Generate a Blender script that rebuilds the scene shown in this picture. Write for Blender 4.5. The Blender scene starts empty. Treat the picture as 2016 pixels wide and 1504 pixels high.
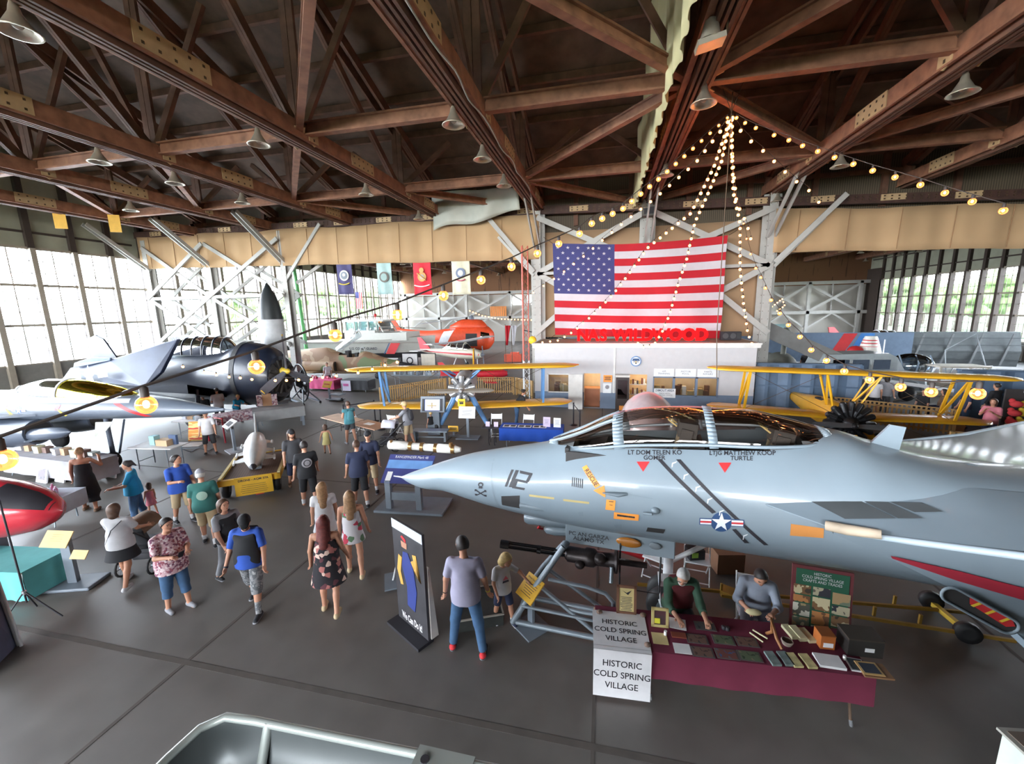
import bpy, math, random
import numpy as np
from mathutils import Vector as V, Matrix, Euler
random.seed(7)
S = bpy.context.scene
COL = S.collection
PI = math.pi
R = math.radians
# ---------------------------------------------------------------- camera
F_PX, YAW, PIT, ROL, CAM_H = 810.0, R(12.8), R(10.1), R(-1.2), 5.0
_fw = V((-math.sin(YAW)*math.cos(PIT), math.cos(YAW)*math.cos(PIT), -math.sin(PIT)))
_ri = V((math.cos(YAW), math.sin(YAW), 0)); _up = _ri.cross(_fw)
_r2 = _ri*math.cos(ROL)+_up*math.sin(ROL); _u2 = _up*math.cos(ROL)-_ri*math.sin(ROL)
cam_d = bpy.data.cameras.new('camera'); cam = bpy.data.objects.new('camera', cam_d); COL.objects.link(cam)
cam.matrix_world = Matrix(((_r2.x, _u2.x, -_fw.x, 0), (_r2.y, _u2.y, -_fw.y, 0), (_r2.z, _u2.z, -_fw.z, CAM_H), (0, 0, 0, 1)))
cam_d.sensor_fit = 'HORIZONTAL'; cam_d.sensor_width = 36; cam_d.lens = F_PX*36/2016; cam_d.clip_start = .05; cam_d.clip_end = 600
S.camera = cam
def ray(u, v): return _fw+_r2*((u-1008)/F_PX)+_u2*((752-v)/F_PX)
def at(u, v, z=0.0):                 # the place at height z seen at a point of the photograph
    d = ray(u, v); t = (z-CAM_H)/d.z; return V((0, 0, CAM_H))+d*t
def aty(u, v, y):
    d = ray(u, v); return V((0, 0, CAM_H))+d*(y/d.y)
def atx(u, v, x):
    d = ray(u, v); return V((0, 0, CAM_H))+d*(x/d.x)
# ---------------------------------------------------------------- sky, daylight openings, exposure
S.view_settings.view_transform = 'Standard'; S.view_settings.look = 'None'
S.view_settings.exposure = 1.75; S.view_settings.gamma = 1; S.view_settings.use_curve_mapping = False
W = bpy.data.worlds.new('sky'); S.world = W; W.use_nodes = True
_n = W.node_tree.nodes; _l = W.node_tree.links; _n.clear()
_o = _n.new('ShaderNodeOutputWorld'); _b = _n.new('ShaderNodeBackground'); _tc = _n.new('ShaderNodeTexCoord')
_sx = _n.new('ShaderNodeSeparateXYZ'); _cr = _n.new('ShaderNodeValToRGB')
_l.new(_tc.outputs['Generated'], _sx.inputs[0]); _l.new(_sx.outputs['Z'], _cr.inputs[0])
_cr.color_ramp.elements[0].position = 0.0; _cr.color_ramp.elements[0].color = (.93, .97, 1, 1)
_cr.color_ramp.elements[1].position = 0.9; _cr.color_ramp.elements[1].color = (.72, .85, 1, 1)
_l.new(_cr.outputs[0], _b.inputs[0]); _l.new(_b.outputs[0], _o.inputs[0])
SKY = 18.0
_b.inputs[1].default_value = SKY
W.cycles.sampling_method = 'MANUAL'; W.cycles.sample_map_resolution = 256
def portal(name, c, sx, sy, rz):
    d = bpy.data.lights.new(name, 'AREA'); d.shape = 'RECTANGLE'; d.size = sx; d.size_y = sy; d.cycles.is_portal = True
    o = bpy.data.objects.new(name, d); COL.objects.link(o); o.location = c; o.rotation_euler = (R(90), 0, R(rz))
portal('daylight_opening_left_near', (-32.9, 3, 5.7), 42, 6.9, -90)
portal('daylight_opening_left_far', (-32.9, 44, 6), 36, 7.4, -90)
portal('daylight_opening_right_far', (33.4, 44, 4.6), 34, 6.4, 90)
portal('daylight_opening_back', (-13, -18.4, 7.35), 38, 4.3, 0)
CY = S.cycles
CY.max_bounces = 8; CY.diffuse_bounces = 4; CY.glossy_bounces = 3; CY.transmission_bounces = 6; CY.transparent_max_bounces = 16
CY.caustics_reflective = False; CY.caustics_refractive = False; CY.sample_clamp_indirect = 6; CY.use_denoising = True
CY.blur_glossy = 0.5
# ---------------------------------------------------------------- materials
def lin(c):
    return tuple(((x/255)/12.92 if x/255 <= .04045 else ((x/255+.055)/1.055)**2.4) for x in c)
_M = {}
def M(name, rgb=None, rough=.6, metal=0., noise=.08, scale=4., emit=0., coat=0., alpha=1., spec=.5):
    if name in _M: return _M[name]
    m = bpy.data.materials.new(name); m.use_nodes = True; n = m.node_tree.nodes; l = m.node_tree.links
    p = n['Principled BSDF']; c = lin(rgb)
    p.inputs['Roughness'].default_value = rough; p.inputs['Metallic'].default_value = metal
    p.inputs['Specular IOR Level'].default_value = spec
    if coat: p.inputs['Coat Weight'].default_value = coat; p.inputs['Coat Roughness'].default_value = .1
    if emit:
        p.inputs['Base Color'].default_value = (*c, 1)
        p.inputs['Emission Color'].default_value = (*c, 1); p.inputs['Emission Strength'].default_value = emit
        m.cycles.emission_sampling = 'NONE' if emit < 100 else 'AUTO'
    else:
        t = n.new('ShaderNodeTexCoord'); z = n.new('ShaderNodeTexNoise'); z.inputs['Scale'].default_value = scale
        z.inputs['Detail'].default_value = 3
        r = n.new('ShaderNodeValToRGB'); l.new(t.outputs['Object'], z.inputs['Vector']); l.new(z.outputs['Fac'], r.inputs[0])
        r.color_ramp.elements[0].position = .3; r.color_ramp.elements[1].position = .7
        r.color_ramp.elements[0].color = (*[x*(1-noise) for x in c], 1); r.color_ramp.elements[1].color = (*[min(1, x*(1+noise)) for x in c], 1)
        l.new(r.outputs[0], p.inputs['Base Color'])
    _M[name] = m; return m
def M2(name, stops, rough=.7, kind='voronoi', scale=12., metal=0., stretch=(1, 1, 1), coords='Object'):   # blotches of several colours
    if name in _M: return _M[name]
    m = bpy.data.materials.new(name); m.use_nodes = True; n = m.node_tree.nodes; l = m.node_tree.links; p = n['Principled BSDF']
    p.inputs['Roughness'].default_value = rough; p.inputs['Metallic'].default_value = metal
    t = n.new('ShaderNodeTexCoord'); mp = n.new('ShaderNodeMapping'); mp.inputs['Scale'].default_value = stretch
    l.new(t.outputs[coords], mp.inputs[0])
    if kind == 'voronoi':
        z = n.new('ShaderNodeTexVoronoi'); z.inputs['Scale'].default_value = scale; o = z.outputs['Color']
        bw = n.new('ShaderNodeSeparateColor'); l.new(o, bw.inputs[0]); o = bw.outputs[0]
    elif kind == 'wave':
        z = n.new('ShaderNodeTexWave'); z.inputs['Scale'].default_value = scale; z.bands_direction = 'X'; o = z.outputs['Fac']
    else:
        z = n.new('ShaderNodeTexNoise'); z.inputs['Scale'].default_value = scale; z.inputs['Detail'].default_value = 2; o = z.outputs['Fac']
    l.new(mp.outputs[0], z.inputs['Vector'])
    r = n.new('ShaderNodeValToRGB'); r.color_ramp.interpolation = 'CONSTANT'; l.new(o, r.inputs[0])
    e = r.color_ramp.elements
    for i, (pos, c) in enumerate(stops):
        q = e[i] if i < 2 else e.new(pos); q.position = pos; q.color = (*lin(c), 1)
    l.new(r.outputs[0], p.inputs['Base Color']); _M[name] = m; return m
def glass(name, tint=(255, 255, 255), gloss=.12, rough=.03, through=1., shine=(255, 255, 255)):
    if name in _M: return _M[name]
    m = bpy.data.materials.new(name); m.use_nodes = True; n = m.node_tree.nodes; l = m.node_tree.links
    n.remove(n['Principled BSDF']); o = n['Material Output']
    t = n.new('ShaderNodeBsdfTransparent'); t.inputs[0].default_value = (*[x*through for x in lin(tint)], 1)
    g = n.new('ShaderNodeBsdfGlossy'); g.inputs['Roughness'].default_value = rough; g.inputs[0].default_value = (*lin(shine), 1)
    fr = n.new('ShaderNodeFresnel'); fr.inputs[0].default_value = 1.45
    ad = n.new('ShaderNodeMath'); ad.operation = 'MULTIPLY_ADD'; ad.inputs[1].default_value = .8; ad.inputs[2].default_value = gloss
    l.new(fr.outputs[0], ad.inputs[0])
    x = n.new('ShaderNodeMixShader'); l.new(ad.outputs[0], x.inputs[0]); l.new(t.outputs[0], x.inputs[1]); l.new(g.outputs[0], x.inputs[2])
    l.new(x.outputs[0], o.inputs[0]); _M[name] = m; return m
# ---------------------------------------------------------------- mesh building
class B:
    def __init__(s, mat=None): s.v = []; s.f = []; s.fm = []; s.sm = []; s.mats = []; s.cur = 0; s.smooth = False; s.X = None; mat and s.m(mat)
    def m(s, mat):
        if mat not in s.mats: s.mats.append(mat)
        s.cur = s.mats.index(mat); return s
    def add(s, vs, fs, smooth=None):
        o = len(s.v)
        if s.X is not None: vs = [s.X @ V(p) for p in vs]
        s.v += [tuple(p) for p in vs]; s.f += [tuple(i+o for i in f) for f in fs]
        s.fm += [s.cur]*len(fs); s.sm += [s.smooth if smooth is None else smooth]*len(fs); return s
    def box(s, c, d, rot=None):
        c = V(c); h = V(d)/2; m = (Euler(rot).to_matrix() if isinstance(rot, tuple) else rot) if rot is not None else None
        vs = []
        for x in (-1, 1):
            for y in (-1, 1):
                for z in (-1, 1):
                    p = V((x*h.x, y*h.y, z*h.z)); vs.append(c+(m @ p if m is not None else p))
        return s.add(vs, [(0, 1, 3, 2), (4, 6, 7, 5), (0, 4, 5, 1), (2, 3, 7, 6), (0, 2, 6, 4), (1, 5, 7, 3)], False)
    def bx(s, x0, x1, y0, y1, z0, z1): return s.box(((x0+x1)/2, (y0+y1)/2, (z0+z1)/2), (abs(x1-x0), abs(y1-y0), abs(z1-z0)))
    def bar(s, a, b, w, h=None, up=(0, 0, 1)):
        a = V(a); b = V(b); d = b-a; L = d.length
        if L < 1e-6: return s
        y = d.normalized(); u = V(up)
        if abs(y.dot(u)) > .98: u = V((1, 0, 0)) if abs(y.x) < .9 else V((0, 1, 0))
        x = y.cross(u).normalized(); z = x.cross(y)
        return s.box((a+b)/2, (w, L, h or w), Matrix((x, y, z)).transposed())
    def chan(s, a, b, w, h, t=.02, up=(0, 0, 1)):              # two flanges and a web, an open steel section
        a = V(a); b = V(b); y = (b-a).normalized(); u = V(up)
        if abs(y.dot(u)) > .98: u = V((1, 0, 0)) if abs(y.x) < .9 else V((0, 1, 0))
        x = y.cross(u).normalized(); z = x.cross(y)
        s.bar(a+z*h/2, b+z*h/2, w, t, up); s.bar(a-z*h/2, b-z*h/2, w, t, up); s.bar(a, b, t, h, up); return s
    def rings(s, rs, closed=True, caps=(True, True), smooth=True, loop=False):
        n = len(rs[0]); vs = [p for r in rs for p in r]; fs = []
        for i in range(len(rs)-(0 if loop else 1)):
            i2 = (i+1) % len(rs)
            for j in range(n if closed else n-1):
                k = (j+1) % n; fs.append((i*n+j, i*n+k, i2*n+k, i2*n+j))
        s.add(vs, fs, smooth)
        if closed and not loop:
            if caps[0]: s.add(rs[0], [tuple(range(n))[::-1]], False)
            if caps[1]: s.add(rs[-1], [tuple(range(n))], False)
        return s
    def tube(s, pts, r, n=8, loop=False, caps=True):
        pts = [V(p) for p in pts]; rs = r if isinstance(r, (list, tuple)) else [r]*len(pts); out = []
        N = len(pts); ref = None
        for i, p in enumerate(pts):
            if loop: t = pts[(i+1) % N]-pts[i-1]
            else: t = pts[min(i+1, N-1)]-pts[max(i-1, 0)]
            t = t.normalized() if t.length > 1e-9 else V((0, 0, 1))
            if ref is None:
                ref = V((0, 0, 1)) if abs(t.z) < .9 else V((1, 0, 0))
            x = ref-t*ref.dot(t)
            if x.length < 1e-6: x = V((1, 0, 0))-t*t.x
            x.normalize(); ref = x; y = t.cross(x)
            out.append([p+(x*math.cos(2*PI*j/n)+y*math.sin(2*PI*j/n))*rs[i] for j in range(n)])
        return s.rings(out, True, (caps, caps), n > 5, loop)
    def lathe(s, prof, n=16, o=(0, 0, 0), ax=(0, 0, 1), caps=(True, True)):
        o = V(o); z = V(ax).normalized(); x = z.orthogonal().normalized(); y = z.cross(x)
        return s.rings([[o+z*h+(x*math.cos(2*PI*j/n)+y*math.sin(2*PI*j/n))*max(r, 1e-4) for j in range(n)] for r, h in prof], True, caps)
    def sph(s, c, r, sc=(1, 1, 1), n=12, k=8):
        c = V(c)
        return s.rings([[c+V((r*sc[0]*math.sin(t)*math.cos(2*PI*j/n), r*sc[1]*math.sin(t)*math.sin(2*PI*j/n), -r*sc[2]*math.cos(t))) for j in range(n)]
                        for t in [PI*max(.02, min(.98, i/k)) for i in range(k+1)]])
    def disc(s, c, r, ax, t=.01, n=20): return s.lathe([(r, -t/2), (r, t/2)], n, c, ax)
    def prism(s, poly, depth, mtx=None):          # polygon in x/z extruded along y
        n = len(poly); vs = [V((p[0], -depth/2, p[1])) for p in poly]+[V((p[0], depth/2, p[1])) for p in poly]
        if mtx is not None: vs = [mtx @ p for p in vs]
        return s.add(vs, [tuple(range(n))[::-1], tuple(range(n, 2*n))]+[(i, (i+1) % n, n+(i+1) % n, n+i) for i in range(n)][::1], False)
    def quad(s, a, b, c, d): return s.add([a, b, c, d], [(0, 1, 2, 3)], False)
    def grid(s, fn, nu, nv, smooth=True):
        vs = [fn(i/nu, j/nv) for i in range(nu+1) for j in range(nv+1)]
        return s.add(vs, [(i*(nv+1)+j, (i+1)*(nv+1)+j, (i+1)*(nv+1)+j+1, i*(nv+1)+j+1) for i in range(nu) for j in range(nv)], smooth)
    def build(s, name, parent=None, loc=None, rot=None, bevel=0, solid=0, sub=0):
        me = bpy.data.meshes.new(name); me.from_pydata(s.v, [], s.f)
        for m in s.mats: me.materials.append(m)
        me.polygons.foreach_set('material_index', s.fm); me.polygons.foreach_set('use_smooth', s.sm)
        me.validate(); me.update()
        o = bpy.data.objects.new(name, me); COL.objects.link(o)
        if parent: o.parent = parent
        if loc is not None: o.location = loc
        if rot is not None: o.rotation_euler = rot
        if solid: md = o.modifiers.new('solid', 'SOLIDIFY'); md.thickness = solid; md.offset = 0
        if bevel: md = o.modifiers.new('bevel', 'BEVEL'); md.width = bevel; md.segments = 2; md.limit_method = 'ANGLE'
        if sub: md = o.modifiers.new('sub', 'SUBSURF'); md.levels = sub; md.render_levels = sub
        return o
def tag(o, label, cat=None, group=None, kind=None):
    o['label'] = label
    if cat: o['category'] = cat
    if group: o['group'] = group
    if kind: o['kind'] = kind
    return o
def thing(name, label, cat, loc=(0, 0, 0), rz=0, group=None, kind=None):
    o = bpy.data.objects.new(name, None); o.empty_display_size = .2; COL.objects.link(o); o.location = loc
    o.rotation_euler = rz if isinstance(rz, tuple) else (0, 0, rz)
    return tag(o, label, cat, group, kind)
def struct(o, label=None, cat=None): 
    o['kind'] = 'structure'
    if label: o['label'] = label
    if cat: o['category'] = cat
    return o
def dup(o, loc=None, rz=None, label=None):
    def cp(q, par):
        c = q.copy(); COL.objects.link(c)
        if par: c.parent = par
        for ch in KIDS(q): cp(ch, c)
        return c
    r = cp(o, None)
    if loc is not None: r.location = loc
    if rz is not None: r.rotation_euler = (0, 0, rz)
    if label: r['label'] = label
    return r
def KIDS(q): return [c for c in COL.objects if c.parent == q]
def text(body, size, mat, parent, name, mtx, align='CENTER', bold=0., depth=0., lead=1., sx=1., fn=None, sub=False):
    cu = bpy.data.curves.new(name, 'FONT'); cu.body = body; cu.size = size; cu.align_x = align; cu.align_y = 'CENTER'
    cu.offset = bold; cu.extrude = depth; cu.space_line = lead; cu.resolution_u = 3
    t = bpy.data.objects.new(name, cu); COL.objects.link(t)
    me = bpy.data.meshes.new_from_object(t.evaluated_get(bpy.context.evaluated_depsgraph_get())); COL.objects.unlink(t); bpy.data.objects.remove(t)
    me.name = name; me.materials.clear(); me.materials.append(mat)
    if sub:
        import bmesh
        bm = bmesh.new(); bm.from_mesh(me); bmesh.ops.triangulate(bm, faces=bm.faces)
        for _ in range(2): bmesh.ops.subdivide_edges(bm, edges=[e for e in bm.edges if e.calc_length() > size*.25], cuts=1); bmesh.ops.triangulate(bm, faces=bm.faces)
        bm.to_mesh(me); bm.free()
    for v in me.vertices:
        p = V((v.co.x*sx, v.co.y, v.co.z)); v.co = fn(p) if fn else mtx @ p
    o = bpy.data.objects.new(name, me); COL.objects.link(o); o.parent = parent; return o
def frame(o, x, z):                                # matrix taking x to x, y to z (a sheet's own axes), z to the normal
    x = V(x).normalized(); z = V(z); z = (z-x*z.dot(x)).normalized(); n = x.cross(z)
    return Matrix(((x.x, z.x, n.x, o[0]), (x.y, z.y, n.y, o[1]), (x.z, z.z, n.z, o[2]), (0, 0, 0, 1)))
def star(c, r, mtx, n=5, rin=.382):
    pts = [V((c[0]+math.sin(PI*i/n)*(r if i % 2 == 0 else r*rin), c[1]+math.cos(PI*i/n)*(r if i % 2 == 0 else r*rin), 0)) for i in range(2*n)]
    vs = [V((c[0], c[1], 0))]+pts
    return [mtx @ p if mtx else p for p in vs], [(0, 1+i, 1+(i+1) % (2*n)) for i in range(2*n)]
def lerp(a, b, t): return a+(b-a)*t
def interp(xs, ys, x):
    return float(np.interp(x, xs, ys))
# ================================================================ THE HANGAR
XL, XR, YB, YP, YF = -32.5, 33.0, -18.0, 24.0, 63.0
TX = [2.1+5.87*k for k in range(-5, 6)]
def roofz(y): return interp([-18, 3, 26, 45, 64], [11.6, 19.5, 11.4, 18.5, 11.4], y)
m_conc = bpy.data.materials.new('concrete floor'); m_conc.use_nodes = True
def _floor(m):
    n = m.node_tree.nodes; l = m.node_tree.links; p = n['Principled BSDF']; t = n.new('ShaderNodeTexCoord')
    a = n.new('ShaderNodeTexNoise'); a.inputs['Scale'].default_value = .22; a.inputs['Detail'].default_value = 6
    b = n.new('ShaderNodeTexNoise'); b.inputs['Scale'].default_value = 2.5; b.inputs['Detail'].default_value = 8
    mx = n.new('ShaderNodeMix'); mx.data_type = 'FLOAT'; mx.inputs[0].default_value = .35
    l.new(t.outputs['Object'], a.inputs[0]); l.new(t.outputs['Object'], b.inputs[0]); l.new(a.outputs['Fac'], mx.inputs[2]); l.new(b.outputs['Fac'], mx.inputs[3])
    r = n.new('ShaderNodeValToRGB'); e = r.color_ramp.elements; e[0].position = .3; e[1].position = .7
    e[0].color = (*lin((72, 67, 62)), 1); e[1].color = (*lin((104, 99, 94)), 1)
    l.new(mx.outputs[0], r.inputs[0]); l.new(r.outputs[0], p.inputs['Base Color'])
    r2 = n.new('ShaderNodeMapRange'); r2.inputs[3].default_value = .42; r2.inputs[4].default_value = .62; p.inputs['Specular IOR Level'].default_value = 1.0; l.new(b.outputs['Fac'], r2.inputs[0]); l.new(r2.outputs[0], p.inputs['Roughness'])
_floor(m_conc)
fb = B(m_conc).bx(XL-.3, XR+.3, YB-.3, YF+.3, -.3, 0); struct(fb.build('floor'), 'dark polished concrete hangar floor', 'floor')
m_joint = M('floor joint', (80, 73, 68), .8, noise=.15)
jb = B(m_joint)
for x, w in ((-5.9, .025), (-11.8, .03), (-.05, .02), (-17.7, .025), (5.8, .02), (-23.6, .025), (11.7, .02)): jb.bx(x-w, x+w, YB, YF, .0005, .0035)
for y, w in ((4.02, .042), (10.2, .018), (16.4, .018), (22.5, .018), (-2.2, .02), (28.7, .02), (35, .02)): jb.bx(XL, XR, y-w, y+w, .001, .004)
o = jb.build('floor_joints', None); struct(o, 'dark filled joints between floor slabs', 'floor joint')
m_sill = M('painted lower wall', (120, 118, 112), .8); m_gable = M('gable panel', (150, 150, 132), .85, noise=.12, scale=.8)
m_girt = M('dark steel', (58, 47, 40), .75); m_mull = M('window steel', (150, 140, 126), .6); m_rust = M('rusty steel', (120, 88, 66), .7)
m_glass = glass('window glass', (250, 252, 255), .02)
m_brown = M('truss timber', (142, 97, 74), .7, noise=.3, scale=3.); m_brown2 = M('dark truss timber', (104, 72, 56), .75, noise=.3, scale=2.5)
m_plate = M('gusset plate', (186, 158, 120), .65, noise=.1); m_white = M('white steel paint', (172, 170, 164), .5, noise=.05)
m_roof = M('roof boards', (90, 71, 58), .85, noise=.35, scale=1.5); m_black = M('black rubber', (28, 28, 30), .6)
m_bolt = M('bolt', (84, 66, 48), .5, .3)
def sidewall(side, x, y0, y1, cols, zs, ztop, name, col_m):
    s = 1 if side == 'left' else -1
    b = B(m_sill).bx(x-.2, x+.1, y0, y1, 0, zs[0]); b.m(m_sill).bx(x-.25*1, x+.16, y0, y1, zs[0]-.1, zs[0])
    b.m(m_gable); yy = sorted({y0, y1, *[y for y in (3, 26, 45) if y0 < y < y1]})
    for ya, yb in zip(yy, yy[1:]):
        b.add([(x, ya, ztop), (x, yb, ztop), (x, yb, roofz(yb)), (x, ya, roofz(ya)), (x-.2*s, ya, ztop), (x-.2*s, yb, ztop), (x-.2*s, yb, roofz(yb)), (x-.2*s, ya, roofz(ya))],
              [(0, 1, 2, 3), (7, 6, 5, 4), (0, 4, 5, 1), (3, 2, 6, 7)], False)
    b.m(m_girt)
    z = ztop+.9
    while z < 19:
        ys = [y for y in np.arange(y0, y1, .5) if roofz(y) > z+.2]
        if ys: b.bx(x+.0*s, x+.12*s, ys[0], ys[-1], z-.06, z+.06)
        z += 1.6
    w = struct(b.build('wall_'+name), '%s hangar wall with pale gable panels above its windows' % side, 'wall')
    c = B(m_girt)
    for y in cols: c.bar((x+.06*s, y, 0), (x+.06*s, y, ztop), .24, .3).bar((x+.1*s, y, ztop), (x+.1*s, y, roofz(y)-.2), .3, .24)
    for y in cols: c.m(col_m).bx(x+.1*s, x+.3*s, y-.13, y+.13, 0, ztop)
    c.build('column', w)
    return w
WIN = [0]
def window(x, ya, yb, zs, side, nx=4, grid=True):
    s = 1 if side == 'left' else -1
    WIN[0] += 1; b = B(m_mull)
    for z in zs: b.bx(x-.08, x+.14*s, ya, yb, z-.07, z+.07)
    for za, zb in zip(zs, zs[1:]):
        n = max(2, int((zb-za)/.62))
        for i in range(1, n): b.bar((x, ya, lerp(za, zb, i/n)), (x, yb, lerp(za, zb, i/n)), .03, .03)
        for i in range(1, nx): y = lerp(ya, yb, i/nx); b.bar((x, y, za), (x, y, zb), .05 if i*2 == nx else .026, .03)
    o = struct(b.build('window_%d' % WIN[0]), 'steel sash window bay in the %s wall' % side, 'window')
    g = B(m_glass).bx(x-.02, x-.012, ya, yb, zs[0], zs[-1]); g.build('pane', o)
colL = [-17.85+1.995*k for k in range(22)]; colLf = [24.2+1.99*k for k in range(20)]
sidewall('left', XL, YB, YP, colL, (2.37,), 9.0, 'left', m_mull); sidewall('left', XL, YP, YF, colLf, (2.37,), 9.7, 'left_far', m_mull)
for a, c in zip(colL, colL[1:]): window(XL, a, c, (2.37, 4.62, 6.9, 9.0), 'left', 4)
for a, c in zip(colLf, colLf[1:]): window(XL, a, c, (2.37, 4.3, 7.0, 9.7), 'left', 4)
colRf = [60.2-1.76*k for k in range(21)][::-1]; colR = [-17.9+2.08*k for k in range(21)]
sidewall('right', XR, YB, YP, colR, (9.0,), 9.0, 'right', m_girt); sidewall('right', XR, YP, YF, colRf, (1.45,), 7.6, 'right_far', m_girt)  # unseen near right wall kept closed, so less light comes from that side
for a, c in zip(colRf, colRf[1:]): window(XR, a, c, (1.45, 3.6, 5.45, 7.6), 'right', 4)
struct(B(m_girt).bx(XR-.3, XR-.12, 60.1, 63, 0, 9).build('wall_right_end'), 'dark end panel of the right wall beyond its last window', 'wall')
# back of the hall behind the camera: unseen end wall, its window band sized for the light
bb = B(m_gable)
bb.bx(XL, XR, YB-.2, YB, 9.4, 11.7); bb.bx(XL, XR, YB-.2, YB, 0, 5.3); bb.bx(XL, XL+1.2, YB-.2, YB, 5.3, 9.4); bb.bx(6, XR, YB-.2, YB, 5.3, 9.4)
for x in np.arange(-26, 32, 4.3): bb.bx(x-.2, x+.2, YB-.2, YB, 5.3, 9.4)
struct(bb.build('wall_back'), 'unseen near end wall of the hangar, its high window band sized for light', 'wall')
# roof
rb = B(m_roof)
ys = [YB-.2, 3, 26, 45, YF+.2]
for a, c in zip(ys, ys[1:]):
    rb.add([(XL-.3, a, roofz(a)), (XR+.3, a, roofz(a)), (XR+.3, c, roofz(c)), (XL-.3, c, roofz(c)), (XL-.3, a, roofz(a)+.2), (XR+.3, a, roofz(a)+.2), (XR+.3, c, roofz(c)+.2), (XL-.3, c, roofz(c)+.2)],
           [(3, 2, 1, 0), (4, 5, 6, 7), (0, 1, 5, 4), (2, 3, 7, 6)], False)
ceil = struct(rb.build('ceiling'), 'dark boarded roof of the hangar', 'ceiling')
pb = B(m_brown2)
for y in np.arange(-16, 62, 1.9): pb.bar((XL, y, roofz(y)-.14), (XR, y, roofz(y)-.14), .16, .26)
pb.build('purlins', ceil)
# roof trusses
PANELS = [-14.3, -7.6, -.9, 5.8, 12.5, 19.2, 25.9]
def truss(x, label):
    t = thing('roof_truss', label, 'truss', (x, 0, 0), kind='structure')
    z = 10.5; a, c = YB+.1, 26.2
    b = B(m_brown)
    for dx in (-.27, .27): b.bar((dx, a, z+.1), (dx, c, z+.1), .1, .46)
    b.m(m_brown2)
    for dx in (-.13, 0, .13): b.bar((dx, a, z-.1), (dx, c, z-.1), .07, .3)
    b.m(m_brown)
    for dx in (-.33, .33): b.bar((dx, a, z-.14), (dx, c, z-.14), .08, .05)
    for y in np.arange(-15, 25, 2.23): b.bx(-.3, .3, y, y+.5, z-.04, z+.2)
    b.build('bottom_chord', t)
    b = B(m_brown2)
    ys = [y for y in PANELS if y < 25]+[26.0]
    for y0, y1 in zip([YB]+ys, ys+[26.]):
        if y1 > y0:
            for dx in (-.2, .2): b.bar((dx, y0, roofz(y0)-.55), (dx, y1, roofz(y1)-.55), .1, .4)
    b.build('top_chord', t)
    b = B(m_brown2)
    for i, y in enumerate(ys):
        for dx in (-.12, .12): b.bar((dx, y, z), (dx, y, roofz(y)-.5), .1, .22)
        if i: 
            y0 = ys[i-1]
            for dx in (-.05, .05): b.bar((dx, (y0 if y < 4 else y), z+.1), (dx, (y if y < 4 else y0), roofz(y if y < 4 else y0)-.5), .09, .28)
    b.build('web', t)
    for k, (y, L) in enumerate(((8.3, 1.7), (15.6, 1.5), (21.9, 1.3), (-4, 1.5))):
        g = B(m_plate)
        for dx in (-.335, .335):
            g.m(m_plate).bx(dx-.012, dx+.012, y-L/2, y+L/2, z-.1, z+.34)
            for i in range(5):
                for zz in (z, z+.24): g.m(m_bolt).bx(dx-.022, dx+.022, y-L*.4+L*.2*i-.03, y-L*.4+L*.2*i+.03, zz-.03, zz+.03)
        g.build('splice_plate', t)
    for y in PANELS[:-1]:
        g = B(m_plate)
        for dx in (-.335, .335):
            mt = Matrix.Translation((dx, y+.25, z+.1)) @ Matrix.Rotation(PI/2, 4, 'Z')
            g.m(m_plate).prism([(-.22, -.2), (0, -.32), (.22, -.2), (.22, .2), (0, .32), (-.22, .2)], .024, mt)
            for zz in (-.12, .12): g.m(m_bolt).bx(dx-.022, dx+.022, y+.22, y+.28, z+.1+zz-.04, z+.1+zz+.04)
        g.build('gusset_plate', t)
    return t
NAMES = {0: 'roof truss nearest the left window wall', 1: 'second roof truss from the left windows', 2: 'third roof truss from the left windows', 3: 'roof truss ending left of the banners, fourth from left',
         4: 'roof truss with white conduit, ending at the left flag post', 5: 'roof truss beside the white hanging curtain, over the flag centre', 6: 'roof truss ending at the right flag post', 7: 'roof truss next right of the flag post truss', 8: 'roof truss second right of the flag post truss'}
t0 = truss(TX[0], NAMES[0]); T = [t0]
for k in range(1, 11): T.append(dup(t0, (TX[k], 0, 0), None, NAMES.get(k, 'roof truss near the right wall, beyond the lit lamps')))
for k in range(11): dup(t0, (TX[k], 49.8, 0), PI, 'roof truss of the far hall, %s' % ('left half' if k < 5 else 'right half'))['group'] = 'far hall roof trusses'
cb = B(m_white).tube([(TX[4]+.34+.05*math.sin(y*2.1), y, 10.26+.03*math.sin(y*3.3)) for y in np.arange(5, 20, .4)], .02, 6)
tag(cb.build('conduit'), 'wavy white cable along the underside of the centre left truss', 'cable')
# struts across the trusses, and the level bracing between them
for y, nm in ((-.9, 'above the balcony'), (5.8, 'nearest the camera'), (12.5, 'crossing mid roof'), (19.2, 'crossing nearer the flag'), (34, 'first of the far hall'), (44, 'middle of the far hall'), (54, 'last of the far hall')):
    s_ = B(m_brown)
    for i, (xa, xb) in enumerate(zip(TX, TX[1:])):
        s_.chan((xa+.3, y, 10.72), (xb-.3, y, 10.72), .24, .34, .05)
    struct(s_.build('roof_strut'), 'brown strut between the roof trusses, %s' % nm, 'strut')
def brace(k, ya, j, yb, z=10.7):
    b = B(m_brown); p = V((TX[k], ya, z)); q = V((TX[j], yb, z)); d = (q-p).normalized()*.35
    b.chan(p+d, q-d, .2, .26, .05)
    b.m(m_plate).bar(p+d-V((0, 0, .14)), p+d*2.2-V((0, 0, .14)), .3, .02)
    struct(b.build('roof_brace'), 'level brown roof brace between trusses %s' % ('left of the curtain' if max(k, j) < 6 else 'right of the curtain'), 'brace')['group'] = 'roof braces'
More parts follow.
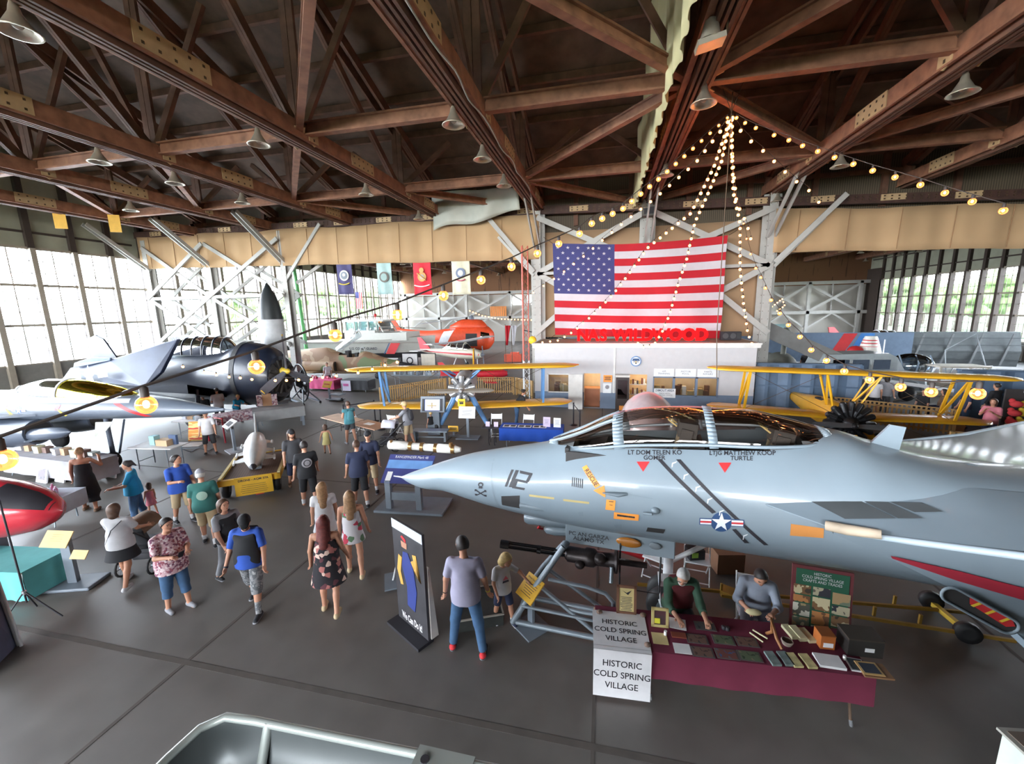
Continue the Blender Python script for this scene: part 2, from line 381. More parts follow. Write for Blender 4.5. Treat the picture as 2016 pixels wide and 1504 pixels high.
for k, ya, j, yb in ((4, 19.2, 5, 12.5), (4, 5.8, 5, 12.5), (4, 19.2, 5, 25.9), (5, 12.5, 6, 19.2), (5, 12.5, 6, 5.8), (6, 19.2, 5, 25.5), (3, 12.5, 2, 19.2), (3, 12.5, 4, 5.8), (2, 5.8, 3, -.9), (6, 19.2, 7, 12.5), (7, 12.5, 8, 19.2),
                     (1, 19.2, 2, 12.5), (1, 12.5, 0, 19.2), (2, 19.2, 3, 25.9), (6, 5.8, 7, 12.5), (7, 12.5, 8, 5.8), (3, 19.2, 4, 25.5)):
    brace(k, ya, j, yb)
db = B(m_brown2)
for x in TX:
    for y, dy in ((12.5, 3), (19.2, 3), (5.8, 4)):
        for s_ in (-1, 1): db.bar((x+.2*s_, y, 10.8), (x+2.5*s_, y+.3, roofz(y)-1.2), .16, .2)
struct(db.build('sway_bracing'), 'dark inclined bracing up between the trusses and the roof', 'brace')
# post row at the middle of the hangar, valances and lattice
m_tan = M('tan canvas', (180, 148, 110), .9, noise=.06, scale=.6); m_cream = M('cream canvas', (196, 184, 142), .9, noise=.12, scale=.7)
def valance(x0, x1, zb, zt, name, label):
    def fn(i, j):
        x = lerp(x0, x1, i); a = interp([x0, x1], zb, x); c = interp([x0, x1], zt, x)
        return (x, YP-.35+.05*math.sin(x*2.2)+.03*math.sin(x*5.1), lerp(a, c, j)+(.05*math.sin(x*.9) if j == 1 else .02*math.sin(x*1.3)))
    b = B(m_tan).grid(fn, 120, 4); b.m(M('seam', (150, 116, 84), .9))
    for x in np.arange(x0+1, x1, 2.1): b.bar((x, YP-.43, interp([x0, x1], zb, x)+.05), (x+.05, YP-.43, interp([x0, x1], zt, x)-.05), .03, .01)
    return tag(b.build(name, solid=.01), label, 'canvas valance')
valance(XL+.5, TX[4]+.1, (8.3, 7.68), (10.42, 10.05), 'canvas_valance', 'long tan canvas valance over the banners, left of the flag')
valance(TX[6]+.1, XR-.5, (7.5, 6.75), (9.5, 8.5), 'canvas_valance', 'tan seamed canvas valance right of the flag')
cw = B(M('valance girder', (70, 46, 38), .7, noise=.3))
for x0, x1, z0, z1 in ((XL, TX[4], 10.5, 10.2), (TX[4], TX[6], 10.2, 9.85), (TX[6], XR, 9.8, 8.8)):
    cw.bar((x0, YP-.1, z0+.12), (x1, YP-.1, z1+.12), .2, .42)
cw.m(m_plate)
for x in np.arange(-31, 32, 2.9): z = interp([XL, TX[4], TX[6], XR], [10.62, 10.32, 9.95, 8.92], x); cw.bx(x, x+1.0, YP-.24, YP-.2, z-.14, z+.14)
cw.m(m_bolt)
for x in np.arange(-30.9, 32, .29): z = interp([XL, TX[4], TX[6], XR], [10.62, 10.32, 9.95, 8.92], x); cw.bx(x, x+.07, YP-.26, YP-.235, z-.09, z-.03); cw.bx(x, x+.07, YP-.26, YP-.235, z+.04, z+.1)
struct(cw.build('beam'), 'riveted girder over the middle post row', 'beam')
sd = B(M2('corrugated siding', [(0, (96, 84, 66)), (.55, (70, 60, 48))], .7, 'wave', 3.2))  # flat sheet; the rib shade is painted as darker bands
sd.add([(XL, YP+.6, 9.4), (XR, YP+.6, 8.4), (XR, YP+.6, 12.2), (XL, YP+.6, 12.2)], [(0, 1, 2, 3)], False)
sd.m(m_brown2)
for x in np.arange(-31, 33, 2.93): sd.bx(x-.12, x+.12, YP+.42, YP+.6, 9.5, 12.2)
sd.bx(XL, XR, YP+.4, YP+.6, 11.0, 11.2)
struct(sd.build('wall_mid_gable'), 'corrugated siding above the middle post row', 'wall')
def post(x, label, top=10.2):
    b = B(m_white)
    b.chan((x, YP-.12, 0), (x, YP-.12, top), .38, .5, .03, up=(0, 1, 0)); b.bar((x-.2, YP-.1, 0), (x-.2, YP-.1, top), .03, .4); b.bar((x+.2, YP-.1, 0), (x+.2, YP-.1, top), .03, .4)
    b.m(m_bolt)
    for z in np.arange(.6, top, .4): b.bx(x-.235, x-.21, YP-.3, YP-.27, z, z+.03); b.bx(x-.15, x-.12, YP-.39, YP-.375, z, z+.03); b.bx(x+.12, x+.15, YP-.39, YP-.375, z, z+.03)
    o = b.build('column'); struct(o, label, 'column'); return o
def strut(p, q, w=.26, h=.12, label=None, parent=None):
    b = B(m_white); b.chan(p, q, w, h, .02, up=(0, 1, 0)); return b
PL = [-31.6, -26.3, -20.4]
pl = [post(x, l) for x, l in zip(PL, ('white post at the end of the left window wall', 'white post in the middle of the left lattice', 'white post at the right end of the left lattice'))]
pf = [post(TX[k], l, 10.3) for k, l in ((4, 'white post at the left edge of the flag'), (5, 'white post behind the flag centre'), (6, 'white post at the right edge of the flag'))]
for x, o in zip(PL+[TX[4], TX[5], TX[6]], pl+pf):
    b = B(m_white)
    for dx in (-.16, .16): b.bar((x+dx, YP-.2, 8.2), (x+dx, YP-3.6, 10.7), .07, .22)
    b.build('knee_brace', o)
lat = B(m_white)
for yy, w in ((YP-.62, .24), (YP+.9, .2)):
    for xa, xb in ((PL[0], PL[1]), (PL[1], PL[2])):
        for z0, z1 in ((2.9, 6.2), (6.2, 9.7)):
            lat.bar((xa, yy, z0), (xb, yy, z1), .1, w); lat.bar((xa, yy+.12, z1), (xb, yy+.12, z0), .1, w)
        lat.bar((xa, yy+.06, 6.2), (xb, yy+.06, 6.2), .1, .2)
    lat.bar((PL[0], yy, 3.05), (PL[2], yy, 3.05), .12, .2)
lat.bar((PL[2]+.1, YP-.3, 7.2), (PL[2]+3.1, YP-.5, 10.4), .1, .2); lat.bar((PL[2]+.1, YP+.6, 7.0), (PL[2]+2.4, YP+.6, 8.3), .1, .2)
struct(lat.build('lattice_bracing'), 'white crossed steel lattice between the left posts', 'bracing')
lat = B(m_white); y = YP-.42
lat.bar((TX[5], y, 9.9), (TX[4], y, 6.9), .1, .3); lat.bar((TX[5], y, 9.9), (TX[6], y, 6.9), .1, .3); lat.bar((TX[4], y, 9.9), (TX[5], y-.04, 7.2), .1, .28); lat.bar((TX[6], y, 9.6), (TX[5], y-.04, 7.2), .1, .28)
lat.bar((TX[4], y, 6.9), (TX[5], y, 3.6), .1, .3); lat.bar((TX[6], y, 6.9), (TX[5], y, 3.6), .1, .3); lat.bar((TX[4]-.2, y, 3.5), (TX[5]-2, y-.03, 6.9), .1, .28); lat.bar((TX[6]+.2, y, 3.5), (TX[5]+2, y-.03, 6.9), .1, .28)
lat.bar((TX[4], y, 6.9), (TX[6], y, 6.9), .1, .16)
for s_, x in ((-1, TX[4]), (1, TX[6])): lat.bar((x+.2*s_, YP-.5, 7.0), (x+2.9*s_, YP-.7, 10.1-.15*s_), .1, .24); lat.bar((x+.2*s_, YP-.45, 6.8), (x+2.2*s_, YP-.45, 9), .1, .14)
struct(lat.build('lattice_bracing'), 'white crossed bracing around the flag', 'bracing')
# far wall, with its white lattice and boarded upper part
m_fw = M('far wall white', (172, 168, 158), .7, noise=.04, scale=.4); m_board = M2('old boards', [(0, (96, 66, 46)), (.35, (126, 88, 60)), (.7, (76, 54, 40))], .85, 'noise', 1.2, stretch=(3, 1, .3))
fb = B(m_fw).bx(XL, XR, YF, YF+.3, 0, 7.2)
fb.m(m_board).bx(XL, XR, YF, YF+.3, 7.2, 12)
fb.m(M('bright window', (235, 245, 255), emit=5.)).bx(-13.9, -12.5, YF-.04, YF, 5.6, 7.0).bx(-11.6, -10.2, YF-.04, YF, 5.6, 7.0)
fb.m(M('green fascia', (150, 165, 150), .7))
fw = struct(fb.build('wall_far'), 'white lattice-braced far wall with boarded gable', 'wall')
lb = B(m_white)
xs = [-31.4, -25.8, -21.2, -14.2, -8.4, -2.5, 3.4, 9.2, 15, 20.5, 26, 31.8]
for x in xs: lb.bx(x-.18, x+.18, YF-.9, YF-.5, 0, 7.6)
lb.bx(XL, XR, YF-.9, YF-.5, 7.3, 7.7); lb.bx(XL, XR, YF-.9, YF-.5, 3.5, 3.9)
for i, (a, c) in enumerate(zip(xs, xs[1:])):
    lb.bar((a, YF-.7, 3.8), (c, YF-.7, 7.3), .1, .3); lb.bar((a, YF-.6, 7.3), (c, YF-.6, 3.8), .1, .3)
    m_ = (a+c)/2; lb.bar((a, YF-.7, 1.6), (m_, YF-.7, 3.6), .1, .22); lb.bar((c, YF-.7, 1.6), (m_, YF-.7, 3.6), .1, .22); lb.bx(m_-.06, m_+.06, YF-.3, YF-.1, 3.8, 7.3)
lb.build('lattice', fw)
ob = B(M('orange boards', (205, 128, 62), .7, noise=.12, scale=6))
for x0, x1 in ((-17.2, -14.6), (13.2, 17.2)):
    for i in range(8): a = lerp(x0, x1, i/8); ob.bx(a, a+(x1-x0)/8-.06, YF-1.3, YF-1.2, 3.9, 5.4)
struct(ob.build('balcony_panels'), 'orange boarded balcony fronts on the far wall', 'balcony front')
db = B(M('far door grey', (120, 128, 138), .6))
for x, w, h in ((-22.8, 1.6, 2.3), (-6.3, 2.4, 3.1), (-3.2, 1.6, 2.6)): db.bx(x, x+w, YF-.06, YF, .0, h)
db.m(M('teal door', (120, 150, 150), .6)).bx(20.6, 24.4, YF-.06, YF, 0, 2.2)
struct(db.build('door_1'), 'grey and teal doors in the far wall', 'door')
# ground, trees and buildings beyond the windows
gm = M('outside grass', (70, 84, 50), .95, noise=.2, scale=.3)
struct(B(gm).bx(-180, 180, -120, 200, -.6, -.35).build('ground'), 'grass outside the hangar windows', 'ground')
struct(B(M('whitening ground', (215, 213, 205), .9)).bx(-80, XL-.4, -60, 70, -.36, -.3).build('ground_whitener'), 'pale ground added outside the left windows to whiten their view', 'ground')  # bright ground added so the near left windows read white
m_leaf = M('tree leaves', (112, 140, 80), .9, noise=.4, scale=1.2); m_bark = M('bark', (70, 56, 44), .9)
def tree(x, y, h, r, label):
    t = thing('tree', label, 'tree', (x, y, -.35), group='trees outside the windows'); rng = random.Random(int(x*7+y*13))
    b = B(m_leaf)
    for i in range(26):
        a, q = rng.uniform(0, 6.28), rng.uniform(.15, .75)*r; z = h*rng.uniform(.35, .95)
        rr = r*rng.uniform(.28, .45)
        b.sph((q*math.cos(a), q*math.sin(a), z), rr, (1, 1, rng.uniform(.6, .9)), 9, 6)
    for i, v in enumerate(b.v): k = 1+.10*math.sin(i*12.9898)*math.cos(i*4.1); b.v[i] = (v[0]*k, v[1]*k, v[2]*(1+.05*math.sin(i*7.7)))
    b.build('foliage', t); B(m_bark).tube([(0, 0, 0), (.1, 0, h*.5)], [.35, .18], 8).build('trunk', t)
rng = random.Random(3)
for i in range(8): tree(-78-12*(i % 2), 76+i*9, rng.uniform(9, 14), rng.uniform(3.6, 4.4), 'leafy tree outside the left far windows')
for i in range(8): tree(60+11*(i % 2), 54+i*8.5, rng.uniform(7, 10.5), rng.uniform(3.4, 4.1), 'leafy tree outside the right windows')
bb = B(M('pale outbuilding', (190, 200, 205), .8)).bx(-75, -58, 34, 44, -.35, 4.6); bb.m(M('grey shed roof', (120, 125, 130), .7)).bx(-75.5, -57.5, 33.5, 44.5, 4.6, 5.0)
tag(bb.build('shed'), 'pale flat-roofed shed outside the left windows', 'building')
# hanging canvas along the truss over the flag
def fcur(i, j):
    y = lerp(4, 25.6, i); zb = 10.06; zt = min(roofz(y)-.5, interp([14, 17.45, 24.4, 26.5], [17.4, 15.6, 11.9, 10.9], y))
    return (TX[5]-.70+.10*math.sin(y*2.6+j*1.5)*(.3+.7*j)+.05*math.sin(y*6.3), y, lerp(zb+.03*math.sin(y*14), zt, j))
tag(B(m_cream).grid(fcur, 300, 10).build('hanging_canvas', solid=.012), 'big cream canvas curtain hung along the centre truss', 'canvas curtain')
def ftarp(i, j):
    p = V((lerp(-9.6, -4.6, i), 22.9-.5*i, 11.5-.3*i)); d = V((.2*(i-.5), .3, -2.0+.9*i+.12*math.sin(i*9)))
    return p+d*j+V((0, .08*math.sin(i*14+j*3), 0))
tag(B(M('silver tarpaulin', (172, 172, 160), .45, noise=.12, scale=1.2)).grid(ftarp, 30, 8).build('tarpaulin', solid=.01), 'silver-grey tarpaulin sagging under the roof behind the trusses', 'tarpaulin')
# ================================================================ AIRCRAFT BODIES
def pchip(xs, ys, x):
    xs = np.asarray(xs, float); ys = np.asarray(ys, float); h = np.diff(xs); d = np.diff(ys)/h; m = np.zeros(len(xs))
    for i in range(1, len(xs)-1):
        if d[i-1]*d[i] > 0: w1 = 2*h[i]+h[i-1]; w2 = h[i]+2*h[i-1]; m[i] = (w1+w2)/(w1/d[i-1]+w2/d[i])
    m[0] = d[0]; m[-1] = d[-1]
    x = np.clip(np.asarray(x, float), xs[0], xs[-1]); i = np.clip(np.searchsorted(xs, x)-1, 0, len(h)-1); t = (x-xs[i])/h[i]
    return (2*t**3-3*t**2+1)*ys[i]+(t**3-2*t**2+t)*h[i]*m[i]+(-2*t**3+3*t**2)*ys[i+1]+(t**3-t**2)*h[i]*m[i+1]
class Body:                                            # sections: x, top z, bottom z, half width, z of the widest line, roundness
    def __init__(s, sec):
        s.t = np.array(sec, float); s.x = s.t[:, 0]; s.n = 1600; xs = np.linspace(s.x[0], s.x[-1], s.n+1)
        s.tab = np.stack([pchip(s.x, s.t[:, k], xs) for k in range(1, 6)], 1).tolist()
    def at(s, x):
        q = max(0., min(s.n-1e-6, (x-s.x[0])/(s.x[-1]-s.x[0])*s.n)); i = int(q); q -= i
        return [a+(b-a)*q for a, b in zip(s.tab[i], s.tab[i+1])]
    def pt(s, x, a, off=0.):
        zt, zb, w, zm, n = s.at(x); c, q = math.cos(a), math.sin(a)
        y = (w+off)*math.copysign(abs(c)**(2/n), c); h = (zt-zm) if q > 0 else (zm-zb)
        return V((x, y, zm+(h+off)*math.copysign(abs(q)**(2/n), q)))
    def side(s, x, z, off=.004, sg=-1):
        zt, zb, w, zm, n = s.at(x); h = (zt-zm) if z > zm else (zm-zb)
        k = max(0., 1-(min(1, abs(z-zm)/max(h, 1e-4)))**n)**(1/n); return V((x, sg*(w*k+off), z))
    def mesh(s, b, x0, x1, nx, na=36, mat=None, hole=None, caps=(True, True)):
        if mat: b.m(mat)
        xs = [lerp(x0, x1, i/nx) for i in range(nx+1)]; R_ = [[s.pt(x, 2*PI*j/na) for j in range(na)] for x in xs]
        vs = [p for r in R_ for p in r]; fs = []
        for i in range(nx):
            for j in range(na):
                k = (j+1) % na; c = (vs[i*na+j]+vs[(i+1)*na+k])/2
                if hole and hole(c): continue
                fs.append((i*na+j, i*na+k, (i+1)*na+k, (i+1)*na+j))
        b.add(vs, fs, True)
        if caps[0]: b.add(R_[0], [tuple(range(na))], False)
        if caps[1]: b.add(R_[-1], [tuple(range(na))[::-1]], False)
        return b
    def hit(s, u, v, root):                            # point of the near side seen at a point of the photograph
        Mi = root.matrix_world.inverted(); o = Mi @ V((0, 0, CAM_H)); d = (Mi.to_3x3() @ ray(u, v)); t = 0.5
        def ins(p):
            if not s.x[0] < p.x < s.x[-1]: return False
            zt, zb, w, zm, n = s.at(p.x); h = (zt-zm) if p.z > zm else (zm-zb)
            return abs(p.y/w)**n+abs((p.z-zm)/h)**n < 1
        for i in range(1500):
            t += .03
            if ins(o+d*t):
                lo, hi = t-.03, t
                for _ in range(9):
                    m = (lo+hi)/2
                    if ins(o+d*m): hi = m
                    else: lo = m
                return o+d*hi
        return None
def decal_map(body, root, c, right, up, unit_w, unit_h):
    # sheet axes on the side of a body, from where its centre, right edge and top edge sit
    P, Rr, U = body.hit(*c, root), body.hit(*right, root), body.hit(*up, root)
    ax = V((Rr.x-P.x, 0, Rr.z-P.z))/unit_w; az = V((U.x-P.x, 0, U.z-P.z))/unit_h
    def f(q): p = V((P.x, 0, P.z))+ax*q[0]+az*q[1]; return body.side(p.x, p.z)
    return f
def patch(b, f, poly, n=6):                            # flat polygon (4 corners) laid on a body
    a, c, d, e = [V((*p, 0)) for p in poly]
    return b.grid(lambda i, j: f(a.lerp(c, i).lerp(e.lerp(d, i), j)), n, n)
bpy.context.view_layer.update()
# ---------------------------------------------------------------- the big grey fighter
m_f14 = M('fighter grey', (126, 139, 148), .38, noise=.05, scale=1.5, coat=.35); m_f14d = M('fighter dark grey', (74, 80, 86), .5); m_f14m = M('fighter mid grey', (120, 132, 140), .45)
m_dk = M('decal black', (36, 34, 40), .6); m_rd = M('decal red', (196, 44, 48), .5); m_or = M('decal orange', (236, 150, 62), .6); m_wt = M('decal white', (228, 230, 232), .5); m_nb = M('decal navy', (38, 70, 112), .5)
m_gold = M('faded yellow', (186, 166, 110), .6); m_cav = M('cavity', (44, 42, 42), .7); m_cream2 = M('bare primer', (188, 170, 148), .6, noise=.2)
F14 = thing('fighter_jet', 'large light-grey twin-seat fighter jet numbered 112, nose pointing left', 'airplane', (-3.85, 7.0, 0), R(-7.5))
bpy.context.view_layer.update()
fb = Body([(0, 1.79, 1.75, .02, 1.77, 2), (.15, 1.865, 1.69, .09, 1.775, 2), (.58, 2.05, 1.62, .215, 1.83, 2), (.96, 2.21, 1.645, .29, 1.93, 2), (1.58, 2.43, 1.57, .43, 2.0, 2), (2.0, 2.54, 1.52, .51, 2.03, 2), (3.0, 2.78, 1.47, .68, 2.1, 2.05),
           (3.6, 2.97, 1.46, .76, 2.14, 2.1), (4.2, 3.08, 1.47, .82, 2.17, 2.1), (5.3, 3.18, 1.5, .88, 2.2, 2.1), (6.3, 3.28, 1.53, .95, 2.22, 2.1), (6.9, 3.3, 1.55, 1.0, 2.24, 2.1), (7.4, 3.17, 1.58, 1.05, 2.25, 2.2), (8.2, 3.0, 1.6, 1.1, 2.25, 2.3), (8.83, 2.95, 1.6, 1.1, 2.25, 2.3), (11, 2.92, 1.5, 1.2, 2.2, 2.6), (15, 2.6, 1.5, 1.2, 2.1, 2.8)])
hole = lambda c: 3.5 < c.x < 6.62 and abs(c.y) < float(np.interp(c.x, [3.5, 3.92, 4.14, 4.65, 5.31, 5.88, 6.35, 6.62], [.33, .43, .46, .5, .52, .51, .42, .3])) and c.z > 2.6
b = B(); fb.mesh(b, 0, 15, 160, 56, m_f14, hole); b.build('fuselage', F14)
b = B(M('pitot', (190, 190, 196), .3, .6)).lathe([(.012, -.2), (.02, -.02), (.035, .03)], 10, (0, 0, 1.77), (1, 0, 0)); b.build('pitot_probe', F14)
# cockpit tub, seats and panels
b = B(M('cockpit dark', (46, 44, 44), .7)).bx(3.4, 6.7, -.54, .54, 2.25, 2.32); b.bx(3.36, 3.42, -.42, .42, 2.3, 2.85); b.bx(6.62, 6.7, -.4, .4, 2.3, 3.1)
for s_ in (-1, 1): b.bx(3.4, 6.7, s_*.54-.03*(s_ > 0), s_*.54+.03*(s_ < 0), 2.3, 2.84)
for s_ in (-1, 1): b.bx(3.6, 6.5, s_*.4, s_*.24, 2.66, 2.7)
b.build('cockpit_tub', F14)
for x in (4.75, 5.95):
    b = B(M('ejection seat', (58, 56, 54), .7)).box((x, 0, 2.5), (.5, .42, .14)); b.box((x+.3, 0, 2.85), (.16, .4, .75), (0, .18, 0)); b.box((x+.37, 0, 3.2), (.26, .34, .22), (0, .1, 0))
    b.m(M('seat strap', (120, 110, 90), .8)).box((x+.2, -.1, 2.8), (.03, .06, .6), (0, .18, 0)).box((x+.2, .1, 2.8), (.03, .06, .6), (0, .18, 0)); b.m(m_gold).tube([(x+.22, -.1, 3.24), (x+.1, -.08, 3.33), (x+.1, .08, 3.33), (x+.22, .1, 3.24)], .014, 6)
    b.build('ejection_seat', F14, bevel=.03)
for x, z in ((3.85, 2.83), (5.25, 2.98)):
    b = B(m_cav).box((x, 0, z-.2), (.3, .7, .4), (0, -.3, 0)); b.m(M('gauge glass', (150, 160, 160), .2))
    for y in (-.2, 0, .2): b.disc((x+.17, y, z-.15), .06, (1, 0, .3), .02, 12)
    b.build('instrument_panel', F14)
ct = [(2.98, 2.80, .06, 2.74), (3.2, 2.9, .26, 2.76), (3.6, 3.09, .40, 2.87), (3.92, 3.27, .47, 2.93), (4.14, 3.37, .5, 2.98), (4.65, 3.48, .53, 3.05), (5.31, 3.52, .55, 3.12), (5.88, 3.52, .54, 3.15), (6.35, 3.44, .46, 3.19), (6.86, 3.31, .16, 3.24)]
ca = np.array(ct)
def can(x, a, off=0.):
    zt, w, zb = [float(pchip(ca[:, 0], ca[:, k], x)) for k in (1, 2, 3)]
    return V((x+.07*(1-math.sin(a)), (w+off)*math.cos(a), zb-.03+(zt-zb+.03+off)*math.sin(a)))
b = B(glass('canopy glass', (234, 226, 220), .05, .04, .95, (228, 220, 214))); b.grid(lambda i, j: can(lerp(2.99, 6.84, i), PI*j), 70, 24); b.build('canopy_glass', F14)
def bow(b, x, w, off=.012, a0=0., a1=PI):
    n = 24
    for i in range(n):
        a, c = lerp(a0, a1, i/n), lerp(a0, a1, (i+1)/n)
        b.add([can(x-w/2, a, off), can(x+w/2, a, off), can(x+w/2, c, off), can(x-w/2, c, off), can(x-w/2, a, off-.04), can(x+w/2, a, off-.04), can(x+w/2, c, off-.04), can(x-w/2, c, off-.04)], [(0, 1, 2, 3), (7, 6, 5, 4), (0, 4, 5, 1), (2, 6, 7, 3), (0, 3, 7, 4), (1, 5, 6, 2)], True)
b = B(m_f14); bow(b, 4.12, .15); bow(b, 5.36, .11); bow(b, 6.78, .12); bow(b, 3.08, .16)
for s_ in (0, 1):
    pts = [can(lerp(2.99, 6.84, i/40), .1 if not s_ else PI-.1, .012) for i in range(41)]; b.tube(pts, .024, 6)
    b.tube([can(lerp(3.05, 4.1, i/12), 1.12 if not s_ else PI-1.12, .01) for i in range(13)], .022, 6)
b.build('canopy_frame', F14)
b = B(m_f14d).tube([can(5.25, .5+i*.2, -.06) for i in range(11)], .02, 6); b.build('canopy_bow_inner', F14)
# glove, wing and intake on both sides
LE = [(5.95, .86, 2.55), (6.5, 1.13, 2.5), (6.62, 1.2, 2.49), (7.2, 1.45, 2.6), (7.95, 1.62, 2.69), (8.8, 2.0, 2.74), (9.6, 2.5, 2.74), (13.0, 5.6, 2.6), (14.2, 5.4, 2.58), (12.6, 1.2, 2.6)]
for s_, nm in ((-1, 'port'), (1, 'starboard')):
    b = B(m_f14); n = len(LE)
    root = [(5.95, .85, 2.56), (6.5, .86, 2.67), (6.8, .86, 2.71), (7.3, .86, 2.79), (8.0, .86, 2.87), (8.8, .86, 2.86), (9.6, .86, 2.83), (12.2, .86, 2.74)]
    tip = LE[:8]; ix = range(8)
    def wf(i, j, dz=0.):
        q = 7*i; A_ = [float(pchip(ix, [p[k] for p in root], q)) for k in range(3)]; C_ = [float(pchip(ix, [p[k] for p in tip], q)) for k in range(3)]
        t = j*1.3-.3; return V((lerp(A_[0], C_[0], t), s_*lerp(A_[1], C_[1], t), lerp(A_[2], C_[2], t)+dz*(1.15-max(0, t))))
    b.grid(lambda i, j: wf(i, j), 56, 8); b.grid(lambda i, j: wf(i, j, -.09), 56, 8)
    b.grid(lambda i, j: wf(i, 1, -.09*j*1.0), 56, 1)
    b.add([(12.2, s_*1.1, 2.66), (13, s_*5.6, 2.6), (14.2, s_*5.4, 2.58), (13.4, s_*1.1, 2.6), (12.2, s_*1.1, 2.5), (13, s_*5.6, 2.56), (14.2, s_*5.4, 2.55), (13.4, s_*1.1, 2.5)], [(0, 1, 2, 3), (7, 6, 5, 4), (1, 5, 6, 2), (2, 6, 7, 3)], False)
    b.m(M('leading edge', (178, 192, 202), .35)).tube([V((p[0], s_*p[1], p[2]-.02)) for p in LE[2:8]], [.03, .035, .04, .045, .05, .05], 8)
    w = b.build('wing', F14); w0 = b
    if s_ < 0:
        from mathutils.bvhtree import BVHTree
        bv = BVHTree.FromPolygons([V(p) for p in w0.v], w0.f, epsilon=0.); Mi = F14.matrix_world.inverted(); o_ = Mi @ V((0, 0, CAM_H))
        for q in (((1498, 993), (1589, 988), (1626, 1009), (1531, 1011)), ((1597, 989), (1695, 988), (1763, 1022), (1663, 1023)), ((1700, 988), (1748, 990), (1816, 1022), (1768, 1022)), ((1753, 990), (1814, 991), (1856, 1009), (1800, 1010))):
            P_ = []
            for u, v in q: h_ = bv.ray_cast(o_, (Mi.to_3x3() @ ray(u, v)).normalized())[0]; P_.append(h_)
            if all(P_): pb = B(M('wing walkway', (70, 74, 76), .85)); pb.grid(lambda i, j: P_[0].lerp(P_[1], i).lerp(P_[3].lerp(P_[2], i), j)+V((0, -.004, .012)), 6, 4); pb.build('walkway_panel', w)
        b = B(m_cream2).tube([(6.55, -1.17, 2.50), (6.72, -1.25, 2.52), (6.98, -1.36, 2.57)], [.055, .06, .05], 10); b.build('worn_edge_panel', w)
    y = s_*1.23
    b = B(m_f14); top = [(6.6, 2.46), (7.2, 2.55), (8.2, 2.62), (13, 2.55)]; bot = [(6.61, 2.44), (7.1, 2.26), (7.7, 2.0), (8.16, 1.68), (8.5, 1.5), (13, 1.4)]
    xs = [6.61, 6.8, 7.0, 7.2, 7.45, 7.7, 7.95, 8.16, 8.5, 9, 11, 13]
    O = [(x, y+s_*.04*min(1, (x-6.6)), interp([p[0] for p in top], [p[1] for p in top], x)) for x in xs]; I = [(x, y+s_*.0, interp([p[0] for p in bot], [p[1] for p in bot], x)) for x in xs]
    k = len(xs); sh = V((0, -s_*.06, 0))
    vs = [V(p) for p in O]+[V(p) for p in I]; vs += [p+sh for p in vs]; fs = []
    for i in range(k-1): fs += [(i, i+1, k+i+1, k+i), (2*k+i, 3*k+i, 3*k+i+1, 2*k+i+1), (k+i, k+i+1, 3*k+i+1, 3*k+i)]
    b.add(vs, fs, False); b.bx(8.4, 13, y-.02, s_*.9, 1.4, 1.48); b.build('intake_side', F14)
    if s_ < 0:
        Y = y-.045
        b = B(M('intake stripe', (150, 30, 48), .5)); E1 = [(7.12, 2.30), (7.7, 2.24), (8.5, 2.12), (9.2, 2.02)]; E2 = [(7.14, 2.27), (7.7, 2.13), (8.5, 1.98), (9.2, 1.88)]
        for i in range(3): b.quad(V((*E1[i], 0)).xzy+V((0, Y, 0)), V((*E1[i+1], 0)).xzy+V((0, Y, 0)), V((*E2[i+1], 0)).xzy+V((0, Y, 0)), V((*E2[i], 0)).xzy+V((0, Y, 0)))
        b.build('red_stripe', F14)
        c0, c1 = V((7.66, Y, 1.97)), V((8.12, Y, 1.74)); d = (c1-c0).normalized(); nrm = V((-d.z, 0, d.x)); r = .085
        loop = [c0+nrm*r*math.sin(a)-d*r*math.cos(a) for a in np.linspace(-PI/2, PI/2, 9)]+[c1+nrm*r*math.sin(a)+d*r*math.cos(a) for a in np.linspace(PI/2, -PI/2, 9)]
        o_ = V((0, -.012, 0))
        b = B(m_cav).add([p+o_ for p in loop], [tuple(range(18))], False); b.m(m_f14m).tube([p+o_*1.5 for p in loop], .016, 6, True)
        b.m(m_rd).add([p+o_*1.4 for p in (c0+d*.12+nrm*.07, c1+nrm*.07, c1+d*.05+nrm*.03, c1-nrm*.02, c0+d*.16+nrm*.01)], [(0, 1, 2, 3, 4)], False); b.m(M('hazard yellow', (232, 196, 60), .6))
        for q in (.2, .33, .46): b.add([p+o_*1.8 for p in (c0+d*q+nrm*.07, c0+d*(q+.03)+nrm*.07, c0+d*(q+.0)+nrm*.0, c0+d*(q-.03)+nrm*.0)], [(0, 1, 2, 3)], False)
        b.build('intake_slot', F14)
# twin tails, far out of frame
for s_ in (-1, 1):
    b = B(m_f14).add([(12.5, s_*1.2, 2.6), (14.6, s_*1.2, 2.6), (15.2, s_*1.5, 4.9), (14.3, s_*1.5, 4.9), (12.5, s_*1.27, 2.6), (14.6, s_*1.27, 2.6), (15.2, s_*1.55, 4.9), (14.3, s_*1.55, 4.9)], [(0, 1, 2, 3), (7, 6, 5, 4), (0, 4, 5, 1), (1, 5, 6, 2), (2, 6, 7, 3), (3, 7, 4, 0)], False); b.build('tail_fin', F14)
b = B(m_f14).add([(7.28, .02, 3.12), (7.62, .02, 3.08), (7.66, .02, 3.42), (7.50, .02, 3.44), (7.28, -.02, 3.12), (7.62, -.02, 3.08), (7.66, -.02, 3.42), (7.50, -.02, 3.44)], [(0, 1, 2, 3), (7, 6, 5, 4), (0, 4, 5, 1), (1, 5, 6, 2), (2, 6, 7, 3), (3, 7, 4, 0)], False); b.build('blade_antenna', F14)
b = B(m_f14m).sph((8.35, .05, 2.94), .09, (1.4, .8, .6)); b.build('beacon', F14)
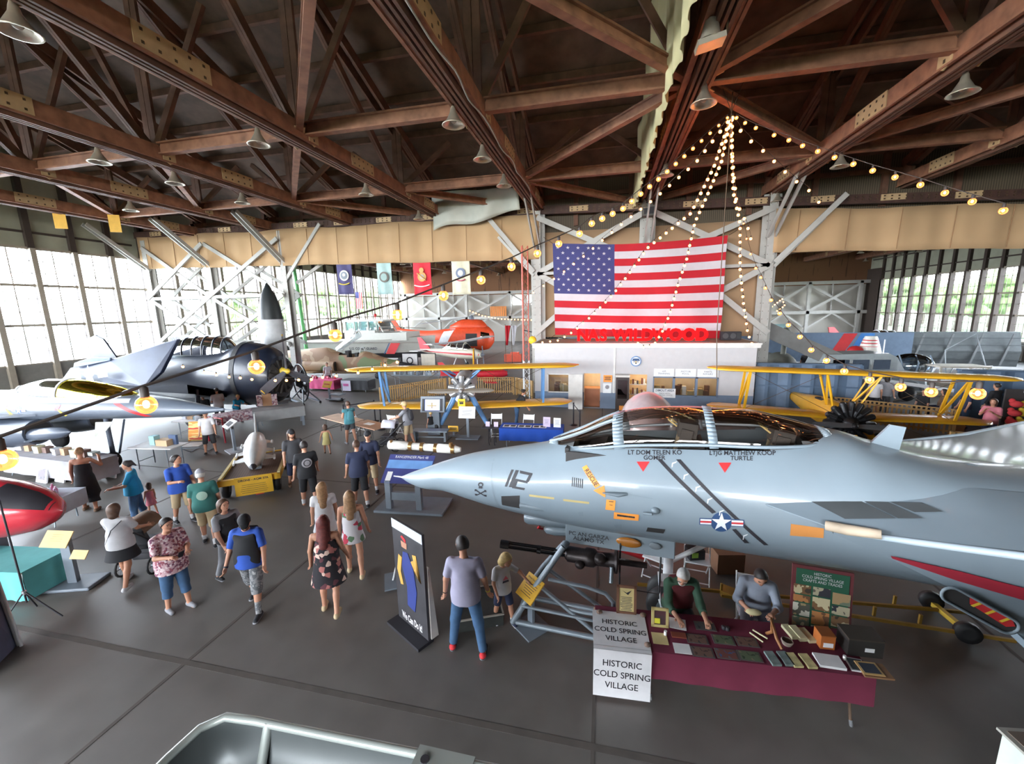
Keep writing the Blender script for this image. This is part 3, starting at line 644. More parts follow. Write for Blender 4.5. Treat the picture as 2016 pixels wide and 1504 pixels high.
# chin pods, gun port, gear
b = B(m_f14).lathe([(.09, 0), (.115, .06), (.12, .5), (.09, 1.1), (.02, 1.6)], 18, (2.62, -.2, 1.46), (1, 0, .05)); b.build('chin_pod', F14)
b = B(m_f14).lathe([(.02, 0), (.07, .05), (.10, .2), (.09, .6), (.02, 1.15)], 16, (2.95, -.2, 1.29), (1, 0, .12)); b.m(m_rd).tube([(2.93, -.2, 1.29), (2.86, -.26, 1.33), (2.9, -.28, 1.38)], .02, 6); b.build('chin_probe', F14)
f = decal_map(fb, F14, (1005, 989), (1023, 989), (1005, 976), 1, 1)
b = B(m_cav); patch(b, f, [(-1, -.5), (1, -1), (1, 1), (-1, 1)]); b.build('gun_port', F14)
b = B(m_f14m).lathe([(.05, 0), (.055, .3), (.03, .7), (.005, 1.0)], 12, fb.hit(1022, 993, F14)+V((.02, 0, 0)), (1, -.02, 0)); b.build('gun_blister', F14)
b = B(M('gear white', (220, 220, 222), .4)); b.tube([(4.95, 0, 1.6), (4.95, 0, .42)], .075, 12); b.tube([(5.0, 0, 1.0), (5.7, 0, 1.55)], .04, 8); b.tube([(4.95, -.2, .3), (4.95, .2, .3)], .05, 8); b.tube([(4.95, 0, .42), (4.95, 0, .3)], .06, 8); b.build('nose_gear_leg', F14)
for y in (-.17, .17):
    b = B(m_black).lathe([(.16, -.09), (.28, -.085), (.31, -.05), (.31, .05), (.28, .085), (.16, .09)], 24, (4.95, y, .31), (0, 1, 0)); b.m(m_f14m).disc((4.95, y, .31), .16, (0, 1, 0), .19); b.build('nose_wheel', F14)
for s_ in (-1, 1):
    b = B(m_black).lathe([(.2, -.14), (.42, -.13), (.46, -.07), (.46, .07), (.42, .13), (.2, .14)], 24, (12, s_*2.1, .46), (0, 1, 0)); b.m(m_f14m).tube([(12, s_*2.0, .46), (12, s_*1.6, 1.6)], .1, 10).disc((12, s_*2.1, .46), .2, (0, 1, 0), .3); b.build('main_wheel', F14)
b = B(m_f14); D0, D1 = aty(1099, 1046, 6.45), aty(1392, 1072, 5.95)
iw = F14.matrix_world.inverted(); y0 = -.38
b.add([(3.36, y0, 1.56), (5.02, y0, 1.60), (5.02, y0-.07, 1.30), (3.38, y0-.07, 1.27), (3.36, y0+.03, 1.56), (5.02, y0+.03, 1.6), (5.02, y0-.04, 1.3), (3.38, y0-.04, 1.27)], [(0, 1, 2, 3), (7, 6, 5, 4), (0, 4, 5, 1), (1, 5, 6, 2), (2, 6, 7, 3), (3, 7, 4, 0)], False)
door = b.build('nose_gear_door', F14, bevel=.012)
b = B(M('amber light', (178, 112, 40), .25, coat=.6)).sph((4.36, -.43, 1.44), .19, (1, .12, .42), 18, 10); b.build('approach_light', door)
b = B(M('grey lens', (120, 128, 134), .3)).sph((4.74, -.43, 1.45), .09, (1, .12, .6), 14, 8); b.build('taxi_light', door)
dm = frame((3.75, -.447, 1.42), (1, 0, .02), (0, .1, 1)); dm = Matrix.Translation((0, -.012, 0)) @ dm
text('PC AN GARZA\nALAMO TX', .088, m_dk, door, 'lettering', dm, bold=.001, sx=1.1, lead=.85)
# markings laid on the skin
def decal(name, label=None): o = name.build if 0 else None
def deco(body, size, c, r, u, w=1, h=1, name='lettering', mat=None, sx=1., bold=.0, lead=.85):
    f = decal_map(fb, F14, c, r, u, w, h); return text(body, size, mat or m_dk, F14, name, None, sx=sx, bold=bold, lead=lead, fn=f, sub=True)
deco('LT DOM TELEN KO\nGOMER', .62, (1288, 896), (1346, 896), (1288, 886), 2.6, .5, bold=.012, sx=.92)
deco('LTJG MATTHEW KOOP\nTURTLE', .62, (1460, 897), (1526, 897), (1460, 887), 2.9, .5, bold=.012, sx=.92)
f = decal_map(fb, F14, (1021, 945), (1047, 948), (1025, 926), 1, 1); b = B(m_dk)
for q in ([(-1, -.9), (-.8, -.9), (-.52, 1), (-.72, 1)], [(-.68, -.9), (-.42, -.9), (-.12, 1), (-.38, 1)], [(-.05, 1), (.95, .86), (.9, .6), (0, .72)], [(.72, .72), (.95, .8), (.78, -.1), (.55, -.05)], [(-.2, .12), (.72, 0), (.7, -.25), (-.24, -.12)], [(-.26, .1), (-.02, .05), (-.15, -.85), (-.4, -.8)], [(-.4, -.72), (.58, -.8), (.53, -1.05), (-.42, -.98)]): patch(b, f, q, 3)
b.build('number_112', F14)
f = decal_map(fb, F14, (946, 963), (958, 964), (947, 948), 1, 1); b = B(m_dk)
for k in range(10): a, c = 2*PI*k/10, 2*PI*(k+1)/10; b.add([f((.0+.45*math.cos(a), .62+.32*math.sin(a))), f((.45*math.cos(c), .62+.32*math.sin(c))), f((.25*math.cos(c), .58+.15*math.sin(c))), f((.25*math.cos(a), .58+.15*math.sin(a)))], [(0, 1, 2, 3)])
patch(b, f, [(-.3, .1), (.3, .1), (.3, .34), (-.3, .34)], 2)
for s_ in (-1, 1): patch(b, f, [(-.85*s_, -.95), (-.65*s_, -1.0), (.85*s_, -.25), (.7*s_, -.12)], 3); patch(b, f, [(.6*s_, -.3), (1*s_, -.35), (.95*s_, -.05), (.65*s_, -.05)], 2); patch(b, f, [(.6*s_, -.75), (1*s_, -.75), (.95*s_, -1.05), (.6*s_, -1.0)], 2)
b.build('skull_emblem', F14)
f = decal_map(fb, F14, (1137, 951), (1148, 953), (1138, 940), 1, 1); b = B(m_dk)
for k in range(6): x = -1+k*.36; patch(b, f, [(x, -.75), (x+.16, -.78), (x+.12, .9), (x-.04, .92)], 2)
b.build('vent_slots', F14)
for c in ((1266, 918), (1427, 920)):
    f = decal_map(fb, F14, c, (c[0]+13, c[1]), (c[0], c[1]-10), 1, 1); b = B(m_rd); patch(b, f, [(0, -1.05), (.02, -1.05), (1, .95), (-1, .95)], 6); b.build('warning_triangle', F14)
def line_patch(name, mat, quads):
    b = B(mat)
    for c in quads:
        P = [fb.hit(u, v, F14) for u, v in c]; f = lambda q: fb.side(q[0], q[1]); patch(b, f, [(p.x, p.z) for p in P], 12)
    return b.build(name, F14)
line_patch('black_stripe', m_dk, [[(1294, 904), (1303, 904), (1410, 1008), (1402, 1011)], [(1441, 1042), (1449, 1041), (1475, 1069), (1466, 1069)]])
line_patch('black_stripe', m_dk, [[(1331, 904), (1340, 904), (1513, 1073), (1504, 1073)]])
for k in range(7):
    u, v = lerp(1328, 1482, k/6.6), lerp(913, 1070, k/6.6)
    if k in (5,): continue
    line_patch('white_chevron', m_wt, [[(u-5, v-2), (u+5, v-5), (u+2, v-2), (u-3, v)], [(u-5, v-2), (u-3, v), (u-4, v+6), (u-6, v+7)]])
f = decal_map(fb, F14, (1420, 1028), (1441, 1029), (1421, 1008), 1, 1); b = B(m_nb)
for k in range(28): a, c = 2*PI*k/28, 2*PI*(k+1)/28; b.add([f((0, 0)), f((math.cos(a), math.sin(a))), f((math.cos(c), math.sin(c)))], [(0, 1, 2)])
for s_ in (-1, 1): patch(b, f, [(.8*s_, -.35), (2.12*s_, -.35), (2.12*s_, .35), (.8*s_, .35)], 3)
off = lambda o: (lambda q: f(q)+V((0, -o, 0)))
f2 = off(.004); b.m(m_wt)
for s_ in (-1, 1): patch(b, f2, [(.95*s_, -.27), (2.03*s_, -.27), (2.03*s_, .27), (.95*s_, .27)], 3)
vs, fs = star((0, 0), .98, None); b.add([f2(p) for p in vs], fs); b.m(m_rd); f2 = off(.007)
for s_ in (-1, 1): patch(b, f2, [(.95*s_, -.09), (2.03*s_, -.09), (2.03*s_, .09), (.95*s_, .09)], 3)
b.build('star_insignia', F14)
line_patch('rescue_arrow', m_or, [[(1146, 920), (1155, 915), (1182, 955), (1172, 961)], [(1168, 965), (1190, 955), (1192, 976), (1191, 979)]])
deco('RESCUE', .9, (1164, 940), (1176, 957), (1170, 936), 1.7, .5, bold=.02)
line_patch('orange_placard', m_or, [[(1194, 983), (1212, 985), (1210, 1005), (1192, 1003)]]); line_patch('orange_placard', m_or, [[(1209, 1008), (1258, 1013), (1257, 1025), (1208, 1021)]])
for q in ([(1199, 986), (1208, 987), (1208, 988.5), (1199, 987.5)], [(1200, 993), (1206, 994), (1206, 995), (1200, 994)], [(1215, 1012), (1250, 1017), (1250, 1020), (1215, 1016)]): line_patch('placard_text', m_dk, [q])
line_patch('formation_light', m_gold, [[(1042, 973), (1091, 979), (1091, 983), (1042, 977)]]); line_patch('formation_light', m_gold, [[(1109, 982), (1160, 988), (1160, 992), (1109, 986)]])
for q in ([(982, 884), (984, 884), (986, 1000), (984, 1000)], [(1225, 970), (1285, 981), (1285, 982), (1225, 971)]): line_patch('panel_line', m_f14m, [q])
line_patch('air_scoop', m_cav, [[(1275, 1038), (1310, 1042), (1306, 1050), (1272, 1046)]]); line_patch('small_vent', m_f14m, [[(1138, 1008), (1148, 1007), (1148, 1016), (1140, 1015)]]); line_patch('small_vent', m_f14m, [[(1208, 1033), (1224, 1032), (1224, 1041), (1212, 1039)]])
b = B(m_f14m).sph(fb.hit(1291, 1005, F14), .06, (1, .8, .8)); p = fb.hit(1285, 1008, F14); b.tube([p+V((-.12, -.04, -.02)), p+V((.0, -.07, 0))], .02, 6); b.build('angle_probe', F14)
p = fb.hit(1215, 971, F14); b = B(m_f14m).tube([p+V((-.2, -.03, -.01)), p+V((.02, -.05, 0)), p+V((.14, .0, .01))], [.01, .035, .02], 8); b.build('steam_probe', F14)
b = B(m_or); Yp = -1.30
b.quad((6.66, -1.02, 2.26), (7.12, -1.08, 2.22), (7.14, -1.06, 2.02), (6.68, -1.0, 2.06)); 
line_patch('orange_placard', M('dull orange', (200, 130, 62), .6), [[(1557, 1031), (1622, 1040), (1621, 1059), (1555, 1054)]])
# ---------------------------------------------------------------- other aircraft
def canopy(root, pts, names_mats, frame_m, bows=(), x0=None, x1=None):
    ca = np.array(pts)
    def c(x, a, off=0.):
        zt, w, zb = [float(pchip(ca[:, 0], ca[:, k], x)) for k in (1, 2, 3)]
        return V((x, (w+off)*math.cos(a), zb+(zt-zb+off)*math.sin(a)))
    for nm, mt, a, e in names_mats:
        b = B(mt); b.grid(lambda i, j: c(lerp(a, e, i), PI*j), 24, 16); b.build(nm, root)
    b = B(frame_m)
    for x in bows: b.tube([c(x, PI*i/16, .01) for i in range(17)], .03, 6)
    for s_ in (0, PI): b.tube([c(lerp(pts[0][0], pts[-1][0], i/30), s_, .01) for i in range(31)], .03, 6)
    b.build('canopy_frame', root); return c
m_jet = M('jet grey', (84, 92, 104), .45, noise=.05, coat=.2); m_jet2 = M('jet lower grey', (68, 76, 90), .45, noise=.05, coat=.2)
JET = thing('fighter_jet', 'grey jet with yellow-tinted front canopy at the left, nose pointing right', 'airplane', (-11.3, 10, 0), PI)
jb = Body([(0, 2.19, 2.11, .03, 2.15, 2), (.5, 2.23, 2.03, .13, 2.12, 2), (1.0, 2.31, 1.94, .21, 2.1, 2), (1.9, 2.43, 1.86, .37, 2.1, 2), (2.8, 2.5, 1.8, .5, 2.1, 2), (3.4, 2.54, 1.77, .56, 2.1, 2), (5.6, 2.58, 1.65, .70, 2.05, 2), (7.0, 2.58, 1.5, .8, 2.0, 2.1), (8.6, 2.6, 1.45, .85, 2.0, 2.2), (9.6, 2.5, 1.4, .9, 2.0, 2.4), (14, 2.4, 1.2, .9, 1.9, 2.4)])
b = B(); jb.mesh(b, 0, 14, 60, 32, m_jet, lambda c: 3.7 < c.x < 8.2 and abs(c.y) < .34 and c.z > 2.3); b.build('fuselage', JET)
b = B(m_jet).lathe([(.005, -.55), (.016, 0), (.03, .1)], 8, (0, 0, 2.15), (1, 0, 0)); b.build('pitot_probe', JET)
b = B(M('cockpit dark', (46, 44, 44))).bx(3.6, 8.3, -.36, .36, 2.0, 2.05)
for x in (5.2, 7.2): b.box((x, 0, 2.35), (.4, .4, .5)).box((x+.25, 0, 2.6), (.15, .36, .45))
b.build('cockpit_tub', JET)
canopy(JET, [(3.35, 2.56, .1, 2.5), (4.0, 2.72, .32, 2.47), (4.7, 2.86, .42, 2.45), (5.9, 2.98, .47, 2.44), (6.95, 2.98, .46, 2.43), (7.9, 2.84, .36, 2.43), (8.7, 2.64, .1, 2.45)],
       (('canopy_glass', glass('yellow canopy', (236, 222, 104), .42, .08, .9, (236, 214, 84)), 3.4, 6.1), ('canopy_glass', glass('clear canopy', (226, 228, 235), .2, .05, .8), 6.2, 8.65)), m_wt, (3.7, 6.15, 8.5))
b = B(M('sill white', (168, 170, 174), .5)); f = lambda q: jb.side(q[0], q[1], .005, 1); patch(b, f, [(3.1, 2.36), (8.9, 2.26), (8.8, 2.46), (3.2, 2.47)], 10); b.build('white_sill_band', JET)
b = B(m_rd)
patch(b, f, [(3.4, 2.34), (3.65, 2.34), (2.6, 1.93), (2.35, 1.95)], 6); b.build('red_stripe', JET)
for x in (5.75, 7.9):
    b = B(m_rd); patch(b, f, [(x-.12, 2.27), (x+.14, 2.27), (x+.08, 2.1), (x-.08, 2.1)], 3); b.build('rescue_mark', JET)
    b = B(M('arrow yellow', (214, 186, 70), .6)); patch(b, f, [(x-.1, 2.12), (x+.02, 2.16), (x-.22, 1.9), (x-.34, 1.94)], 3); b.build('yellow_arrow', JET)
b = B(m_nb); g = lambda q: f((7.27-q[0]*.13, 2.08+q[1]*.13))
for k in range(16): a, c = 2*PI*k/16, 2*PI*(k+1)/16; b.add([g((0, 0)), g((math.cos(a), math.sin(a))), g((math.cos(c), math.sin(c)))], [(0, 1, 2)])
g2 = lambda q: g(q)+V((0, .006, 0)); b.m(m_wt); vs, fs = star((0, 0), .95, None); b.add([g2(p) for p in vs], fs)
for s_ in (-1, 1): patch(b, g2, [(1.0*s_, -.3), (2.3*s_, -.3), (2.3*s_, .3), (1.0*s_, .3)], 2); b.m(m_rd); patch(b, lambda q: g2(q)+V((0, .004, 0)), [(1.0*s_, -.1), (2.3*s_, -.1), (2.3*s_, .1), (1.0*s_, .1)], 2); b.m(m_wt)
b.build('star_insignia', JET)
for s_ in (-1, 1):
    b = B(m_jet).add([(6.6, s_*.78, 1.96), (9.2, s_*1.7, 1.86), (14, s_*3.6, 1.8), (14, s_*.8, 1.8), (6.6, s_*.78, 1.90), (9.2, s_*1.7, 1.8), (14, s_*3.6, 1.72), (14, s_*.8, 1.72)], [(0, 1, 2, 3), (7, 6, 5, 4), (0, 4, 5, 1), (1, 5, 6, 2), (2, 6, 7, 3)], False); b.build('wing', JET)
    b = B(m_jet2).rings([[V((x, s_*(.85+w*math.cos(a)), z+h*math.sin(a))) for a in np.linspace(0, 2*PI, 17)[:-1]] for x, w, h, z in ((6.5, .40, .40, 1.40), (7.5, .5, .48, 1.32), (9, .55, .5, 1.28), (14, .55, .5, 1.3))]); b.build('intake', JET)
    b = B(m_cav).disc((6.49, s_*.85, 1.4), .34, (1, 0, 0), .02); b.build('intake_mouth', JET)
b = B(m_jet2).tube([(4.8, .05, 1.75), (4.78, .05, .3)], .07, 8).tube([(4.5, .05, .5), (4.0, .05, 1.7)], .03, 6); b.m(M('door primer', (150, 150, 140), .6)).add([(3.9, .42, 1.72), (4.55, .5, 1.7), (4.5, .62, 1.25), (4.1, .6, 1.4), (3.9, .40, 1.72), (4.55, .48, 1.7), (4.5, .6, 1.25), (4.1, .58, 1.4)], [(0, 1, 2, 3), (7, 6, 5, 4)], False)
b.build('nose_gear_leg', JET)
b = B(m_black).lathe([(.12, -.08), (.25, -.07), (.27, 0), (.25, .07), (.12, .08)], 18, (4.78, .05, .27), (0, 1, 0)); b.build('nose_wheel', JET)
b = B(m_jet2).lathe([(.02, 0), (.16, .3), (.2, .8), (.2, 1.6), (.14, 2.0)], 12, (4.9, .95, 1.5), (1, .02, -.1)); b.m(m_jet).add([(6.0, .95, 1.3), (6.4, .95, 1.3), (6.4, 1.3, 1.2), (6.2, 1.3, 1.2)], [(0, 1, 2, 3)]); b.build('gun_pod', JET)
for s_, x in ((-1, 9.5), (1, 9.5)):
    b = B(m_black).lathe([(.2, -.12), (.36, -.1), (.38, 0), (.36, .1), (.2, .12)], 18, (x, s_*1.25, .38), (0, 1, 0)); b.m(m_jet2).tube([(x, s_*1.2, .4), (x, s_*.9, 1.2)], .08, 8); b.build('main_wheel', JET)
for u, v, L in ((302, 822, .33), (344, 818, .3)):
    p = aty(u, v, 9.75); q = JET.matrix_world.inverted() @ p
    b = B(M('ribbon red', (222, 50, 66), .7)).add([(q.x-.02, q.y, 1.86), (q.x+.02, q.y, 1.86), (q.x+.01, q.y+.03, 1.86-L), (q.x-.09, q.y+.03, 1.86-L), (q.x-.02, q.y-.01, 1.86), (q.x+.02, q.y-.01, 1.86), (q.x+.01, q.y+.02, 1.86-L), (q.x-.09, q.y+.02, 1.86-L)], [(0, 1, 2, 3), (7, 6, 5, 4)], False); b.build('streamer', JET)
# dark blue torpedo bomber with folded wings
m_nv = M('midnight blue', (26, 32, 46), .35, noise=.15, coat=.15); m_nv2 = M('navy wing', (40, 50, 74), .45, noise=.25, scale=1.5)
m_nv3 = M('faded blue', (110, 126, 146), .5, noise=.1)
AV = thing('bomber_airplane', 'dark navy propeller bomber with wings folded back, star on its wing, behind the left tables', 'airplane', (-14.75, 16.2, 0), PI)
ab = Body([(0, 3.05, 1.15, .85, 2.1, 2), (.12, 3.25, .95, 1.0, 2.1, 2), (.8, 3.6, .8, 1.1, 2.15, 2), (1.7, 3.72, .72, 1.1, 2.15, 2), (2.6, 3.4, .68, .98, 2.1, 2), (5, 3.2, .65, .9, 2.0, 2.2), (8, 2.9, .95, .65, 2.0, 2.2), (10.5, 2.6, 1.5, .3, 2.1, 2), (11.6, 2.5, 1.9, .1, 2.2, 2)])
b = B(); ab.mesh(b, .0, 11.6, 50, 32, m_nv); b.build('fuselage', AV)
b = B(m_black); ab.mesh(b, 1.55, 1.8, 1, 32, m_black, None, (False, False)); [b.v.__setitem__(i, (p[0], p[1]*1.02, 2.15+(p[2]-2.15)*1.02)) for i, p in enumerate(b.v)]; b.build('cowl_flap_ring', AV)
b = B(M('engine dark', (50, 48, 46), .5, .3)).lathe([(.3, -.1), (.75, -.02), (.8, .1)], 20, (0, 0, 2.1), (1, 0, 0))
for k in range(14): a = 2*PI*k/14; b.tube([(-.04, .25*math.cos(a), 2.1+.25*math.sin(a)), (-.03, .8*math.cos(a), 2.1+.8*math.sin(a))], .07, 6)
b.build('engine', AV)
b = B(M('prop hub yellow', (206, 176, 60), .4)).lathe([(.02, -.5), (.12, -.42), (.16, -.2), (.2, -.05)], 14, (0, 0, 2.35), (1, 0, 0)); b.build('propeller_hub', AV)
m_blade = M('blade grey', (112, 116, 126), .45)
for a in (90, 205, 335):
    c, s_ = math.cos(R(a)), math.sin(R(a)); d = V((0, c, s_)); n = V((.5, -s_*.85, c*.85)).normalized()
    b = B(m_blade).rings([[V((-.3, 0, 2.35))+d*t+n*w*x+V((-.86, 0, 0))*th*y for x, y in ((-1, 0), (-.3, .6), (.5, .5), (1, 0), (.5, -.5), (-.3, -.6))] for t, w, th in ((.1, .09, .12), (.5, .15, .08), (1.0, .19, .06), (1.6, .17, .04), (1.72, .1, .03))], True, (True, True), False)
    b.m(M('prop tip yellow', (220, 190, 70), .5)).bar(V((-.3, 0, 2.35))+d*1.66-n*.1, V((-.3, 0, 2.35))+d*1.66+n*.1, .03, .1); b.build('propeller_blade', AV)
canopy(AV, [(2.2, 3.3, .2, 3.2), (2.8, 3.92, .42, 3.15), (4, 3.98, .45, 3.12), (6.2, 3.75, .42, 3.08), (7.2, 3.45, .3, 3.0), (7.8, 3.0, .1, 2.9)], (('canopy_glass', glass('greenhouse', (210, 222, 232), .22, .05, .85), 2.25, 7.7),), m_nv, (2.8, 3.3, 3.9, 4.5, 5.1, 5.7, 6.4, 7.0))
b = B(m_nv).add([(9.6, .04, 2.6), (11.5, .04, 2.5), (11.6, .04, 3.9), (11.0, .04, 4.1), (10.5, .04, 3.9), (9.6, -.04, 2.6), (11.5, -.04, 2.5), (11.6, -.04, 3.9), (11.0, -.04, 4.1), (10.5, -.04, 3.9)], [(0, 1, 2, 3, 4), (9, 8, 7, 6, 5), (0, 5, 6, 1), (1, 6, 7, 2), (2, 7, 8, 3), (3, 8, 9, 4), (4, 9, 5, 0)], False); b.build('tail_fin', AV)
def wl(pts, y, th, mat, name):          # folded wing panel standing beside the body
    b = B(mat); P = [V(p) for p in pts]; n = len(P); mid = sum(P, V())/n
    F = [p+V((0, th/2, 0)) for p in P]; K = [p-V((0, th/2, 0)) for p in P]
    b.add(F+K, [tuple(range(n)), tuple(range(n, 2*n))[::-1]]+[(i, n+i, n+(i+1) % n, (i+1) % n) for i in range(n)], False); return b.build(name, AV, bevel=.03)
inv = lambda u, v, y: AV.matrix_world.inverted() @ aty(u, v, y)
bpy.context.view_layer.update()
yw = 14.3
near = [inv(*q) for q in ((127, 746, 14.0), (143, 724, 14.4), (220, 708, 14.6), (339, 671, 15.2), (353, 668, 15.2), (320, 733, 14.6), (288, 761, 14.2))]
wl(near, 0, .2, m_nv2, 'folded_wing')
wl([inv(*q) for q in ((146, 724, 14.2), (148, 714, 14.3), (182, 703, 14.4), (219, 704, 14.5), (219, 710, 14.5))], 0, .1, m_nv3, 'aileron')
bn = B(M('star pale', (208, 214, 228), .5)); so = inv(188, 738, 14.2)
mt = frame(so+V((0, .25, 0)), (-1, 0, .12), (0, -.12, 1)); vs, fs = star((0, 0), .52, mt); bn.add(vs, fs)
for s_ in (-1, 1): bn.add([mt @ V(p) for p in ((.55*s_, -.16, 0), (1.15*s_, -.16, 0), (1.15*s_, .18, 0), (.5*s_, .18, 0))], [(0, 1, 2, 3)])
bn.build('star_insignia', AV)
wl([V((x, -y*.9, z)) for x, y, z in [(p.x, p.y, p.z) for p in near]], 0, .2, m_nv2, 'folded_wing')
b = B(m_nv).add([(2.4, .8, 1.5), (5.0, .8, 1.3), (5.2, 2.4, 1.9), (2.6, 2.4, 2.1), (2.4, .8, 1.2), (5.0, .8, 1.1), (5.2, 2.4, 1.75), (2.6, 2.4, 1.7)], [(0, 1, 2, 3), (7, 6, 5, 4), (0, 4, 5, 1), (1, 5, 6, 2), (2, 6, 7, 3)], False); b.build('wing_stub', AV)
b = B(m_nv).add([(2.4, -.8, 1.5), (5.0, -.8, 1.3), (5.2, -2.4, 1.9), (2.6, -2.4, 2.1), (2.4, -.8, 1.2), (5.0, -.8, 1.1), (5.2, -2.4, 1.75), (2.6, -2.4, 1.7)], [(3, 2, 1, 0), (4, 5, 6, 7)], False); b.build('wing_stub', AV)
for s_ in (-1, 1):
    b = B(m_black).lathe([(.25, -.14), (.48, -.12), (.5, 0), (.48, .12), (.25, .14)], 22, (3.1, s_*1.9, .5), (0, 1, 0)); b.m(m_f14m).disc((3.1, s_*1.9, .5), .24, (0, 1, 0), .26); b.m(m_nv).tube([(3.1, s_*1.7, .5), (3.2, s_*1.5, 1.7)], .09, 8); b.build('main_wheel', AV)
# black and white pointed rocket standing by the left post
RK = thing('display_rocket', 'tall pointed rocket, black nose and white body, standing by the left post', 'rocket', (-19.0, 20.6, 0))
b = B(M('rocket white', (176, 178, 180), .5)).lathe([(.64, 1.0), (.66, 2.4), (.64, 4.68)], 26); b.build('white_body', RK)
b = B(M('rocket black', (34, 40, 42), .45)).lathe([(.64, 4.68), (.55, 5.4), (.36, 6.1), (.12, 6.6), (.02, 6.75)], 26); b.build('black_nose', RK)
b = B(M('rocket black')).lathe([(.02, .0), (.5, .02), (.6, .5), (.64, 1.0)], 26); b.build('base', RK)
# biplanes
def biplane(name, label, loc, rz, blue, sc=1., engine_m=None):
    t = thing(name, label, 'airplane', loc, rz); t.scale = (sc,)*3
    my = M('biplane yellow', (214, 160, 34), .4, noise=.08, scale=1.5, coat=.3); ms = M('strut blue', (92, 136, 184), .45) if blue else my
    mf = M('fuselage silver', (150, 152, 156), .45) if blue else my
    def wing(nm, z, yc, span, ch, dih=0.):
        rs = []
        for i in range(33):
            u_ = -1+2*i/32; x = u_*span/2; e = max(0., (abs(u_)-.86)/.14); c = ch*math.sqrt(max(.02, 1-e*e*.97)); th = .15*(1-.7*e)
            rs.append([V((x, yc+c*px, z+dih*abs(x)+th*pz)) for px, pz in ((-.5, 0), (-.42, .45), (-.2, .75), (.1, .6), (.5, .05), (.1, -.12), (-.2, -.22), (-.42, -.25))])
        b = B(my).rings(rs); b.build(nm, t)
    wing('upper_wing', 2.78, -.75, 9.8, 1.45); wing('lower_wing', 1.0, -.25, 9.4, 1.4, .025); ze = 1.93 if blue else .95; dz = ze-1.85
    b = B(mf); bd = Body([(-1.0, 2.25, 1.35, .42, 1.8, 2.3), (0, 2.4, 1.3, .45, 1.8, 2.5), (1.2, 2.35, 1.3, .43, 1.8, 2.5), (3, 2.1, 1.45, .3, 1.75, 2.4), (5.2, 1.85, 1.6, .08, 1.72, 2)])
    bd.mesh(b, -1.0, 5.2, 24, 20); b.v = [(-p[1], p[0], p[2]+dz) for p in b.v]; b.build('fuselage', t)
    b = B(m_black).tube([(-.25, .55, 2.33), (.25, .55, 2.33), (.25, 1.1, 2.3), (-.25, 1.1, 2.3)], .05, 6, True).box((0, .8, 2.3), (.45, .55, .1)); b.v = [(p[0], p[1], p[2]+dz) for p in b.v]; b.build('cockpit_rim', t)
    for s_ in (-1, 1):
        for q in (((3.4, -1.1, 2.75), (3.4, -.7, 1.1)), ((3.4, -.35, 2.75), (3.4, .1, 1.1)), ((3.4, -1.05, 2.7), (3.4, .1, 1.12))):
            b = B(ms).bar((s_*q[0][0], *q[0][1:]), (s_*q[1][0], *q[1][1:]), .09, .05); b.build('wing_strut', t)
        for q in (((.85, -1.1, 2.75), (.35, -.75, 2.2+dz)), ((.85, -.4, 2.75), (.38, -.2, 2.3+dz)), ((.85, -1.1, 2.75), (.38, -.2, 2.3+dz))):
            b = B(ms).bar((s_*q[0][0], *q[0][1:]), (s_*q[1][0], *q[1][1:]), .07, .05); b.build('cabane_strut', t)
        b = B(ms).tube([(s_*.32, -.85, 1.5+dz), (s_*.98, -1.0, .38)], [.13, .09], 10).tube([(s_*.3, -.3, 1.45+dz), (s_*.95, -.95, .5)], .05, 8); b.build('gear_leg', t)
        b = B(m_black).lathe([(.14, -.09), (.28, -.08), (.3, 0), (.28, .08), (.14, .09)], 20, (s_*1.12, -1.0, .3), (1, 0, 0)); b.m(M('hub cap', (150, 150, 148), .4)).disc((s_*1.12, -1.0, .3), .14, (1, 0, 0), .16, 14); b.build('wheel', t)
        b = B(m_bolt).tube([(s_*3.4, -.9, 2.7), (s_*.4, -.5, 1.2)], .008, 4).tube([(s_*3.4, -.6, 1.12), (s_*.85, -.9, 2.7)], .008, 4); b.build('flying_wires', t)
        b = B(my).add([(0, 4.2, 1.82), (s_*1.55, 4.5, 1.82), (s_*1.7, 4.9, 1.82), (s_*1.5, 5.3, 1.82), (0, 5.2, 1.82), (0, 4.2, 1.76), (s_*1.55, 4.5, 1.76), (s_*1.7, 4.9, 1.76), (s_*1.5, 5.3, 1.76), (0, 5.2, 1.76)], [(0, 1, 2, 3, 4), (9, 8, 7, 6, 5), (0, 5, 6, 1), (1, 6, 7, 2), (2, 7, 8, 3), (3, 8, 9, 4)], False); b.build('tailplane', t, (0, 0, dz))
    b = B(my).add([(.03, 4.3, 1.85), (.03, 5.2, 1.8), (.03, 5.4, 2.5), (.03, 5.0, 2.95), (.03, 4.7, 2.8), (-.03, 4.3, 1.85), (-.03, 5.2, 1.8), (-.03, 5.4, 2.5), (-.03, 5.0, 2.95), (-.03, 4.7, 2.8)], [(0, 1, 2, 3, 4), (9, 8, 7, 6, 5)]+[(i, 5+i, 5+(i+1) % 5, (i+1) % 5) for i in range(5)], False)
    b.m(M('tail blue', (60, 98, 160), .5)).add([(.032, 5.2, 1.8), (.032, 5.42, 2.5), (.032, 5.05, 2.97), (-.032, 5.2, 1.8), (-.032, 5.42, 2.5), (-.032, 5.05, 2.97)], [(0, 1, 2), (5, 4, 3)], False); b.build('tail_fin', t, (0, 0, dz))
    em = engine_m; b = B(em); n = 9 if blue else 16; rr = .55 if blue else .80; q9 = 1 if blue else .95
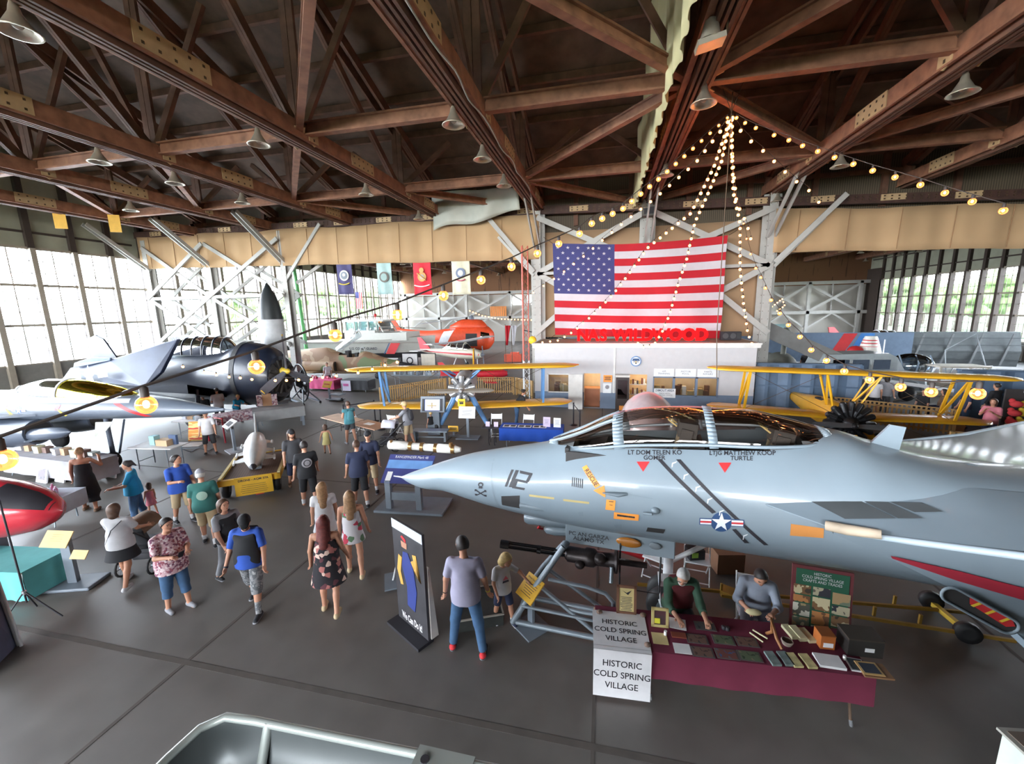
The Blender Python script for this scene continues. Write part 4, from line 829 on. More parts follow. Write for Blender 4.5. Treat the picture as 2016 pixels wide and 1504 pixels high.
    b.lathe([(.3, 0), (.28, -.25), (.16, -.42), (.1, -.5)], 18, (0, -1.05, ze), (0, 1, 0)); b.m(m_cav).lathe([(.45, 0), (.42, .1)], 18, (0, -1.05, ze), (0, 1, 0)); b.build('engine_case', t)
    if not blue: b = B(em).lathe([(.62, -.12), (.66, 0), (.3, .1)], 24, (0, -1.0, ze), (0, 1, 0)); b.build('engine_baffle', t)
    for k in range(n):
        a = 2*PI*k/n+PI/2; d = V((math.cos(a), 0, math.sin(a))); p = V((0, -1.2, ze)); b = B(em)
        b.lathe([(.11*q9, .24), (.11*q9, .3)]+[q for i in range(6) for q in ((.135*q9, .3+i*.035*q9), (.105*q9, .318+i*.035*q9))]+[(.12*q9, rr-.04), (.08*q9, rr+.02)], 12, p, d)
        b.tube([p+d*.2+V((0, -.1, 0)), p+d*(rr-.02)+V((0, -.1, 0))], .02, 6); b.build('engine_cylinder', t)
    b = B(M('prop steel', (150, 150, 152), .3, .7) if not blue else M('prop dark', (96, 84, 70), .4))
    for s_ in (-1, 1):
        b.rings([[V((s_*x, -1.62+w*.25*q[1]+w*.35*q[0], ze+w*q[0])) for q in ((-1, 0), (0, .4), (1, 0), (0, -.3))] for x, w in ((.05, .06), (.4, .085), (.9, .09), (1.25, .06), (1.34, .02))], True, (True, True), False)
    b.build('propeller', t); b = B(em).lathe([(.09, 0), (.1, -.12), (.05, -.2)], 12, (0, -1.55, ze), (0, 1, 0)); b.build('propeller_hub', t)
    b = B(M('sign yellow', (240, 196, 40), .5)).box((0, -1.55, ze-.5), (.3, .02, .3)); b.m(m_dk).box((0, -1.562, ze-.45), (.2, .01, .03)).box((0, -1.562, ze-.52), (.16, .01, .08)); b.build('warning_sign', t)
    return t
biplane('biplane', 'yellow biplane with silver engine and blue struts, left of the white office', (-5.82, 16.5, 0), R(13), True, .97, M('engine silver', (176, 176, 178), .3, .6))
biplane('biplane', 'yellow biplane with large dark radial engine, right of the white office', (8.3, 17.0, 0), (0, R(1.2), R(-3)), False, .93, M('engine black', (44, 44, 46), .4, .4))
# desert-camouflaged jet with its canopy raised
m_camo = M2('desert camouflage', [(0, (112, 128, 84)), (.42, (176, 148, 118)), (.52, (150, 116, 88)), (.62, (118, 132, 90))], .6, 'noise', .55)
F5 = thing('fighter_jet', 'green and tan camouflaged jet with raised canopy, below the white boat', 'airplane', (-13.3, 28, 0), PI)
cb = Body([(0, 1.0, .94, .02, .97, 2), (1.5, 1.27, .62, .28, .9, 2), (3, 1.62, .44, .42, .95, 2), (4.6, 2.06, .35, .5, 1.0, 2), (5.2, 1.95, .33, .52, 1.0, 2), (6.5, 1.95, .3, .55, 1.0, 2), (7.8, 2.33, .3, .6, 1.0, 2.2), (10, 2.2, .28, .6, 1.0, 2.2), (14, 1.9, .4, .5, 1.0, 2)])
b = B(); cb.mesh(b, 1.6, 14, 50, 26, m_camo, lambda c: 4.9 < c.x < 6.5 and abs(c.y) < .35 and c.z > 1.6); b.build('fuselage', F5)
b = B(); cb.mesh(b, 0, 1.6, 10, 26, m_dk); b.tube([(-.5, 0, .97), (0, 0, .97)], .015, 6); b.build('black_nose', F5)
b = B(m_cav).bx(4.9, 6.6, -.36, .36, 1.35, 1.4).box((5.9, 0, 1.75), (.3, .4, .7)).box((5.05, 0, 1.75), (.25, .6, .4)); b.build('cockpit', F5)
b = B(glass('raised canopy', (222, 230, 236), .25)); b.grid(lambda i, j: V((6.7-1.75*i+.25*math.sin(PI*j)*.7, .42*math.cos(PI*j)*(1-.3*(1-i)), 2.1+1.05*i+.42*math.sin(PI*j)*(.6+.4*i))), 8, 12); b.build('raised_canopy', F5)
b = B(m_wt).tube([(6.7-1.75, .42*math.cos(a), 3.15+.42*math.sin(a)) for a in np.linspace(0, PI, 13)], .035, 6).tube([(6.7, .3, 2.1), (4.95, .42, 3.15)], .035, 6).tube([(6.7, -.3, 2.1), (4.95, -.42, 3.15)], .035, 6).tube([(4.7, .35*math.cos(a), 1.95+.4*math.sin(a)) for a in np.linspace(0, PI, 9)], .03, 6); b.build('canopy_frame', F5)
b = B(m_cav).box((6.7, .56, .95), (.06, .3, .7)); b.m(m_camo).rings([[V((x, .62+.22*math.cos(a), .95+.38*math.sin(a))) for a in np.linspace(0, 2*PI, 13)[:-1]] for x in (6.75, 8, 9.5)]); b.build('intake', F5)
b = B(m_camo).add([(8, .5, .55), (12, .5, .55), (12, 3.6, .5), (10.8, 3.6, .5), (8, .5, .48), (12, .5, .48), (12, 3.6, .46), (10.8, 3.6, .46)], [(0, 1, 2, 3), (7, 6, 5, 4), (0, 4, 7, 3), (3, 7, 6, 2)], False); b.build('wing', F5)
text('12', .55, m_or, F5, 'number', frame((2.75, .52, 1.05), (-1, 0, 0), (0, 0, 1)), bold=.02)
b = B(m_nb); [b.add([(9.75, .66, 1.35), (9.75+.22*math.cos(a), .66, 1.35+.22*math.sin(a)), (9.75+.22*math.cos(a+.4), .66, 1.35+.22*math.sin(a+.4))], [(0, 1, 2)]) for a in np.arange(0, 6.2, .4)]; b.build('roundel', F5)
for x in (3.4, 10): b = B(m_black).lathe([(.1, -.06), (.22, -.05), (.22, .05), (.1, .06)], 14, (x, .3, .22), (0, 1, 0)); b.m(m_wt).tube([(x, .1, .2), (x, .1, .6)], .05, 6); b.build('wheel', F5)
# coast guard motor boat
m_hull = M('boat white', (184, 184, 176), .45, noise=.03); m_boot = M('boot black', (44, 42, 44), .6)
BT = thing('motor_boat', 'white coast guard motor boat with red slash and pilothouse, on stands behind the camouflaged jet', 'boat', (-31.6, 38, 0))
def hull(z0, z1, nm, mat):
    rs = []
    for i in range(25):
        t_ = i/24; x = 15.0*t_; w = 2.0*(1-max(0, (t_-.45)/.55)**2.4) if t_ < 1 else .02; sh = interp([0, .38, .4, .7, 1], [2.05, 2.15, 2.25, 2.3, 2.6], t_); rk = .35*t_**3
        f = lambda q: lerp(.72, 1.0, q**.6); k0, k1 = z0, z1
        za, zb = .45+(sh-.45)*z0, .45+(sh-.45)*z1
        rs.append([V((x+rk*z0, -w*f(z0), za)), V((x+rk*z1, -w*f(z1), zb)), V((x+rk*z1, w*f(z1), zb)), V((x+rk*z0, w*f(z0), za))])
    b = B(mat).rings(rs, True, (True, True), False); return b.build(nm, BT)
hull(.28, 1, 'hull', m_hull); hull(0, .28, 'keel', m_boot)
b = B(m_hull); b.bx(6.3, 13, -1.5, 1.5, 2.2, 2.95); b.bx(6.3, 9.6, -1.35, 1.35, 2.95, 3.2); b.bx(6.1, 10.6, -1.45, 1.45, 4.05, 4.2); 
for x in (6.4, 7.4, 8.9, 9.8): 
    for y in (-1.3, 1.3): b.bar((x, y, 3.15), (x-.0, y, 4.08), .12, .1)
b.bar((9.85, -1.3, 4.05), (10.5, -1.3, 3.0), .12, .1).bar((9.85, 1.3, 4.05), (10.5, 1.3, 3.0), .12, .1); b.build('pilothouse', BT)
b = B(glass('boat glass', (190, 215, 220), .2)).bx(6.4, 9.9, -1.28, -1.26, 3.2, 4.05).bx(6.4, 9.9, 1.26, 1.28, 3.2, 4.05).bx(9.95, 9.97, -1.2, 1.2, 3.2, 4.05); b.build('pilothouse_glass', BT)
b = B(M('bow fender', (120, 112, 104), .7)).bx(2, 14.6, -2.06, -1.98, 2.0, 2.1); b.tube([(9.9, -1.3, 2.98), (10.2, -1.4, 3.5), (12.5, -1.4, 3.5), (14.6, -.5, 3.3)], .03, 6); b.build('rubbing_strake', BT)
b = B(m_wt).tube([(8.4, 0, 4.2), (8.4, 0, 5.6)], .05, 6).tube([(7.9, 0, 5.2), (8.9, 0, 5.2)], .03, 6); b.m(m_rd).sph((9.2, -.4, 4.65), .16).tube([(9.2, -.4, 4.2), (9.2, -.4, 4.6)], .05); b.build('mast', BT)
bm_ = frame((8.6, -2.02, 1.45), (1, 0, 0), (0, 0, 1)); text('U.S. COAST GUARD', .34, m_dk, BT, 'lettering', bm_, bold=.01)
b = B(m_rd).add([(11.0, -2.03, .95), (11.9, -2.0, .95), (12.55, -1.96, 2.0), (11.6, -2.01, 2.0)], [(0, 1, 2, 3)]); b.build('red_slash', BT)
b = B(m_nb).add([(10.78, -2.04, .95), (10.9, -2.04, .95), (11.5, -2.02, 2.0), (11.38, -2.02, 2.0)], [(0, 1, 2, 3)]); b.build('blue_slash', BT)
for x in (3, 7.5, 12): b = B(m_boot).bx(x-.15, x+.15, -1.3, 1.3, 0, .5); b.build('cradle', BT)
# orange rescue helicopter
m_hor = M('rescue orange', (222, 78, 40), .45); m_hgr = M('helicopter grey', (150, 154, 158), .55)
HE = thing('helicopter', 'orange and white rescue helicopter with folded rotor blades, beyond the boat', 'helicopter', (-12.1, 44.5, 0), PI)
hb = Body([(0, 2.5, 1.3, .3, 1.8, 2), (.6, 3.1, .6, .9, 1.7, 2.3), (1.5, 3.2, .45, 1.1, 1.7, 2.6), (4, 3.1, .45, 1.15, 1.7, 2.6), (5.5, 2.9, .8, 1.1, 1.8, 2.4), (7.7, 2.7, 1.4, .7, 2.0, 2.2), (11.6, 3.0, 2.5, .2, 2.75, 2)])
b = B(); hb.mesh(b, 0, 11.6, 40, 26, m_hor); b.build('fuselage', HE)
b = B(m_hor); Body([(.8, 3.3, 2.9, .4, 3.0, 2), (1.4, 3.85, 2.9, .75, 3.0, 2), (3.4, 3.95, 2.9, .8, 3.0, 2), (5, 3.3, 2.9, .4, 3.0, 2)]).mesh(b, .8, 5, 16, 20); b.build('engine_cowl', HE)
b = B(m_wt); f = lambda q: hb.side(q[0], q[1], .02, 1); patch(b, f, [(5.2, 1.2), (6.3, 1.2), (5.4, 2.9), (4.2, 2.95)], 6); b.build('white_slash', HE)
b = B(m_cav); patch(b, f, [(1.6, 1.0), (2.9, 1.0), (2.9, 2.4), (1.6, 2.4)], 4); b.build('cabin_door', HE); b = B(glass('cockpit windows', (90, 100, 110), .3)); patch(b, f, [(.25, 1.9), (1.2, 1.8), (1.2, 2.6), (.35, 2.4)], 4); b.build('cockpit_window', HE)
b = B(m_hor).add([(11.0, .06, 2.6), (11.9, .06, 2.6), (12.6, .06, 4.1), (12.0, .06, 4.2), (11.0, -.06, 2.6), (11.9, -.06, 2.6), (12.6, -.06, 4.1), (12.0, -.06, 4.2)], [(0, 1, 2, 3), (7, 6, 5, 4), (0, 4, 5, 1), (2, 6, 7, 3), (3, 7, 4, 0)], False); b.build('tail_fin', HE)
b = B(m_blade).lathe([(.25, 0), (.3, .2), (.1, .5)], 12, (2.5, 0, 3.9)); b.build('rotor_head', HE)
for dy in (-.5, 0, .5): b = B(m_hgr).bar((2.6, dy*.3, 4.25), (8.6, dy*1.6, 3.5), .42, .06); b.build('rotor_blade', HE)
for x in (2, 8.0): b = B(m_black).lathe([(.1, -.1), (.3, -.08), (.3, .08), (.1, .1)], 14, (x, 1.2, .3), (0, 1, 0)); b.m(m_wt).tube([(x, 1.1, .3), (x, .6, 1.2)], .07); b.build('wheel', HE)
# small aeroplanes
def lightplane(name, label, loc, rz, mat, wing_m, high, sc, stripe=None, grow=None):
    t = thing(name, label, 'airplane', loc, rz, grow); t.scale = (sc,)*3
    bd = Body([(0, 1.5, 1.0, .3, 1.25, 2), (.6, 1.75, .85, .5, 1.3, 2.3), (1.6, 1.8, .8, .55, 1.3, 2.4), (3.6, 1.75, .9, .5, 1.35, 2.3), (7, 1.6, 1.35, .1, 1.5, 2)])
    b = B(); bd.mesh(b, 0, 7, 20, 20, mat); b.build('fuselage', t)
    if stripe:
        for s_ in (-1, 1): b = B(stripe); patch(b, lambda q: bd.side(q[0], q[1], .01, s_), [(.1, 1.2), (6.8, 1.42), (6.8, 1.5), (.1, 1.38)], 10); b.build('stripe', t)
    cp = [(1.1, 1.8, .2, 1.7), (1.7, 2.3, .48, 1.7), (3, 2.35, .5, 1.7), (4.2, 1.78, .2, 1.7)]
    canopy(t, cp, (('cabin_glass', glass('cabin glass', (170, 185, 195), .25, .05, .8), 1.15, 4.15),), mat, (1.7, 2.4, 3.1))
    z = 2.38 if high else 1.0; b = B(wing_m).rings([[V((1.5+c*px, y, z+.14*pz+.03*abs(y))) for px, pz in ((0, 0), (.15, .6), (.5, .6), (1, .1), (.5, -.1), (.1, -.2))] for y, c in ((-5, .9), (-4.8, 1.2), (0, 1.5), (4.8, 1.2), (5, .9))], True, (True, True), False); b.build('wing', t)
    b = B(wing_m).bx(6.0, 7.0, -1.6, 1.6, 1.5, 1.56); b.build('tailplane', t)
    b = B(stripe or mat).add([(5.7, .04, 1.6), (7.0, .04, 1.6), (7.3, .04, 2.7), (6.8, .04, 2.7), (5.7, -.04, 1.6), (7.0, -.04, 1.6), (7.3, -.04, 2.7), (6.8, -.04, 2.7)], [(0, 1, 2, 3), (7, 6, 5, 4), (0, 4, 5, 1), (2, 6, 7, 3), (3, 7, 4, 0)], False); b.build('tail_fin', t)
    b = B(m_blade).bar((-.12, -.1, 0.45), (-.12, .1, 2.05), .12, .03).lathe([(.02, -.3), (.16, -.05), (.2, 0)], 12, (0, 0, 1.25), (1, 0, 0)); b.build('propeller', t)
    for p in ((.5, 0), (2.4, -1.1), (2.4, 1.1)): b = B(m_black).lathe([(.08, -.07), (.2, -.06), (.2, .06), (.08, .07)], 12, (p[0], p[1], .2), (0, 1, 0)); b.m(m_wt).tube([(p[0], p[1], .25), (p[0], p[1]*.5, .95)], .04); b.build('wheel', t)
    return t
lightplane('light_airplane', 'white high-wing light plane with red trim, in front of the orange helicopter', (-10.2, 33.5, 0), R(165), M('tan white', (206, 198, 180), .5), M('wing white red', (216, 214, 214), .5), True, .95, M('trim red', (190, 40, 52), .5))
lightplane('light_airplane', 'small red low-wing airplane with white wing underside, beyond the slatted fence', (-6.3, 26.3, 0), R(200), M('racer red', (206, 40, 56), .4), M('racer red', (206, 40, 56)), False, .62)
lightplane('light_airplane', 'cream light plane with red and blue stripe, right of the office behind the blue barrier', (12.6, 29.6, 0), R(180), M('cream paint', (220, 208, 184), .5), M('cream paint', (220, 208, 184)), False, .6, m_rd)
lightplane('light_airplane', 'white low-wing plane with red nose cones by the right wall hangings', (26.5, 43.5, 0), R(195), M('plane white', (214, 216, 222), .5), M('plane white', (214, 216, 222)), False, 1.05, M('nose red', (200, 56, 62), .5))
# ================================================================ PEOPLE: smooth bodies from blended limbs
def sdfmesh(prims, res):
    def box(p):
        a, b_, ra, rb, k, sc = p[:6]; r = max(ra, rb)*max(sc)+k
        return np.minimum(a, b_)-r, np.maximum(a, b_)+r
    lo = np.min([box(p)[0] for p in prims], 0)-2*res; hi = np.max([box(p)[1] for p in prims], 0)+2*res
    n = np.ceil((hi-lo)/res).astype(int)+1; f = np.full(n, .25, np.float32)
    ax = [lo[i]+res*np.arange(n[i]) for i in range(3)]
    for p in prims:
        a, b_, ra, rb, k, sc = p[:6]; L, U = box(p)
        i0 = np.maximum(((L-lo)/res).astype(int)-2, 0); i1 = np.minimum(((U-lo)/res).astype(int)+4, n)
        X, Y, Z = np.meshgrid(*[ax[i][i0[i]:i1[i]] for i in range(3)], indexing='ij'); P = np.stack([X, Y, Z], -1)
        Rm = p[6] if len(p) > 6 and p[6] is not None else None
        q = P-a; ba = b_-a
        if Rm is not None: q = q @ Rm; ba = ba @ Rm
        s = np.array(sc); q = q/s; ba = ba/s; L2 = max(ba @ ba, 1e-9)
        h = np.clip((q @ ba)/L2, 0, 1); d = (np.linalg.norm(q-h[..., None]*ba, axis=-1)-(ra+(rb-ra)*h))*min(sc)
        for c, nn in (p[7] if len(p) > 7 else ()): d = np.maximum(d, (P-c) @ nn)
        sl = tuple(slice(i0[i], i1[i]) for i in range(3)); g = f[sl]
        t = np.clip(.5+.5*(g-d)/k, 0, 1); f[sl] = g*(1-t)+d*t-k*t*(1-t)
    ins = f < 0; c = np.zeros(tuple(n-1), int)
    for dx in (0, 1):
        for dy in (0, 1):
            for dz in (0, 1): c += ins[dx:n[0]-1+dx, dy:n[1]-1+dy, dz:n[2]-1+dz]
    act = np.argwhere((c > 0) & (c < 8)); idx = -np.ones(tuple(n-1), int); idx[tuple(act.T)] = np.arange(len(act))
    S_ = np.zeros((len(act), 3)); W_ = np.zeros(len(act))
    cor = [(i, j, k) for i in (0, 1) for j in (0, 1) for k in (0, 1)]
    for A in cor:
        for ax_ in range(3):
            if A[ax_] == 0:
                Bc = tuple(1 if i == ax_ else A[i] for i in range(3))
                fa = f[tuple((act+A).T)]; fb_ = f[tuple((act+Bc).T)]; m = (fa < 0) != (fb_ < 0)
                t = np.where(m, fa/np.where(m, fa-fb_, 1), 0)
                S_ += np.where(m[:, None], np.array(A)+t[:, None]*(np.array(Bc)-np.array(A)), 0); W_ += m
    V_ = lo+res*(act+S_/W_[:, None]); F_ = []
    for ax_ in range(3):
        o1, o2 = [i for i in range(3) if i != ax_]
        sh = list(n); sh[ax_] -= 1
        a0 = ins[tuple(slice(0, sh[i]) for i in range(3))]; s2 = [slice(0, sh[i]) for i in range(3)]; s2[ax_] = slice(1, n[ax_]); a1 = ins[tuple(s2)]
        e = np.argwhere(a0 != a1); e = e[(e[:, o1] > 0) & (e[:, o2] > 0) & (e[:, o1] < n[o1]-1) & (e[:, o2] < n[o2]-1)]
        def g(d1, d2): q = e.copy(); q[:, o1] -= d1; q[:, o2] -= d2; return idx[tuple(q.T)]
        Q = np.stack([g(1, 1), g(0, 1), g(0, 0), g(1, 0)], 1); fl = a0[tuple(e.T)]
        if ax_ == 1: fl = ~fl
        Q[~fl] = Q[~fl][:, ::-1]; F_.append(Q)
    F_ = np.concatenate(F_); F_ = F_[(F_ >= 0).all(1)]
    return V_, F_
def sdfobj(name, prims, res, mat, parent):
    v, f = sdfmesh(prims, res); me = bpy.data.meshes.new(name); me.from_pydata(v.tolist(), [], f.tolist())
    me.polygons.foreach_set('use_smooth', [True]*len(me.polygons)); me.materials.append(mat); me.validate(); me.update()
    o = bpy.data.objects.new(name, me); COL.objects.link(o); o.parent = parent; return o
A3 = lambda *p: np.array(p, float)
SKIN = M('skin', (190, 138, 112), .55, noise=.04); SKIN2 = M('tanned skin', (182, 128, 100), .55, noise=.04)
def cl(n, c, no=.06): return M(n, c, .85, noise=no, scale=9)
C_ = dict(white=cl('white cotton', (196, 195, 198)), black=cl('black cotton', (34, 34, 38)), navy=cl('navy cotton', (40, 46, 72)), lav=cl('lavender cotton', (160, 156, 178)), jean=cl('denim', (60, 90, 124), .15), khaki=cl('khaki', (190, 168, 134)), blue=cl('blue cotton', (48, 86, 178)),
          cyan=cl('cyan cotton', (30, 142, 184)), green=cl('bottle green cotton', (48, 104, 98)), grey=cl('grey cotton', (136, 136, 142)), dgrey=cl('charcoal cotton', (62, 62, 66)), teal=cl('teal cotton', (66, 122, 132)), yellow=cl('pale yellow cotton', (212, 200, 138)), maroon=cl('maroon wool', (98, 38, 42)), pine=cl('pine green cotton', (58, 88, 70)), blouse=cl('grey blue linen', (146, 154, 168), .1), pink=cl('pink cotton', (222, 136, 150)), red=cl('red rubber', (206, 50, 56)), brown=cl('brown cotton', (110, 84, 66)),
          floral=M2('dark floral print', [(0, (34, 30, 36)), (.52, (178, 110, 104)), (.64, (222, 190, 176)), (.72, (96, 52, 60)), (.84, (40, 34, 40))], .85, 'voronoi', 13), romper=M2('white floral print', [(0, (200, 196, 200)), (.68, (186, 60, 80)), (.80, (200, 196, 200)), (.93, (90, 120, 90))], .85, 'voronoi', 11),
          speck=M2('speckled pink print', [(0, (196, 160, 166)), (.4, (150, 84, 96)), (.6, (222, 204, 206)), (.8, (120, 74, 96))], .85, 'voronoi', 34), camo=M2('grey camouflage', [(0, (132, 132, 134)), (.45, (96, 98, 102)), (.6, (160, 160, 160))], .85, 'noise', 14))
HAIR = dict(brown=M('brown hair', (78, 54, 40), .6, noise=.25, scale=30), dark=M('dark hair', (40, 32, 30), .6, noise=.2, scale=30), blond=M('blond hair', (206, 176, 118), .6, noise=.2, scale=30), lbrown=M('light brown hair', (142, 108, 76), .6, noise=.25, scale=30), red=M('dark red hair', (104, 44, 40), .6, noise=.25, scale=30), grey=M('grey hair', (176, 172, 168), .6, noise=.15, scale=30))
m_eye = M('eye dark', (40, 30, 28), .3); m_lip = M('lips', (160, 84, 78), .5)
def rx(a): c, s = math.cos(a), math.sin(a); return np.array([[1, 0, 0], [0, c, -s], [0, s, c]])
def rz_(a): c, s = math.cos(a), math.sin(a); return np.array([[c, -s, 0], [s, c, 0], [0, 0, 1]])
def person(label, loc, face, h=1.72, hair='brown', hairstyle='short', top=('white', .35), bottom=('shorts', 'khaki', .5), shoes='dgrey', dress=None, skin=SKIN, build=1., lean=0, legs=((6, 4, 4), (-6, 4, 10)), arms=((6, 10, 14, 0), (6, 10, 14, 0)), head=(0, 6), hat=None, pack=None, vest=None, kid=1., res=.013, group=None, seat=None, socks=None, beard=None, glasses=False, grip=.6):
    s = h/1.75; t = thing('person', label, 'person', (loc[0], loc[1], 0), R(face)+math.atan2(-loc[0], loc[1]), group)
    tr = lambda p: A3(*p)*s
    pv = A3(0, 0, .95); L = rx(-R(lean))
    T_ = lambda p: (L @ (A3(*p)-pv)+pv)
    # joints
    hip, knee, ank = {}, {}, {}
    for sd, i in ((-1, 0), (1, 1)):
        f, o, k = [R(x) for x in legs[i]]
        hip[sd] = A3(sd*.088, 0, .92); d1 = A3(sd*math.sin(o), math.sin(f), -math.cos(f)); d1 /= np.linalg.norm(d1)
        knee[sd] = hip[sd]+d1*.43; d2 = A3(sd*math.sin(o)*.7, math.sin(f-k), -math.cos(f-k)); d2 /= np.linalg.norm(d2); ank[sd] = knee[sd]+d2*.42
    dz = (seat/s-.92+.10) if seat else .075-min(ank[-1][2], ank[1][2])
    sh, elb, wri, hd = {}, {}, {}, {}
    for sd, i in ((-1, 0), (1, 1)):
        f, o, e, inn = [R(x) for x in arms[i]]
        sh[sd] = T_((sd*.185*(1+.15*(build-1)), 0, 1.405)); d1 = A3(sd*math.sin(o), math.sin(f)*math.cos(o), -math.cos(f)*math.cos(o)); d1 /= np.linalg.norm(d1)
        elb[sd] = sh[sd]+d1*.285; d2 = A3(sd*math.sin(o)*math.cos(e)*.6-sd*math.sin(inn), math.sin(f+e), -math.cos(f+e)); d2 /= np.linalg.norm(d2)
        wri[sd] = elb[sd]+d2*.245; hd[sd] = d2
    off = A3(0, 0, dz)
    def P(a, b, ra, rb, k=.03, sc=(1, 1, 1), Rm=None, clips=()):
        return ((A3(*a)+off)*s, (A3(*b)+off)*s, ra*s, rb*s, k*s, sc, Rm, [((A3(*c)+off)*s, A3(*n)/np.linalg.norm(n)) for c, n in clips])
    bw = build
    def torso(g=0., k=.05, down=.93):
        return [P(T_((-.05*bw, -.005, .95)), T_((.05*bw, -.005, .95)), .122*bw+g, .122*bw+g, k, (1, .9, 1)), P(T_((0, .012*bw, 1.02)), T_((0, .02*(bw-1)+.012, 1.13)), .122*bw+g, .125*bw**.8+g, k, (1.1, .88, 1)),
                P(T_((0, 0, 1.16)), T_((0, -.005, 1.32)), .130*bw**.6+g, .122+g, k, (1.18, .82, 1)), P(T_((-.13, -.01, 1.405)), T_((.13, -.01, 1.405)), .06+g, .06+g, k)]
    def limbs(sd, g=0., a0=0., a1=1., k=.03, cap=True):      # a stretch of one arm, clipped square at its end
        out = []; pts = [sh[sd], elb[sd], wri[sd]]; Ls = [.285, .245]; rr = [.050, .041, .029]; tot = .53; d0, d1_ = a0*tot, a1*tot; acc = 0
        for j in range(2):
            x0, x1 = max(d0, acc), min(d1_, acc+Ls[j])
            if x1 > x0:
                p = pts[j]+(pts[j+1]-pts[j])*((x0-acc)/Ls[j]); q = pts[j]+(pts[j+1]-pts[j])*((x1-acc)/Ls[j]); r0 = lerp(rr[j], rr[j+1], (x0-acc)/Ls[j]); r1 = lerp(rr[j], rr[j+1], (x1-acc)/Ls[j])
                dd = (q-p)/np.linalg.norm(q-p); out.append(P(p, q, r0+g, r1+g*1.15, k, (1, 1, 1), None, [(q, dd)] if cap and x1 == d1_ else ()))
            acc += Ls[j]
        return out
    def leg(sd, g=0., a1=1., k=.03, cap=True, bw2=1., flare=1.0):
        out = []; pts = [hip[sd], knee[sd], ank[sd]]; Ls = [.43, .42]; rr = [.086*bw**.5, .056, .038]; d1_ = a1*.85; acc = 0
        for j in range(2):
            x1 = min(d1_, acc+Ls[j])
            if x1 > acc:
                q = pts[j]+(pts[j+1]-pts[j])*((x1-acc)/Ls[j]); r1 = lerp(rr[j], rr[j+1], (x1-acc)/Ls[j]); dd = (q-pts[j])/np.linalg.norm(q-pts[j])
                out.append(P(pts[j], q, rr[j]+g, (r1+g*flare), k, (1, 1, 1), None, [(q, dd)] if cap and x1 == d1_ else ()))
            acc += Ls[j]
        return out
    nk = T_((0, -.01, 1.44)); H = L*1.0 @ rz_(R(head[0])) @ rx(-R(head[1])) if abs(lean) < 25 else rx(-R(lean*.5)) @ rz_(R(head[0])) @ rx(-R(head[1]))
    ks = kid; hc = lambda p: nk+(H @ A3(*p))*ks          # head coordinates from the base of the neck
    bod = torso(0)+[P(nk, hc((0, .005, .10)), .054, .05, .03), P(hc((0, .004, .215)), hc((0, -.012, .215)), .092*ks, .092*ks, .02, (.84, 1.0, 1.14), H), P(hc((0, .045, .14)), hc((0, .03, .17)), .045*ks, .06*ks, .03, (1, 1, 1), H),
                  P(hc((0, .098, .185)), hc((0, .094, .215)), .013*ks, .008*ks, .012, (1, 1, 1), H), P(hc((0, .085, .128)), hc((0, .08, .128)), .02*ks, .02*ks, .02)]
    for sd in (-1, 1):
        bod += [P(hc((sd*.08, -.005, .19)), hc((sd*.083, -.012, .225)), .013*ks, .016*ks, .008, (.6, 1, 1), H)]
        bod += limbs(sd, 0, 0, 1, .025, False)+leg(sd, 0, 1, .03, False)
        calf = knee[sd]+(ank[sd]-knee[sd])*.3+A3(0, -.012, 0); bod += [P(calf, knee[sd]+(ank[sd]-knee[sd])*.5, .05, .04, .03), P(ank[sd]+A3(0, -.02, -.02), ank[sd]+A3(0, .13, -.05), .034, .028, .02)]
        w, d = wri[sd], hd[sd]; side = A3(0, 1, 0)-d*d[1]; side = side/np.linalg.norm(side) if np.linalg.norm(side) > .2 else A3(sd, 0, 0); nrm = np.cross(d, side)*sd
        pm = w+d*.075; bod += [P(w, pm, .026, .03, .012, (1, 1, 1)), P(w+d*.05-side*.018, w+d*.085-side*.02, .016, .016, .012), P(w+d*.05+side*.018, w+d*.085+side*.02, .016, .016, .012)]
        fr = max(.0088, res*.72/s)
        for q, ln in ((-.031, .07), (-.0105, .08), (.0105, .085), (.031, .075)):
            b0 = w+d*.088+side*q; b1 = b0+(d*math.cos(grip*.6)-nrm*math.sin(grip*.6)*-1)*ln*.5; b2 = b1+(d*math.cos(grip*1.7)+nrm*math.sin(grip*1.7))*ln*.5
            bod += [P(b0, b1, fr, fr*.95, .004), P(b1, b2, fr*.95, fr*.8, .004)]
        th0 = w+d*.03+side*.026; th1 = th0+(d*.6+side*.75)*.038; bod += [P(th0, th1, fr*1.25, fr*1.1, .008), P(th1, th1+(d*.95+side*.1)*.03, fr*1.1, fr*.9, .004)]
    body = sdfobj('body', bod, res, skin, t)
    # face
    for sd in (-1, 1):
        b = B(m_eye).sph((hc((sd*.034, .080, .222))+off)*s, .0105*s*ks, (1.2, .7, .8), 8, 6); b.m(HAIR[hair]).bar((hc((sd*.018, .09, .243))+off)*s, (hc((sd*.052, .076, .243))+off)*s, .008*s, .008*s); b.build('eye', t)
    b = B(m_lip).sph((hc((0, .097, .158))+off)*s, .02*s*ks, (1, .35, .28), 8, 6); b.build('mouth', t)
    if glasses:
        b = B(m_dk)
        for sd in (-1, 1): b.tube([(hc((sd*.034+.024*math.cos(a), .094, .222+.019*math.sin(a)))+off)*s for a in np.linspace(0, 2*PI, 11)[:-1]], .003, 4, True); b.tube([(hc((sd*.058, .094, .225))+off)*s, (hc((sd*.084, .0, .23))+off)*s], .003, 4)
        b.build('glasses', t)
    cr = max(res, .011)
